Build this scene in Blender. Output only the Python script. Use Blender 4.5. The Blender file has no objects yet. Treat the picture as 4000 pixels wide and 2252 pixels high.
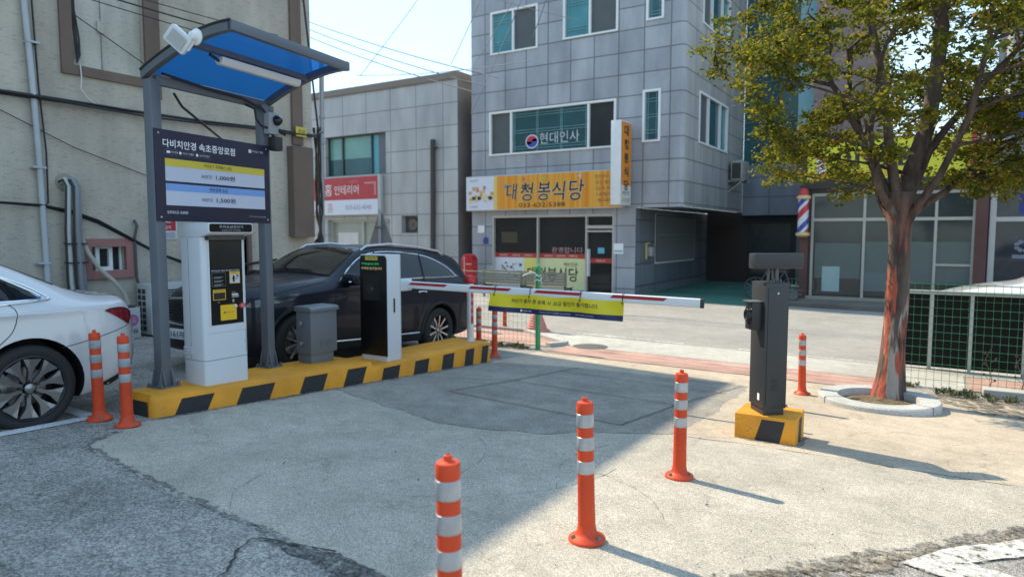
import bpy, bmesh, math, random
from mathutils import Vector, Matrix, geometry, noise
from mathutils.bvhtree import BVHTree

S = bpy.context.scene
COL = S.collection
R = math.radians
random.seed(7)

# ------------------------------------------------------------------ camera, sky, sun, exposure
# metres; +Y runs from the car park out to the road, +X across the entrance lane
cam_data = bpy.data.cameras.new("camera")
cam_data.lens = 24.0
cam_data.sensor_width = 36.0
cam_data.clip_end = 600
cam_data.dof.use_dof = True
cam_data.dof.focus_distance = 5.2
cam_data.dof.aperture_fstop = 1.7
cam = bpy.data.objects.new("camera", cam_data)
COL.objects.link(cam)
cam.location = (0, 0, 1.65)
cam.rotation_euler = (R(90 - 4.5), 0, R(32))
S.camera = cam

SUN_EL, SUN_TO = R(47.5), Vector((-0.99, 0.14))      # horizontal direction towards the sun
world = bpy.data.worlds.new("World")
S.world = world
world.use_nodes = True
wn = world.node_tree
sky = wn.nodes.new("ShaderNodeTexSky")
sky.sky_type = 'NISHITA'
sky.sun_disc = False
sky.sun_elevation = SUN_EL
sky.sun_rotation = math.atan2(SUN_TO.x, SUN_TO.y)
sky.air_density = 2.0
sky.dust_density = 0.1
sky.ozone_density = 2.0
sky_gamma = wn.nodes.new("ShaderNodeGamma")            # hazy spring sky: evener from horizon to zenith
sky_gamma.inputs[1].default_value = 0.35
sky_tint = wn.nodes.new("ShaderNodeMix"); sky_tint.data_type = 'RGBA'; sky_tint.blend_type = 'MULTIPLY'; sky_tint.clamp_result = False
sky_tint.inputs['Factor'].default_value = 1.0
sky_tint.inputs['B'].default_value = (1.22, 1.58, 1.95, 1)
wn.links.new(sky.outputs[0], sky_gamma.inputs[0]); wn.links.new(sky_gamma.outputs[0], sky_tint.inputs['A'])
wn.links.new(sky_tint.outputs['Result'], wn.nodes["Background"].inputs[0])
wn.nodes["Background"].inputs[1].default_value = 0.15

sun_data = bpy.data.lights.new("sun", 'SUN')
sun_data.energy = 2.45
sun_data.angle = R(0.5)
sun_data.color = (1.0, 0.86, 0.65)
sun = bpy.data.objects.new("sun", sun_data)
COL.objects.link(sun)
_d = Vector((-SUN_TO.x * math.cos(SUN_EL), -SUN_TO.y * math.cos(SUN_EL), -math.sin(SUN_EL)))
sun.rotation_euler = _d.to_track_quat('-Z', 'Y').to_euler()
sun.location = (-20, 5, 30)

S.view_settings.view_transform = 'Standard'
S.view_settings.look = 'None'
S.view_settings.exposure = 1.55
S.view_settings.gamma = 1.0
S.cycles.max_bounces = 6
S.cycles.transparent_max_bounces = 8

KINK, YBACK = 10.8, -6.0
def zg(x, y):
    return 0.24 - 0.0632 * max(YBACK, min(y, KINK)) - 0.0085 * x

# ------------------------------------------------------------------ materials
MATS = {}
def nodes_of(m):
    m.use_nodes = True
    nt = m.node_tree
    return nt, nt.nodes["Principled BSDF"]

def mat(name, col, rough=0.6, metal=0.0, var=0.12, vscale=5.0, bump=0.0, bscale=60.0, coat=0.0,
        emit=0.0, spec=0.5, var2=0.0, v2scale=0.7, trans=0.0, coords='Object', stretch=None, chips=None, chipcol=(.30, .29, .27), chipscale=16.0):
    if name in MATS: return MATS[name]
    m = bpy.data.materials.new(name)
    nt, b = nodes_of(m)
    b.inputs['Roughness'].default_value = rough
    b.inputs['Metallic'].default_value = metal
    b.inputs['Coat Weight'].default_value = coat
    b.inputs['Coat Roughness'].default_value = 0.04
    b.inputs['Specular IOR Level'].default_value = spec
    b.inputs['Transmission Weight'].default_value = trans
    tc = nt.nodes.new("ShaderNodeTexCoord")
    vec = tc.outputs[coords]
    if stretch:
        mp = nt.nodes.new("ShaderNodeMapping"); mp.inputs['Scale'].default_value = stretch
        nt.links.new(vec, mp.inputs['Vector']); vec = mp.outputs[0]
    def nz(scale, detail=4):
        n = nt.nodes.new("ShaderNodeTexNoise"); n.inputs['Scale'].default_value = scale
        n.inputs['Detail'].default_value = detail
        nt.links.new(vec, n.inputs['Vector']); return n
    n1 = nz(vscale)
    mx = nt.nodes.new("ShaderNodeMix"); mx.data_type = 'RGBA'
    mx.inputs['A'].default_value = tuple(c * (1 - var) for c in col) + (1,)
    mx.inputs['B'].default_value = tuple(min(1, c * (1 + var)) for c in col) + (1,)
    nt.links.new(n1.outputs['Fac'], mx.inputs['Factor'])
    out = mx.outputs['Result']
    if var2:
        n2 = nz(v2scale, 6)
        m2 = nt.nodes.new("ShaderNodeMix"); m2.data_type = 'RGBA'; m2.blend_type = 'MULTIPLY'
        rp = nt.nodes.new("ShaderNodeMapRange")
        rp.inputs['From Min'].default_value = 0.3; rp.inputs['From Max'].default_value = 0.7
        rp.inputs['To Min'].default_value = 1 - var2; rp.inputs['To Max'].default_value = 1 + var2 * 0.4
        nt.links.new(n2.outputs['Fac'], rp.inputs['Value'])
        m2.inputs['Factor'].default_value = 1.0
        nt.links.new(out, m2.inputs['A']); nt.links.new(rp.outputs[0], m2.inputs['B'])
        out = m2.outputs['Result']
    if chips:                                              # worn paint: small chips and scuffs
        n4 = nz(chipscale, 9); n4.inputs['Roughness'].default_value = .72
        rp = nt.nodes.new("ShaderNodeMapRange"); rp.inputs['From Min'].default_value = chips; rp.inputs['From Max'].default_value = chips + .035
        nt.links.new(n4.outputs['Fac'], rp.inputs['Value'])
        m3 = nt.nodes.new("ShaderNodeMix"); m3.data_type = 'RGBA'; nt.links.new(rp.outputs[0], m3.inputs['Factor'])
        nt.links.new(out, m3.inputs['A']); m3.inputs['B'].default_value = chipcol + (1,); out = m3.outputs['Result']
    nt.links.new(out, b.inputs['Base Color'])
    if emit:
        nt.links.new(out, b.inputs['Emission Color']); b.inputs['Emission Strength'].default_value = emit
    if bump:
        n3 = nz(bscale, 5)
        bp = nt.nodes.new("ShaderNodeBump"); bp.inputs['Strength'].default_value = bump
        bp.inputs['Distance'].default_value = 0.02
        nt.links.new(n3.outputs['Fac'], bp.inputs['Height']); nt.links.new(bp.outputs[0], b.inputs['Normal'])
    MATS[name] = m
    return m

def ground_mat(name, dark, light, agg=90.0, aggvar=0.5, stain=0.25, rough=0.9, bump=0.5, tint=None, fine=0.35, crackle=0.0, pits=0.0):
    """stone aggregate: speckle, fine grit, broad stains; world coordinates"""
    m = bpy.data.materials.new(name); MATS[name] = m
    nt, b = nodes_of(m); N = nt.nodes; L = nt.links
    b.inputs['Roughness'].default_value = rough
    b.inputs['Specular IOR Level'].default_value = 0.25
    g = N.new("ShaderNodeNewGeometry")
    def nz(sc, det=3, rgh=0.6):
        n = N.new("ShaderNodeTexNoise"); n.inputs['Scale'].default_value = sc; n.inputs['Detail'].default_value = det
        n.inputs['Roughness'].default_value = rgh
        L.new(g.outputs['Position'], n.inputs['Vector']); return n
    v = N.new("ShaderNodeTexVoronoi"); v.inputs['Scale'].default_value = agg
    L.new(g.outputs['Position'], v.inputs['Vector'])
    sep = N.new("ShaderNodeSeparateColor"); L.new(v.outputs['Color'], sep.inputs[0])
    mx = N.new("ShaderNodeMix"); mx.data_type = 'RGBA'
    mx.inputs['A'].default_value = dark + (1,); mx.inputs['B'].default_value = light + (1,)
    L.new(sep.outputs[0], mx.inputs['Factor'])
    out = mx.outputs['Result']
    def mul(fac_socket, lo, hi, fmin=0.3, fmax=0.7):
        nonlocal out
        rp = N.new("ShaderNodeMapRange"); rp.inputs['From Min'].default_value = fmin; rp.inputs['From Max'].default_value = fmax
        rp.inputs['To Min'].default_value = lo; rp.inputs['To Max'].default_value = hi
        L.new(fac_socket, rp.inputs['Value'])
        k = N.new("ShaderNodeMix"); k.data_type = 'RGBA'; k.blend_type = 'MULTIPLY'; k.inputs['Factor'].default_value = 1
        L.new(out, k.inputs['A']); L.new(rp.outputs[0], k.inputs['B']); out = k.outputs['Result']
    mul(nz(140, 3, .6).outputs['Fac'], 1 - fine, 1 + fine)
    mul(nz(7, 6, .75).outputs['Fac'], 1 - stain * .7, 1 + stain * .5)
    mul(nz(2.6, 7, .8).outputs['Fac'], 1 - stain * .8, 1 + stain * .4, .36, .60)
    mul(nz(.9, 6, .65).outputs['Fac'], 1 - stain, 1 + stain)
    if pits:                                  # lost stones: scattered small dark pits, sharp edged
        pv = N.new("ShaderNodeTexVoronoi"); pv.inputs['Scale'].default_value = 58; L.new(g.outputs['Position'], pv.inputs['Vector'])
        ps_ = N.new("ShaderNodeSeparateColor"); L.new(pv.outputs['Color'], ps_.inputs[0])
        p1 = N.new("ShaderNodeMath"); p1.operation = 'MULTIPLY_ADD'; L.new(ps_.outputs[1], p1.inputs[0]); p1.inputs[1].default_value = -.62; p1.inputs[2].default_value = .30
        p2 = N.new("ShaderNodeMath"); p2.operation = 'LESS_THAN'; L.new(pv.outputs['Distance'], p2.inputs[0]); L.new(p1.outputs[0], p2.inputs[1])
        mul(p2.outputs[0], 1, 1 - pits, 0, 1)
    if tint:
        k = N.new("ShaderNodeMix"); k.data_type = 'RGBA'; k.blend_type = 'MULTIPLY'
        L.new(nz(.5, 4).outputs['Fac'], k.inputs['Factor']); L.new(out, k.inputs['A']); k.inputs['B'].default_value = tint + (1,)
        out = k.outputs['Result']
    if crackle:                              # hairline cracking, broken up by a broad mask
        w = N.new("ShaderNodeTexVoronoi"); w.feature = 'DISTANCE_TO_EDGE'; w.inputs['Scale'].default_value = 1.1
        ad = N.new("ShaderNodeVectorMath"); ad.operation = 'MULTIPLY_ADD'
        L.new(nz(2.2, 5).outputs['Color'], ad.inputs[0]); ad.inputs[1].default_value = (.55, .55, .1); L.new(g.outputs['Position'], ad.inputs[2])
        L.new(ad.outputs[0], w.inputs['Vector'])
        lt = N.new("ShaderNodeMapRange"); lt.inputs['From Min'].default_value = 0.002; lt.inputs['From Max'].default_value = .012
        lt.inputs['To Min'].default_value = 1 - crackle; lt.inputs['To Max'].default_value = 1
        L.new(w.outputs['Distance'], lt.inputs['Value'])
        mk = N.new("ShaderNodeMath"); mk.operation = 'MAXIMUM'; L.new(lt.outputs[0], mk.inputs[0])
        mr = N.new("ShaderNodeMapRange"); mr.inputs['From Min'].default_value = .42; mr.inputs['From Max'].default_value = .56
        L.new(nz(.7, 3).outputs['Fac'], mr.inputs['Value']); L.new(mr.outputs[0], mk.inputs[1])
        k = N.new("ShaderNodeMix"); k.data_type = 'RGBA'; k.blend_type = 'MULTIPLY'; k.inputs['Factor'].default_value = 1
        L.new(out, k.inputs['A']); L.new(mk.outputs[0], k.inputs['B']); out = k.outputs['Result']
    L.new(out, b.inputs['Base Color'])
    ad = N.new("ShaderNodeMath"); ad.operation = 'ADD'
    L.new(v.outputs['Distance'], ad.inputs[0]); L.new(nz(90, 4, .6).outputs['Fac'], ad.inputs[1])
    bp = N.new("ShaderNodeBump"); bp.inputs['Strength'].default_value = bump; bp.inputs['Distance'].default_value = .008
    L.new(ad.outputs[0], bp.inputs['Height']); L.new(bp.outputs[0], b.inputs['Normal'])
    return m

def ragged(m, scale, lo, hi):
    """lets the surface below show through in a broken, worn pattern"""
    nt = m.node_tree; N = nt.nodes; L = nt.links; b = N["Principled BSDF"]
    g = N.new("ShaderNodeNewGeometry"); n = N.new("ShaderNodeTexNoise"); n.inputs['Scale'].default_value = scale; n.inputs['Detail'].default_value = 8; n.inputs['Roughness'].default_value = .75
    L.new(g.outputs['Position'], n.inputs['Vector'])
    r = N.new("ShaderNodeMapRange"); r.inputs['From Min'].default_value = lo; r.inputs['From Max'].default_value = hi; L.new(n.outputs['Fac'], r.inputs['Value'])
    t = N.new("ShaderNodeBsdfTransparent"); x = N.new("ShaderNodeMixShader"); L.new(r.outputs[0], x.inputs[0]); L.new(b.outputs[0], x.inputs[1]); L.new(t.outputs[0], x.inputs[2])
    L.new(x.outputs[0], N["Material Output"].inputs[0]); return m

def tile_mat(name, axis, w, h, a, bcol, mortar, msize=0.012, rough=0.55, offset=0.0, grime=0.25, shift=(0, 0), bump=.4, speck=0.15, bias=0.0):
    """stone panels / bricks on a wall (axis x or y) or floor (axis f); world coordinates"""
    m = bpy.data.materials.new(name); MATS[name] = m
    nt, b = nodes_of(m); N = nt.nodes; L = nt.links
    b.inputs['Roughness'].default_value = rough
    g = N.new("ShaderNodeNewGeometry"); sp = N.new("ShaderNodeSeparateXYZ"); L.new(g.outputs['Position'], sp.inputs[0])
    cb = N.new("ShaderNodeCombineXYZ")
    L.new(sp.outputs[{'x': 0, 'y': 1, 'f': 0}[axis]], cb.inputs[0]); L.new(sp.outputs[{'x': 2, 'y': 2, 'f': 1}[axis]], cb.inputs[1])
    mp = N.new("ShaderNodeMapping"); mp.inputs['Location'].default_value = (shift[0], shift[1], 0); L.new(cb.outputs[0], mp.inputs['Vector'])
    br = N.new("ShaderNodeTexBrick"); L.new(mp.outputs[0], br.inputs['Vector'])
    br.offset = offset; br.squash = 1.0
    br.inputs['Scale'].default_value = 1.0; br.inputs['Brick Width'].default_value = w; br.inputs['Row Height'].default_value = h
    br.inputs['Mortar Size'].default_value = msize; br.inputs['Mortar Smooth'].default_value = .15; br.inputs['Bias'].default_value = bias
    br.inputs['Color1'].default_value = a + (1,); br.inputs['Color2'].default_value = bcol + (1,); br.inputs['Mortar'].default_value = mortar + (1,)
    out = br.outputs['Color']
    def mul(src, lo, hi, fmin=.3, fmax=.7):
        nonlocal out
        rp = N.new("ShaderNodeMapRange"); rp.inputs['From Min'].default_value = fmin; rp.inputs['From Max'].default_value = fmax
        rp.inputs['To Min'].default_value = lo; rp.inputs['To Max'].default_value = hi; L.new(src, rp.inputs['Value'])
        k = N.new("ShaderNodeMix"); k.data_type = 'RGBA'; k.blend_type = 'MULTIPLY'; k.inputs['Factor'].default_value = 1
        L.new(out, k.inputs['A']); L.new(rp.outputs[0], k.inputs['B']); out = k.outputs['Result']
    n = N.new("ShaderNodeTexNoise"); n.inputs['Scale'].default_value = 1.6; n.inputs['Detail'].default_value = 6
    ms = N.new("ShaderNodeMapping"); ms.inputs['Scale'].default_value = (1, .25, 1) if axis != 'f' else (1, 1, 1)
    L.new(mp.outputs[0], ms.inputs['Vector']); L.new(ms.outputs[0], n.inputs['Vector']); mul(n.outputs['Fac'], 1 - grime, 1 + grime * .5)
    n2 = N.new("ShaderNodeTexNoise"); n2.inputs['Scale'].default_value = 55; n2.inputs['Detail'].default_value = 3
    L.new(g.outputs['Position'], n2.inputs['Vector']); mul(n2.outputs['Fac'], 1 - speck, 1 + speck)
    L.new(out, b.inputs['Base Color'])
    bp = N.new("ShaderNodeBump"); bp.invert = True; bp.inputs['Strength'].default_value = bump; bp.inputs['Distance'].default_value = .01
    L.new(br.outputs['Fac'], bp.inputs['Height']); L.new(bp.outputs[0], b.inputs['Normal'])
    return m

def stucco_mat(name, col, stainy=.3):
    m = bpy.data.materials.new(name); MATS[name] = m
    nt, b = nodes_of(m); N = nt.nodes; L = nt.links
    b.inputs['Roughness'].default_value = .9; b.inputs['Specular IOR Level'].default_value = .2
    g = N.new("ShaderNodeNewGeometry")
    def nz(sc, det, scale=(1, 1, 1), rg=.6):
        mp = N.new("ShaderNodeMapping"); mp.inputs['Scale'].default_value = scale; L.new(g.outputs['Position'], mp.inputs['Vector'])
        n = N.new("ShaderNodeTexNoise"); n.inputs['Scale'].default_value = sc; n.inputs['Detail'].default_value = det; n.inputs['Roughness'].default_value = rg
        L.new(mp.outputs[0], n.inputs['Vector']); return n
    out = None
    rgb = N.new("ShaderNodeRGB"); rgb.outputs[0].default_value = col + (1,); out = rgb.outputs[0]
    def mul(src, lo, hi, fmin=.35, fmax=.65, colr=None):
        nonlocal out
        rp = N.new("ShaderNodeMapRange"); rp.inputs['From Min'].default_value = fmin; rp.inputs['From Max'].default_value = fmax
        rp.inputs['To Min'].default_value = lo; rp.inputs['To Max'].default_value = hi; L.new(src, rp.inputs['Value'])
        k = N.new("ShaderNodeMix"); k.data_type = 'RGBA'; k.blend_type = 'MULTIPLY'; k.inputs['Factor'].default_value = 1
        L.new(out, k.inputs['A']); L.new(rp.outputs[0], k.inputs['B']); out = k.outputs['Result']
    mul(nz(2.2, 6, (1, 1, .22)).outputs['Fac'], 1 - stainy * .6, 1 + stainy * .3)     # rain streaks
    mul(nz(.5, 4).outputs['Fac'], .86, 1.1)
    pits = nz(15, 5, (1, .6, 2.2), .6)                                            # trowelled pits, wider than tall
    mul(pits.outputs['Fac'], .82, 1.0, .36, .45)
    mul(nz(70, 3).outputs['Fac'], .85, 1.12)
    L.new(out, b.inputs['Base Color'])
    bp = N.new("ShaderNodeBump"); bp.inputs['Strength'].default_value = .45; bp.inputs['Distance'].default_value = .01
    L.new(pits.outputs['Fac'], bp.inputs['Height']); L.new(bp.outputs[0], b.inputs['Normal'])
    return m

# ------------------------------------------------------------------ mesh helpers
class Fr:
    """a local frame: o + u*U + v*V + d*N"""
    def __init__(s, o=(0, 0, 0), U=(1, 0, 0), V=(0, 0, 1), N=None):
        s.o, s.U, s.V = Vector(o), Vector(U).normalized(), Vector(V).normalized()
        s.N = Vector(N).normalized() if N else s.U.cross(s.V).normalized()
    def p(s, u, v, d=0): return s.o + s.U * u + s.V * v + s.N * d
ID = Fr((0, 0, 0), (1, 0, 0), (0, 1, 0), (0, 0, 1))

class M:
    def __init__(s): s.bm = bmesh.new(); s.k = 0
    def face(s, pts, mi=0):
        f = s.bm.faces.new([s.bm.verts.new(p) for p in pts]); f.material_index = mi; return f
    def box(s, fr, u0, u1, v0, v1, d0, d1, mi=0, bev=0, taper=None):
        if u0 > u1: u0, u1 = u1, u0
        if v0 > v1: v0, v1 = v1, v0
        if d0 > d1: d0, d1 = d1, d0
        P = [fr.p(u, v, d) for d in (d0, d1) for v in (v0, v1) for u in (u0, u1)]
        vs = [s.bm.verts.new(p) for p in P]
        fs = []
        for q in ((0, 2, 3, 1), (4, 5, 7, 6), (0, 1, 5, 4), (2, 6, 7, 3), (0, 4, 6, 2), (1, 3, 7, 5)):
            f = s.bm.faces.new([vs[i] for i in q]); f.material_index = mi; fs.append(f)
        bmesh.ops.recalc_face_normals(s.bm, faces=fs)
        if bev:
            es = list({e for f in fs for e in f.edges})
            bmesh.ops.bevel(s.bm, geom=es, offset=bev, segments=2, profile=.6, affect='EDGES', material=mi)
        return s
    def prism(s, fr, poly, d0, d1, mi=0, bev=0):
        a = [s.bm.verts.new(fr.p(u, v, d0)) for u, v in poly]; b = [s.bm.verts.new(fr.p(u, v, d1)) for u, v in poly]
        n = len(poly); fs = [s.bm.faces.new(a[::-1]), s.bm.faces.new(b)]
        for i in range(n): fs.append(s.bm.faces.new([a[i], a[(i + 1) % n], b[(i + 1) % n], b[i]]))
        for f in fs: f.material_index = mi
        bmesh.ops.recalc_face_normals(s.bm, faces=fs)
        if bev:
            es = list({e for f in fs for e in f.edges})
            bmesh.ops.bevel(s.bm, geom=es, offset=bev, segments=2, profile=.6, affect='EDGES', material=mi)
        return s
    def flat(s, fr, poly, d=0, mi=0):
        s.face([fr.p(u, v, d) for u, v in poly], mi); return s
    def rect(s, fr, u0, u1, v0, v1, d=0, mi=0):
        return s.flat(fr, [(u0, v0), (u1, v0), (u1, v1), (u0, v1)], d, mi)
    def tube(s, pts, r, n=8, mi=0, cap=True):
        pts = [Vector(p) for p in pts]; m = len(pts)
        rs = r if isinstance(r, (list, tuple)) else [r] * m
        rings = []; up = Vector((0, 0, 1))
        ref = None
        for i, p in enumerate(pts):
            t = (pts[min(i + 1, m - 1)] - pts[max(i - 1, 0)])
            if t.length < 1e-9: t = up.copy()
            t.normalize()
            if ref is None:
                ref = t.cross(up if abs(t.z) < .9 else Vector((1, 0, 0))).normalized()
            ref = (ref - t * ref.dot(t))
            if ref.length < 1e-6: ref = t.cross(Vector((1, 0.3, 0)))
            ref.normalize(); b = t.cross(ref)
            rings.append([s.bm.verts.new(p + (ref * math.cos(2 * math.pi * k / n) + b * math.sin(2 * math.pi * k / n)) * rs[i]) for k in range(n)])
        fs = []
        for i in range(m - 1):
            for k in range(n):
                fs.append(s.bm.faces.new([rings[i][k], rings[i][(k + 1) % n], rings[i + 1][(k + 1) % n], rings[i + 1][k]]))
        if cap: fs += [s.bm.faces.new(rings[0]), s.bm.faces.new(rings[-1][::-1])]
        for f in fs: f.material_index = mi
        bmesh.ops.recalc_face_normals(s.bm, faces=fs)
        return s
    def lathe(s, prof, o=(0, 0, 0), axis='Z', n=24, mi=0, cap=False):
        o = Vector(o)
        A = {'Z': (Vector((1, 0, 0)), Vector((0, 1, 0)), Vector((0, 0, 1))), 'X': (Vector((0, 1, 0)), Vector((0, 0, 1)), Vector((1, 0, 0))),
             'Y': (Vector((0, 0, 1)), Vector((1, 0, 0)), Vector((0, 1, 0)))}[axis] if isinstance(axis, str) else axis
        rings = []
        for r, z in prof:
            if r < 1e-6: rings.append([s.bm.verts.new(o + A[2] * z)])
            else: rings.append([s.bm.verts.new(o + A[2] * z + (A[0] * math.cos(2 * math.pi * k / n) + A[1] * math.sin(2 * math.pi * k / n)) * r) for k in range(n)])
        fs = []
        for a, b in zip(rings, rings[1:]):
            for k in range(n):
                k2 = (k + 1) % n
                if len(a) == 1 and len(b) == 1: continue
                if len(a) == 1: q = [a[0], b[k2], b[k]]
                elif len(b) == 1: q = [a[k], a[k2], b[0]]
                else: q = [a[k], a[k2], b[k2], b[k]]
                fs.append(s.bm.faces.new(q))
        for f in fs: f.material_index = mi
        return s
    def cyl(s, p0, p1, r, n=16, mi=0): return s.tube([p0, p1], r, n, mi)
    def obj(s, name, mats, parent=None, smooth=40, loc=None):
        me = bpy.data.meshes.new(name)
        base = Vector(loc) if loc is not None else (wl(parent) if parent else Vector((0, 0, 0)))
        s.bm.transform(Matrix.Translation(-base))
        s.bm.to_mesh(me); s.bm.free()
        for m in (mats if isinstance(mats, (list, tuple)) else [mats]): me.materials.append(m)
        if smooth:
            me.polygons.foreach_set('use_smooth', [True] * len(me.polygons)); me.set_sharp_from_angle(angle=R(smooth))
        o = bpy.data.objects.new(name, me); COL.objects.link(o)
        if parent: o.parent = parent
        elif loc is not None: o.location = loc
        return o

def wl(o):
    v = Vector((0, 0, 0))
    while o: v += o.location; o = o.parent
    return v
def tag(o, label, cat, group=None, kind=None):
    o['label'] = label; o['category'] = cat
    if group: o['group'] = group
    if kind: o['kind'] = kind
    return o
def thing(name, label, cat, loc=(0, 0, 0), group=None):
    o = bpy.data.objects.new(name, None); o.empty_display_size = .1; COL.objects.link(o); o.location = loc
    return tag(o, label, cat, group)
def struct(o, label=None):
    o['kind'] = 'structure'
    if label: o['label'] = label
    return o
def copy_tree(o, loc, parent=None):
    c = o.copy(); COL.objects.link(c); c.parent = parent
    if loc is not None: c.location = loc
    for ch in list(o.children): copy_tree(ch, None, c)
    return c

def text(fr, body, u, v, h, d, m, parent, name='lettering', w=None, align='CENTER', bold=0.0, vert=False, wide=None, ital=0.0):
    """real lettering: h = line height of the glyphs, w = optional total width to fit"""
    cu = bpy.data.curves.new(name, 'FONT'); cu.body = body; cu.align_x = align; cu.align_y = 'CENTER'; cu.size = 1.0
    cu.resolution_u = 2; cu.offset = bold; cu.shear = ital
    if vert: cu.space_line = 1.0
    t = bpy.data.objects.new('tmp', cu); COL.objects.link(t)
    dg = bpy.context.evaluated_depsgraph_get(); dg.update()
    me = bpy.data.meshes.new_from_object(t.evaluated_get(dg))
    bpy.data.objects.remove(t); bpy.data.curves.remove(cu)
    xs = [q.co.x for q in me.vertices]; ys = [q.co.y for q in me.vertices]
    if not xs: return None
    cx = {'CENTER': (min(xs) + max(xs)) / 2, 'LEFT': min(xs), 'RIGHT': max(xs)}[align]; cy = (min(ys) + max(ys)) / 2
    sy = h / (max(ys) - min(ys)); sx = w / (max(xs) - min(xs)) if w else sy
    base = wl(parent) if parent else Vector((0, 0, 0))
    for q in me.vertices: q.co = fr.p(u + (q.co.x - cx) * sx, v + (q.co.y - cy) * sy, d) - base
    me.materials.clear(); me.materials.append(m); me.name = name
    o = bpy.data.objects.new(name, me); COL.objects.link(o)
    if parent: o.parent = parent
    return o

def sag(a, b, s, n=14):
    a, b = Vector(a), Vector(b)
    return [a.lerp(b, i / n) - Vector((0, 0, s * 4 * (i / n) * (1 - i / n))) for i in range(n + 1)]
def rrect(u0, u1, v0, v1, r, n=4):
    P = []
    for cx, cy, a0 in ((u1 - r, v1 - r, 0), (u0 + r, v1 - r, 90), (u0 + r, v0 + r, 180), (u1 - r, v0 + r, 270)):
        for i in range(n + 1):
            a = R(a0 + 90 * i / n); P.append((cx + r * math.cos(a), cy + r * math.sin(a)))
    return P

def wall(m, fr, u0, u1, v0, v1, holes, depth=.12, mi=0, rmi=None):
    """a wall face with real openings and reveals"""
    us = sorted({u0, u1, *[h[0] for h in holes], *[h[1] for h in holes]}); vs = sorted({v0, v1, *[h[2] for h in holes], *[h[3] for h in holes]})
    for a, b in zip(us, us[1:]):
        for c, e in zip(vs, vs[1:]):
            um, vm = (a + b) / 2, (c + e) / 2
            if any(h[0] < um < h[1] and h[2] < vm < h[3] for h in holes): continue
            m.rect(fr, a, b, c, e, 0, mi)
    r = mi if rmi is None else rmi
    for a, b, c, e in holes:
        for (p, q) in (((a, c), (b, c)), ((b, c), (b, e)), ((b, e), (a, e)), ((a, e), (a, c))):
            m.face([fr.p(*p, 0), fr.p(*q, 0), fr.p(*q, -depth), fr.p(*p, -depth)], r)

# ================================================================== THE GROUND
ASPH = ground_mat("lot_asphalt", (.18, .168, .15), (.45, .43, .39), agg=85, stain=.24, bump=1.0, fine=.5, crackle=.4, pits=.5)
CONC = ground_mat("pale_concrete", (.315, .288, .24), (.525, .485, .405), agg=150, stain=.15, bump=.6, fine=.42, crackle=.16, pits=.3)
PATCH = ground_mat("patch_asphalt", (.215, .198, .172), (.39, .365, .32), agg=140, stain=.2, bump=.6, fine=.45, pits=.35)
TAN = ground_mat("tan_concrete", (.37, .315, .245), (.50, .43, .335), agg=110, stain=.16, bump=.4, fine=.26, crackle=.2, pits=.18)
ROAD = ground_mat("road_asphalt", (.25, .237, .216), (.34, .325, .295), agg=70, stain=.12, bump=.5, fine=.15)
GUTTER = ground_mat("gutter_concrete", (.36, .35, .31), (.47, .455, .40), agg=80, stain=.15, bump=.3, fine=.12)
DIRT = ground_mat("gritty_dirt", (.10, .085, .065), (.34, .30, .24), agg=42, stain=.4, bump=1.0, fine=.5)
ragged(DIRT, 9, .46, .53)
BRICKPAVE = tile_mat("red_paving", 'f', .23, .115, (.40, .225, .18), (.47, .29, .235), (.36, .27, .22), msize=.008, rough=.85, offset=.5, grime=.28, speck=.2)
PAINTW = ragged(ground_mat("road_paint", (.36, .35, .32), (.62, .61, .57), agg=60, stain=.3, bump=.3, fine=.18), 13, .53, .60)
CRACK = ragged(mat("crack_black", (.045, .043, .04), rough=.95, var=.3), 6, .60, .68)

def gp(x, y, dz=0): return Vector((x, y, zg(x, y) + dz))
def jag(poly, amp, step=.12, keep=()):
    """roughen an outline as hand-laid concrete and broken asphalt are"""
    out = []
    for i, (a, b) in enumerate(zip(poly, poly[1:] + poly[:1])):
        L = math.dist(a, b); n = max(1, int(L / step)) if i not in keep else 1
        for k in range(n):
            t = k / n; x = a[0] + (b[0] - a[0]) * t; y = a[1] + (b[1] - a[1]) * t
            if i not in keep and n > 1:
                f = amp if k else amp * .4
                x += f * noise.noise((x * 3.1, y * 3.1, 1.7)) * 1.6 + random.uniform(-.2, .2) * amp
                y += f * noise.noise((x * 3.1, y * 3.1, 9.7)) * 1.6 + random.uniform(-.2, .2) * amp
            out.append((x, y))
    return out
def sheet(name, poly, dz, m):
    k = M(); cs = [Vector((x, y)) for x, y in poly]; n = len(cs)
    v, e, f, *_ = geometry.delaunay_2d_cdt(cs, [(i, (i + 1) % n) for i in range(n)], [], 1, 1e-5)
    vs = [k.bm.verts.new(gp(p.x, p.y, dz)) for p in v]
    for t in f:
        a = [vs[i] for i in t]
        if (a[1].co - a[0].co).cross(a[2].co - a[0].co).z < 0: a.reverse()
        k.bm.faces.new(a)
    return struct(k.obj(name, m, smooth=0))
def ribbon(m, pts, w, dz):
    """a thin line lying on the ground (w may vary along it)"""
    P = [Vector(p) for p in pts]
    L = []; Rr = []
    for i, p in enumerate(P):
        t = (P[min(i + 1, len(P) - 1)] - P[max(i - 1, 0)]).normalized(); n = Vector((-t.y, t.x))
        ww = (w[i] if isinstance(w, list) else w) * .5
        L.append(gp(*(p + n * ww), dz)); Rr.append(gp(*(p - n * ww), dz))
    for i in range(len(P) - 1): m.face([L[i], Rr[i], Rr[i + 1], L[i + 1]])
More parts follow.
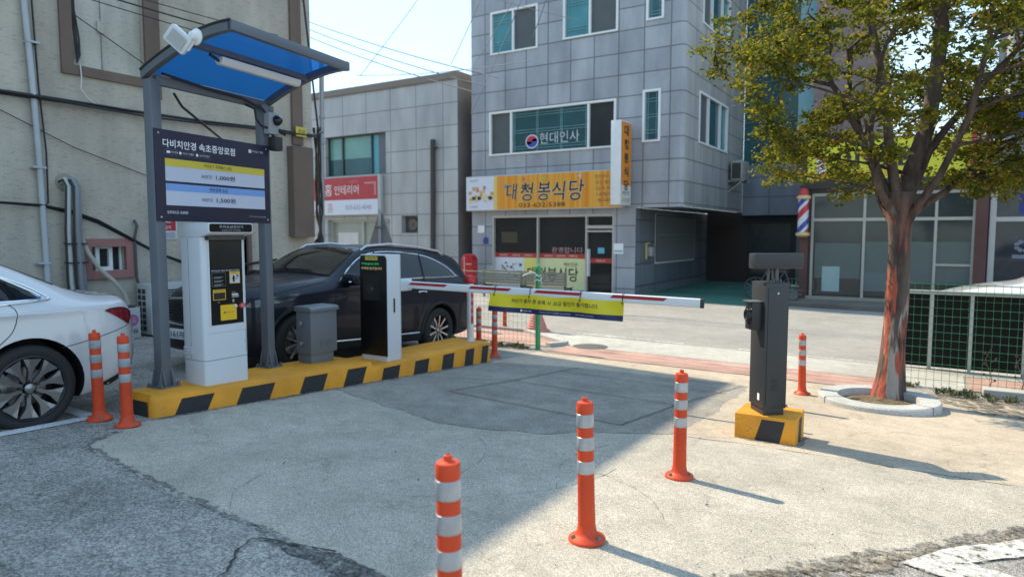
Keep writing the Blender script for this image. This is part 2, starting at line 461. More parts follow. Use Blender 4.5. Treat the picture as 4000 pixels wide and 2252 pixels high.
def wander(pts, amp=.02, step=.04):
    out = []
    for a, b in zip(pts, pts[1:]):
        n = max(1, int(math.dist(a, b) / step))
        for k in range(n):
            t = k / n; x = a[0] + (b[0] - a[0]) * t; y = a[1] + (b[1] - a[1]) * t
            out.append((x + amp * noise.noise((x * 7, y * 7, 3)) + random.uniform(-.2, .2) * amp, y + amp * noise.noise((x * 7, y * 7, 8)) + random.uniform(-.2, .2) * amp))
    return out + [pts[-1]]

k = M()
for y0, y1 in ((-60, YBACK), (YBACK, KINK)):
    k.face([gp(-70, y0), gp(70, y0), gp(70, y1), gp(-70, y1)])
struct(k.obj("car_park_asphalt", ASPH, smooth=0))
k = M(); k.face([gp(-300, KINK), gp(300, KINK), gp(300, 320), gp(-300, 320)])
struct(k.obj("road", ROAD, smooth=0))

A_EDGE = [(-5.56, 3.05), (-5.3, 2.62), (-5.18, 2.47), (-4.4, 2.36), (-3.28, 2.25), (-2.6, 2.2), (-2.1, 2.16), (-1.7, 1.98), (-1.3, 1.7), (-.9, 1.6)]
DIRT_EDGE = [(-.75, 3.1), (-.53, 3.45), (-.3, 3.8), (-.02, 4.1), (.25, 4.5), (.55, 4.98), (1.4, 5.3)]
B_EDGE = [(1.4, 5.96), (.58, 5.94), (-.64, 5.9), (-1.41, 5.86), (-1.93, 5.76)]
B_EDGE2 = [(-1.93, 5.76), (-2.4, 5.42), (-2.77, 5.03), (-3.16, 4.84), (-3.75, 4.74), (-4.92, 5.08), (-5.52, 5.2)]
sheet("concrete_apron", jag(A_EDGE + [(-.6, 2.4)] + DIRT_EDGE + B_EDGE + B_EDGE2[1:] + [(-5.56, 5.2)], .05, .05), .0015, CONC)
sheet("asphalt_patch", jag([(-5.54, 5.22), *B_EDGE2[::-1][1:], (-1.9, 7), (-1.95, 8.6), (-2.05, 9.05), (-4.37, 8.9), (-5.5, 8.45)], .045, .05), .0035, PATCH)
sheet("tan_apron", jag([(-5.6, 8.3), (-4.37, 8.8), (-2.1, 8.9), (-1.97, 7), *B_EDGE[::-1], (6, 6.1), (9, 8), (9, 10.05), (-5.75, 10.05)], .012), .0025, TAN)
sheet("brick_pavement", [(-5.7, 10.06), (-.55, 10.06), (-.55, 10.79), (-5.7, 10.79)], .010, BRICKPAVE)
sheet("brick_pavement", [(-5.7, 10.81), (-.55, 10.81), (-.55, 11.12), (-5.75, 11.12)], .010, BRICKPAVE)
sheet("brick_pavement", [(-25, 10.81), (-6.0, 10.81), (-5.85, 11.2), (-7.3, 12.1), (-25, 12.2)], .012, BRICKPAVE)
sheet("brick_pavement", [(.42, 10.9), (12, 10.9), (12, 11.9), (.42, 11.9)], .012, BRICKPAVE)
sheet("pavement_slab", [(-.5, 10.81), (.38, 10.81), (.38, 12.0), (-.5, 12.0)], .008, GUTTER)
sheet("gutter", [(-5.75, 11.16), (-.52, 11.16), (-.52, 12.42), (-7.2, 12.42), (-7.15, 12.16)], .006, GUTTER)
sheet("gutter", [(.4, 12.02), (14, 12.02), (14, 12.6), (-.5, 12.6), (-.5, 12.02)], .006, GUTTER)
k = M()   # kerb stones at both ends of the dropped entrance
for a, b in (((-6.0, 10.83), (-5.82, 11.2)), ((-5.82, 11.2), (-7.25, 12.14)), ((-7.25, 12.14), (-25, 12.26))):
    a, b = Vector(a), Vector(b); t = (b - a).normalized(); n = Vector((-t.y, t.x)) * .06
    P = [gp(*(a - n), .0), gp(*(b - n), .0), gp(*(b + n), .0), gp(*(a + n), .0)]; u = Vector((0, 0, .07))
    k.face([p + u for p in P])
    for i in range(4): k.face([P[i], P[(i + 1) % 4], P[(i + 1) % 4] + u, P[i] + u])
k.box(Fr(gp(.55, 10.4)), 0, 3.2, -.1, .12, -.22, .0, 0, .01)
struct(k.obj("kerb", mat("kerb_stone", (.42, .41, .38), rough=.9, bump=.3, var2=.2), smooth=0))

k = M()
ribbon(k, wander([(-6.3, 12.62), (-5.67, 12.62), (-4.0, 12.55)], .01, .2), .12, .006)
ribbon(k, wander([(-3.0, 12.5), (-.9, 12.42), (1.2, 12.4), (6, 12.4)], .01, .2), .12, .012)
struct(k.obj("road_line", PAINTW, smooth=0))
k = M()
ribbon(k, wander([(-5.86, 1.2), (-5.9, 2.0), (-6.04, 3.0)], .004, .15), .13, .006)
ribbon(k, wander([(-6.06, 2.94), (-7.6, 2.96)], .004, .15), .13, .006)
sheet("parking_line", jag([(-.1, 3.86), (.12, 4.24), (.47, 4.66), (1.2, 5.2), (1.25, 5.0), (.5, 4.42), (.2, 4.08), (.4, 4.02), (1.0, 3.72), (.95, 3.58), (.3, 3.86), (.08, 3.8)], .02, .05), .011, PAINTW)
struct(k.obj("parking_line", ragged(ground_mat("fresh_paint", (.5, .51, .53), (.68, .69, .71), agg=80, stain=.12, bump=.3, fine=.15), 15, .66, .70), smooth=0))
sheet("dirt_edge", jag([(-.9, 3.12), (-.5, 3.5), (-.25, 3.86), (0, 4.14), (.3, 4.55), (.62, 5.02), (1.4, 5.38), (1.5, 5.0), (.95, 4.95), (.62, 4.72), (.35, 4.4), (.1, 4.08), (-.12, 3.75), (-.35, 3.4), (-.6, 3.05)], .06, .05), .0085, DIRT)
sheet("dirt_edge", jag([(-.1, 10.2), (1.0, 10.42), (4, 10.6), (4, 9.4), (1.6, 9.3), (.9, 9.0), (.35, 9.15), (.1, 9.7)], .1, .1), .011, DIRT)
sheet("dirt_edge", jag([(-9, 10.75), (-5.9, 10.45), (-5.8, 10.2), (-6.6, 9.9), (-9, 9.6)], .06, .1), .009, DIRT)
k = M()  # saw cuts in the patch, running cracks in the asphalt
for pts, w in (([(-4.58, 6.0), (-4.45, 7.14), (-4.37, 8.82)], .014), ([(-4.45, 7.14), (-2.33, 7.07)], .012), ([(-4.58, 6.0), (-2.42, 5.76)], .014), ([(-2.42, 5.76), (-2.33, 7.07), (-2.09, 8.95)], .011),
               ([(-5.5, 6.5), (-4.45, 7.14)], .012), ([(-4.4, 8.3), (-2.1, 8.2)], .013)):
    ribbon(k, wander(pts, .012), w, .013)
struct(k.obj("saw_cut", CRACK, smooth=0))
k = M()
for pts, w in (([(-6.1, 1.8), (-5.42, 2.03), (-5.29, 2.24), (-5.17, 2.46)], .016), ([(-2.5, 1.5), (-2.62, 1.79), (-2.79, 1.99), (-2.84, 2.1), (-2.72, 2.17), (-2.4, 2.24)], .022), ([(-5.7, 9.1), (-5.2, 10.05)], .01)):
    W = wander(pts, .035, .025); ribbon(k, W, [w * random.uniform(.1, 1.0) for _ in W], .014)
struct(k.obj("crack", CRACK, smooth=0))
sheet("wet_dirt_stain", jag([(-2.82, 2.12), (-2.4, 2.26), (-2.1, 2.22), (-1.75, 2.05), (-1.5, 1.85), (-1.7, 1.86), (-2.1, 2.08), (-2.45, 2.12)], .05, .03), .006, ragged(ground_mat("damp_grit", (.06, .058, .05), (.2, .195, .18), agg=60, stain=.3, bump=.9), 11, .5, .58))
k = M()
for L_, w_ in ((A_EDGE, .05), (DIRT_EDGE, .12), ([(-5.60, 3.26), (-5.59, 5.8), (-5.6, 8.35)], .06), ([(-1.49, 6.03), (-.95, 6.03), (-.94, 6.5)], .05)):
    Wd = wander(L_, .035, .04); ribbon(k, Wd, [w_ * random.uniform(.5, 1.5) for _ in Wd], .0055)
struct(k.obj("crumbled_edge", ragged(ground_mat("crumbled_grit", (.13, .125, .11), (.34, .325, .29), agg=70, stain=.3, bump=1.0, fine=.4), 14, .44, .54), smooth=0))
k = M()
for cx, cy, rr, a0_, a1_ in ((-2.2, 3.3, 1.0, 20, 130), (-3.4, 4.4, 1.5, -70, 10), (-2.9, 3.0, .8, 150, 280), (-3.9, 3.6, 1.2, -30, 60), (-1.0, 4.6, 1.3, 160, 230)):
    Wd = wander([(cx + rr * math.cos(R(a)), cy + rr * math.sin(R(a))) for a in range(a0_, a1_, 8)], .015, .06); ribbon(k, Wd, [.008 * random.uniform(.2, 1) for _ in Wd], .004)
struct(k.obj("hairline_crack", ragged(mat("hairline", (.235, .225, .205), rough=.95, var=.3), 8, .5, .56), smooth=0))
k = M(); k.lathe([(.0, .008), (.30, .008), (.33, .002)], gp(-5.35, 11.25, .006), n=28)
struct(k.obj("manhole_cover", mat("iron_cover", (.09, .088, .085), rough=.7, bump=.5)))
k = M()   # loose grit and pebbles
for i in range(260):
    if i < 150: x, y = random.uniform(-.9, 1.2), 0; y = 3.55 + (x + .6) * 1.05 + random.gauss(0, .22)
    else: x, y = random.uniform(-5, 1), random.uniform(2.2, 8.5)
    r = random.uniform(.002, .007) if i % 12 else random.uniform(.007, .013); c = gp(x, y, .012)
    vs = [k.bm.verts.new(c + Vector((random.uniform(.6, 1.2) * r * a, random.uniform(.6, 1.2) * r * b, random.uniform(.5, .9) * r * e))) for a, b, e in ((1, 0, 0), (-1, 0, 0), (0, 1, 0), (0, -1, 0), (0, 0, 1), (0, 0, -1))]
    for q in ((0, 2, 4), (2, 1, 4), (1, 3, 4), (3, 0, 4), (2, 0, 5), (1, 2, 5), (3, 1, 5), (0, 3, 5)): k.bm.faces.new([vs[j] for j in q])
o = k.obj("grit", mat("grit_stone", (.2, .185, .16), rough=.9, var=.4), smooth=0)
tag(o, "loose grit and small pebbles scattered over the pale concrete", "gravel", kind="stuff")

# ================================================================== BUILDINGS
WHITE = mat("white_frame", (.72, .73, .73), rough=.45, var=.05)
ALU = mat("aluminium", (.5, .5, .49), rough=.4, metal=.6, var=.08)
BLACKM = mat("black_cable", (.018, .018, .02), rough=.6, var=.2)
def glass(name, col, rough=.06, var=.6, sc=.9): return mat(name, col, rough=rough, var=var, vscale=sc, spec=.35, coords='Generated' if False else 'Object')  # random tone puts curtains and reflections into the glass colour
GDARK = glass("dark_glass", (.03, .037, .04)); GTEAL = glass("teal_glass", (.05, .20, .23)); GTEALD = glass("deep_teal_glass", (.025, .085, .10))
GGREY = mat("insect_screen", (.075, .085, .09), rough=.5, var=.2, vscale=2); GLT = glass("green_glass", (.16, .34, .31), var=.3, sc=1)
GRILLE = mat("grille_paint", (.22, .42, .45), rough=.5)

# ---- left building: beige trowelled stucco, brown bands
WX, WEND = -11.7, 10.5
STUCCO = stucco_mat("beige_stucco", (.455, .41, .345), .24)
STUCCO2 = stucco_mat("pale_panel", (.52, .50, .44), .34)
BROWN = mat("brown_band", (.155, .108, .085), rough=.8, bump=.3, bscale=40, var2=.22)
FW = Fr((WX, 0, 0), (0, 1, 0), (0, 0, 1), (1, 0, 0))         # u = Y, v = Z, d = towards the lane
ROOF = 10.05
bl = thing("stucco_building", "tall beige stucco building with brown bands at the left of the car park", "building", (WX, 4, 0))
k = M(); HOLES = [(5.66, 6.81, 4.32, 8.0), (5.79, 6.34, 1.06, 1.45), (7.95, 8.75, .7, 2.0)]
wall(k, FW, -14, WEND, -1.0, ROOF, HOLES, .16)
k.flat(FW, [(-14, ROOF), (WEND, ROOF), (WEND, ROOF + .04), (-14, ROOF + 3.2)])  # unseen sloping top, shaped to set the edge of the ground shadow
k.face([(WX, WEND, ROOF + .04), (WX, -14, ROOF + 3.2), (-26, -14, ROOF + 3.2), (-26, WEND - .9, ROOF + .04)])
k.face([(WX, WEND, -1), (WX, WEND, ROOF), (-26, WEND - .9, ROOF), (-26, WEND - .9, -1)])  # unseen end wall, skewed to steer the far edge of the shadow
k.face([(WX, -14, -1), (WX, -14, ROOF), (-26, -14, ROOF), (-26, -14, -1)])
k.obj("wall", STUCCO, bl, smooth=0)
k = M(); k.rect(FW, 5.60, 6.86, 4.28, 8.05, -.10); k.rect(FW, 6.155, 6.165, 4.32, 8, -.09, 1); k.box(FW, 6.10, 6.21, 4.93, 5.12, -.1, -.075, 0); k.obj("infill_panel", [STUCCO2, mat("panel_seam", (.12, .115, .10))], bl, smooth=0)
k = M(); k.box(FW, 5.48, 5.655, 4.16, 8.1, -.02, .05); k.box(FW, 5.657, 6.80, 4.165, 4.315, -.02, .048); k.box(FW, 6.815, 7.08, 4.0, ROOF, -.02, .055)
k.obj("window_band", BROWN, bl, smooth=0)
k = M(); k.box(FW, 9.93, 10.2, 3.55, ROOF, -.02, .06); k.obj("pilaster", BROWN, bl, smooth=0)
k = M(); k.box(FW, 7.87, 8.83, .62, .70, -.1, .06); k.box(FW, 7.87, 7.95, .7, 2.0, -.1, .06); k.box(FW, 8.75, 8.83, .7, 2.0, -.1, .06); k.box(FW, 7.87, 8.83, 2.0, 2.08, -.1, .06)
o = k.obj("window", BROWN, bl, smooth=0); k = M(); k.rect(FW, 7.9, 8.8, .66, 2.04, -.12); k.obj("pane", mat("frosted_pane", (.34, .36, .36), rough=.25), o)
PINK = mat("pink_frame", (.30, .135, .125), rough=.75, bump=.2, var2=.15)
k = M(); k.box(FW, 5.63, 5.79, .93, 1.58, -.02, .06); k.box(FW, 6.34, 6.47, .93, 1.58, -.02, .058); k.box(FW, 5.792, 6.338, 1.452, 1.585, -.02, .057); k.box(FW, 5.792, 6.338, .925, 1.058, -.02, .059)
o = k.obj("small_window", PINK, bl, smooth=0); o['label'] = "small bathroom window in a pink frame"
k = M(); k.rect(FW, 5.78, 6.35, 1.05, 1.46, -.13); k.obj("pane", GDARK, o)
k = M()
for a, b, c, e in ((5.90, 6.17, 1.42, 1.452), (5.90, 6.17, 1.06, 1.12), (5.90, 5.96, 1.12, 1.42), (6.11, 6.17, 1.12, 1.42)): k.box(FW, a, b, c, e, -.12, -.06)
k.box(FW, 5.80, 5.84, 1.06, 1.45, -.12, -.09); k.box(FW, 6.30, 6.335, 1.06, 1.45, -.12, -.09)
k.obj("sash", WHITE, o, smooth=0)
k = M(); k.box(FW, 9.80, 10.34, 1.6, 3.5, .0, .2, 0, .01); o = k.obj("wall_cabinet", BROWN, None, smooth=0, loc=(WX, 10.1, 1.6))
tag(o, "tall brown sheet metal duct box fixed to the end of the stucco wall", "duct")

# ---- white panelled building across the road
FY = 21.7
FB = Fr((0, FY, 0), (1, 0, 0), (0, 0, 1), (0, -1, 0))        # u = X, v = Z, d = towards us
PANEL = tile_mat("white_panels", 'x', 1.37, .86, (.38, .385, .39), (.42, .425, .43), (.21, .205, .20), msize=.02, rough=.6, shift=(.32, .10), grime=.2, speck=.06)
bw = thing("panelled_building", "low pale grey panelled building with a red shop sign across the road", "building", (-20, FY, -.3))
k = M(); wall(k, FB, -29, -16.05, -.6, 7.68, [(-23.35, -19.78, 4.22, 5.93), (-18.97, -18.09, 1.72, 2.43), (-23.3, -19.6, -.5, 2.3)], .35)
k.face([(-29, FY, 7.66), (-16.05, FY, 7.66), (-16.05, FY + 9, 7.66), (-29, FY + 9, 7.66)])
k.obj("wall", PANEL, bw, smooth=0)
k = M(); k.face([(-16.05, FY, -.6), (-16.05, FY, 7.68), (-16.05, FY + 1.3, 7.68), (-16.05, FY + 1.3, -.6)]); k.obj("side_wall", mat("gap_shaded_side", (.22, .195, .18), rough=.9, var2=.3), bw, smooth=0)  # shade of the narrow gap put into this wall's colour
k = M(); k.box(FB, -29, -15.98, 7.68, 7.93, -1.4, .08); k.obj("parapet_cap", mat("cap_brown", (.20, .165, .14), rough=.7), bw, smooth=0)
k = M(); k.box(ID, -29, -16.1, FY + 1.32, FY + 9, -.6, 7.45); k.obj("rear_wing", tile_mat("red_brick", 'y', .22, .075, (.33, .12, .08), (.40, .16, .11), (.3, .25, .2), msize=.008, offset=.5), bw, smooth=0)
k = M()
for a, b, c, e in ((-23.35, -22.5, 4.22, 5.93), (-22.46, -20.75, 4.22, 5.93)): k.rect(FB, a, b, c, e, -.25)
k.rect(FB, -20.75, -20.35, 4.22, 5.93, -.24, 1); k.rect(FB, -20.35, -19.78, 4.22, 5.93, -.2, 2)
k.rect(FB, -23.35, -20.75, 4.22, 4.95, -.23, 3)
w_ = k.obj("window", [GLT, mat("cyan_glass", (.06, .3, .36), rough=.1), mat("slate_side", (.13, .14, .16), rough=.7), GTEALD], bw, smooth=0)
k = M()
for u in (-23.35, -22.5, -20.77): k.box(FB, u, u + .06, 4.22, 5.93, -.26, -.16)
k.box(FB, -23.35, -20.35, 5.88, 5.93, -.26, -.16); k.obj("frame", mat("dark_frame", (.05, .06, .065), rough=.5), w_, smooth=0)
k = M(); k.rect(FB, -23.3, -19.6, -.5, 2.3, -.3); d_ = k.obj("shop_door", mat("dull_door_glass", (.30, .33, .30), rough=.25, var=.2), bw, smooth=0)
k = M()
for u in (-23.3, -21.4, -19.68): k.box(FB, u, u + .09, -.4, 2.3, -.31, -.2)
k.box(FB, -23.3, -19.6, 2.2, 2.3, -.31, -.19); k.obj("frame", mat("door_frame", (.42, .44, .40), rough=.5), d_, smooth=0)
k = M(); k.rect(FB, -22.95, -21.7, .55, 1.75, -.28); k.obj("paper_notice", mat("notice_paper", (.62, .60, .60), rough=.8, var=.12, vscale=3), d_, smooth=0)
k = M(); k.box(FB, -18.97, -18.09, 1.72, 2.43, -.36, -.28); k.lathe([(.28, 0), (.24, .06), (.07, .06), (.05, .09), (0, .09)], (-18.53, FY + .26, 2.07), (Vector((1, 0, 0)), Vector((0, 0, 1)), Vector((0, -1, 0))), 20)
for a in range(3): k.box(Fr((-18.53, FY + .2, 2.07), (math.cos(a * 1.05), 0, math.sin(a * 1.05)), (-math.sin(a * 1.05), 0, math.cos(a * 1.05))), -.3, .3, -.015, .015, -.04, -.02)
k.obj("vent_fan", mat("fan_steel", (.12, .115, .11), rough=.5, metal=.4), bw)
k = M(); pp = [(-17.2, FY - .1, 5.4), (-17.22, FY - .1, 3.0), (-17.25, FY - .1, .6)]; k.tube(pp, .10); k.tube([(-17.2, FY - .1, 5.2), (-16.95, FY - .16, 5.05)], .05)
o = k.obj("flue_pipe", mat("flue_grime", (.055, .052, .05), rough=.8), None, loc=(-17.2, FY, .6)); tag(o, "sooty black flue pipe up the right part of the panelled facade", "pipe")
SIGNRED = mat("sign_red", (.42, .03, .04), rough=.5, var=.1); SIGNWH = mat("sign_white", (.60, .63, .72), rough=.5, var=.06); INK = mat("ink_black", (.015, .015, .02), rough=.5)
WTXT = mat("white_lettering", (.75, .75, .76), rough=.5, var=.02)
rs = thing("shop_sign", "red and white shop sign board under the teal window of the panelled building", "sign", (-22, FY - .2, 2.5))
k = M(); k.box(FB, -24.3, -19.92, 2.48, 4.17, .02, .2, 0, .01); k.obj("sign_box", mat("sign_side", (.4, .42, .42), rough=.5), rs)
k = M(); k.rect(FB, -24.28, -20.08, 3.15, 4.12, .205); k.obj("red_panel", SIGNRED, rs); k = M(); k.rect(FB, -24.28, -20.08, 2.52, 3.15, .205); k.obj("white_panel", SIGNWH, rs)
text(FB, "홈", -23.0, 3.6, .5, .21, WTXT, rs); text(FB, "인테리어", -21.9, 3.58, .40, .21, WTXT, rs, w=1.45); text(FB, "ㄱ", -20.5, 3.6, .55, .21, mat("pale_pink_ink", (.55, .22, .24)), rs)
text(FB, "상담문의", -21.5, 3.92, .14, .21, mat("pale_pink_ink", (.55, .22, .24)), rs)
text(FB, "033-632-4040", -21.2, 2.82, .2, .21, mat("grey_ink", (.26, .29, .37)), rs, w=1.5); text(FB, "홈", -22.9, 2.82, .4, .21, mat("salmon_ink", (.6, .25, .22)), rs)

# ---- grey tiled building with the restaurant
TILE = tile_mat("grey_stone_tiles", 'x', .90, .715, (.285, .30, .335), (.36, .375, .405), (.15, .15, .155), msize=.022, rough=.5, shift=(.35, .19), grime=.24, speck=.12)
TILES = tile_mat("grey_stone_tiles_side", 'y', 1.1, .715, (.33, .325, .315), (.40, .39, .375), (.17, .165, .16), msize=.022, rough=.5, shift=(.3, .19), grime=.26, speck=.12)
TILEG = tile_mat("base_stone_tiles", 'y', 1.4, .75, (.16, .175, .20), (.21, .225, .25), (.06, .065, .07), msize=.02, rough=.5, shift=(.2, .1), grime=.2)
XC, XG, XL, GT = -7.08, -8.67, -15.38, 14.2
FS = Fr((XC, 0, 0), (0, 1, 0), (0, 0, 1), (1, 0, 0)); FG = Fr((XG, 0, 0), (0, 1, 0), (0, 0, 1), (1, 0, 0))
bg = thing("tiled_building", "grey stone tiled three storey corner building over the restaurant", "building", (-11, FY, -.35))
WN = [(-14.5, -12.47, 8.3, 9.85), (-11.45, -9.38, 8.42, 10.1), (-8.40, -7.80, 8.58, 10.1), (-14.56, -9.42, 4.60, 6.22), (-8.48, -7.86, 4.69, 6.38), (-14.5, -12.47, 11.4, 13.0), (-11.45, -9.38, 11.5, 13.1)]
k = M(); wall(k, FB, XL, XC - .12, 2.55, GT, WN, .14)
k.face([FB.p(XC - .12, 2.55), FB.p(XC - .12, GT), FS.p(FY + .12, GT), FS.p(FY + .12, 2.55)])
k.rect(FB, XL, -14.43, -.5, 2.56); k.rect(FB, -9.47, XG, -.5, 2.56); k.rect(FB, -14.43, -9.47, 2.36, 2.56)
k.face([(XL, FY, -.5), (XL, FY, GT), (XL, FY + 8, GT), (XL, FY + 8, -.5)])
k.face([(XL, FY, GT), (XC, FY, GT), (XC, FY + 8, GT), (XL, FY + 8, GT)])
k.obj("front_wall", TILE, bg, smooth=0)
WS = [(23.27, 26.9, 4.75, 6.5), (23.5, 26.9, 8.75, 10.4)]
k = M(); wall(k, FS, FY + .12, 29.5, 2.56, GT, WS, .14); k.obj("side_wall", TILES, bg, smooth=0)
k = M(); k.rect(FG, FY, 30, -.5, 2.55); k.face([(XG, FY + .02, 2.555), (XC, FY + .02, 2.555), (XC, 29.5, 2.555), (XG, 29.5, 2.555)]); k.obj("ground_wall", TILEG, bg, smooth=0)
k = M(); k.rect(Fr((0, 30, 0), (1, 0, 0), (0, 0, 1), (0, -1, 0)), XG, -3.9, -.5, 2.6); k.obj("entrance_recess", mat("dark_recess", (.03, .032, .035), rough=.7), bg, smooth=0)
FT = Fr((0, 29.5, 0), (1, 0, 0), (0, 0, 1), (0, -1, 0))
TILET = tile_mat("tower_tiles", 'x', 1.2, .8, (.16, .18, .215), (.19, .21, .24), (.09, .095, .105), msize=.02, rough=.5)
k = M(); k.box(FT, XC + .002, -4.6, 2.45, 4.5, -3, 0); k.box(FT, -4.9, -4.6, -.5, 2.449, -.8, -.01); k.obj("stair_tower", TILET, bg, smooth=0)
k = M(); k.box(FT, XC + .002, -5.0, 4.5, 15, -3, -.05); k.obj("glass_tower", GTEALD, bg, smooth=0)
k = M(); k.box(FT, -4.998, -4.4, 4.502, 15, -3, -.02); k.obj("glass_strip", mat("sky_blue_glass", (.2, .45, .52), rough=.15), bg, smooth=0)
k = M()
for v in (6.2, 7.8, 9.4, 11): k.box(FT, XC + .02, -5.0, v, v + .07, -.05, -.01)
for u in (-6.4, -5.7): k.box(FT, u, u + .06, 4.5, 15, -.05, -.012)
k.obj("mullion", mat("mull_dark", (.06, .1, .11)), bg, smooth=0)
k = M(); k.box(FT, -4.598, -3.98, -.5, 4.3, -.6, -.01); o = k.obj("striped_pier", tile_mat("pier_tiles", 'x', .7, .75, (.42, .42, .41), (.47, .47, .46), (.2, .2, .2), msize=.05), bg, smooth=0)

def window(parent, fr, a, b, c, e, mulls, panes, dep=.09, sill=.06, grid=None):
    """frame with real depth, set in its opening; panes = list of materials between mullions"""
    k = M(); t = .075
    k.box(fr, a, b, c, c + sill, -dep, .045); k.box(fr, a, b, e - t, e, -dep, .03)
    k.box(fr, a, a + t, c + sill, e - t, -dep, .03); k.box(fr, b - t, b, c + sill, e - t, -dep, .03)
    for u in mulls: k.box(fr, u - t / 2, u + t / 2, c + sill, e - t, -dep, .02)
    w = k.obj("window", WHITE, parent, smooth=0)
    xs = [a + t / 2] + list(mulls) + [b - t / 2]
    for (x0, x1), m in zip(zip(xs, xs[1:]), panes):
        k = M(); k.rect(fr, x0, x1, c + .02, e - .02, -dep + .02); k.obj("pane", m, w, smooth=0)
        if m in (GTEAL, GTEALD) and grid:
            k = M(); n = max(1, round((x1 - x0) / .95))
            for i in range(n + 1):
                for q in (-.03, .03):
                    u = x0 + .1 + (x1 - x0 - .2) * i / n + q; k.box(fr, u - .006, u + .006, c + sill, e - t, -dep + .024, -dep + .04)
            for vv in grid:
                for q in (-.045, .045): k.box(fr, x0 + .05, x1 - .05, c + (e - c) * vv + q - .006, c + (e - c) * vv + q + .006, -dep + .042, -dep + .055)
            k.obj("grille", GRILLE, w, smooth=0)
    return w
window(bg, FB, *WN[0], [-13.52], [GTEAL, GGREY], grid=(.25, .75)); window(bg, FB, *WN[1], [-10.43], [GTEAL, GGREY], grid=(.2, .7)); window(bg, FB, *WN[2], [], [GTEALD], grid=(.15,))
w2 = window(bg, FB, *WN[3], [-13.6, -10.45], [GGREY, GTEALD, GDARK], grid=(.14, .5, .86)); window(bg, FB, *WN[4], [], [GTEALD], grid=(.2, .5, .8))
window(bg, FB, *WN[5], [-13.5], [GTEAL, GGREY]); window(bg, FB, *WN[6], [-10.4], [GTEAL, GGREY])
window(bg, FS, *WS[0], [24.4, 25.9], [GGREY, GTEALD, GTEAL]); window(bg, FS, *WS[1], [24.6, 25.9], [GGREY, GTEALD, GTEAL])
# the sticker on the second floor window: a two-colour round emblem and lettering
k = M(); C0 = (-12.72, 5.02); k.flat(FB, [(C0[0] + .27 * math.cos(R(a)), C0[1] + .25 * math.sin(R(a))) for a in range(0, 360, 12)], -.02, 0)
def swirl(up):
    P = [(C0[0] + .23 * math.cos(R(a)), C0[1] + .21 * math.sin(R(a))) for a in range(0 if up else 180, 181 if up else 361, 12)]
    s1 = [(C0[0] + (-.115 if up else .115) + .115 * math.cos(R(a)), C0[1] + .105 * math.sin(R(a))) for a in (range(180, 361, 20) if up else range(0, 181, 20))]
    return P + s1
k.flat(FB, swirl(True), -.016, 1); k.flat(FB, swirl(False), -.016, 2); k.obj("round_emblem", [SIGNWH, mat("emblem_red", (.45, .03, .06)), mat("emblem_blue", (.04, .07, .35))], w2, smooth=0)
text(FB, "현대인사", -11.6, 5.1, .40, -.016, mat("pale_lettering", (.5, .53, .56)), w2, w=1.6)

# restaurant front
DOORF = mat("door_frame_steel", (.48, .46, .43), rough=.4, metal=.3)
k = M(); k.rect(FB, -14.43, -9.47, -.42, 2.36, -.12); sf = k.obj("shop_front", mat("shop_glass", (.022, .025, .027), rough=.05, var=.5, vscale=.8, spec=.3), bg, smooth=0)
k = M(); k.box(FB, -14.43, -9.47, 2.28, 2.36, -.14, .01)
for u, v1 in ((-14.43, 2.28), (-12.49, 2.28), (-10.53, 2.28), (-9.51, 2.28)): k.box(FB, u, u + .06, -.42, v1, -.14, 0.005)
k.box(FB, -10.47, -9.51, 1.86, 1.97, -.14, .0); k.box(FB, -10.47, -9.51, 1.74, 1.8, -.14, .012); k.box(FB, -14.37, -10.53, -.42, -.3, -.14, .002); k.obj("frame", DOORF, sf, smooth=0)
k = M(); k.box(FB, -10.42, -10.38, .2, 1.15, -.1, .08); k.obj("door_handle", WHITE, sf)
VW = mat("vinyl_white", (.66, .72, .78), rough=.4, var=.08); VY = mat("vinyl_yellow", (.72, .68, .18), rough=.4, var=.06); VG = mat("vinyl_pale_green", (.64, .66, .36), rough=.4, var=.08); VR = mat("vinyl_red", (.42, .05, .04), rough=.4)
k = M(); k.rect(FB, -14.37, -13.1, -.3, .80, -.112, 0); k.rect(FB, -13.1, -12.49, -.3, .80, -.112, 1); k.rect(FB, -12.43, -10.53, -.3, .80, -.112, 2)
k.rect(FB, -14.37, -12.49, .802, .97, -.111, 3); k.rect(FB, -12.43, -10.53, .802, .97, -.111, 3); k.rect(FB, -10.45, -9.53, .66, .83, -.111, 3)
k.obj("window_vinyl", [VW, VY, VG, VR], sf, smooth=0)
k = M(); rnd = random.Random(3)
for i in range(26):
    u, v, r = rnd.uniform(-14.1, -13.2), rnd.uniform(0, .6), rnd.uniform(.03, .065); k.flat(FB, [(u + r * math.cos(R(a)), v + r * .8 * math.sin(R(a))) for a in range(0, 360, 45)], -.108, i % 4)
k.obj("food_picture", [mat("dish_green", (.25, .33, .2)), mat("dish_brown", (.28, .18, .1)), mat("dish_pink", (.5, .32, .33)), mat("dish_dark", (.1, .12, .1))], sf, smooth=0)
text(FB, "대청봉식당", -11.9, .22, .50, -.105, INK, sf, w=2.1, bold=.012); text(FB, "백반전문", -11.15, .58, .14, -.105, INK, sf)
for u in (-14.0, -13.45, -12.9, -12.05, -11.55, -11.05): text(FB, "대청봉식당", u, .885, .07, -.105, WTXT, sf)
text(FB, "대청봉식당", -9.98, .745, .07, -.105, WTXT, sf)
text(FB, "환영합니다", -11.3, 1.1, .2, -.105, mat("pink_lettering", (.5, .28, .3)), sf, w=1.25)
k = M()
k.rect(FB, -10.1, -9.85, 1.0, 1.2, -.109); k.obj("door_sticker", mat("sticker_blue", (.12, .4, .5)), sf, smooth=0)
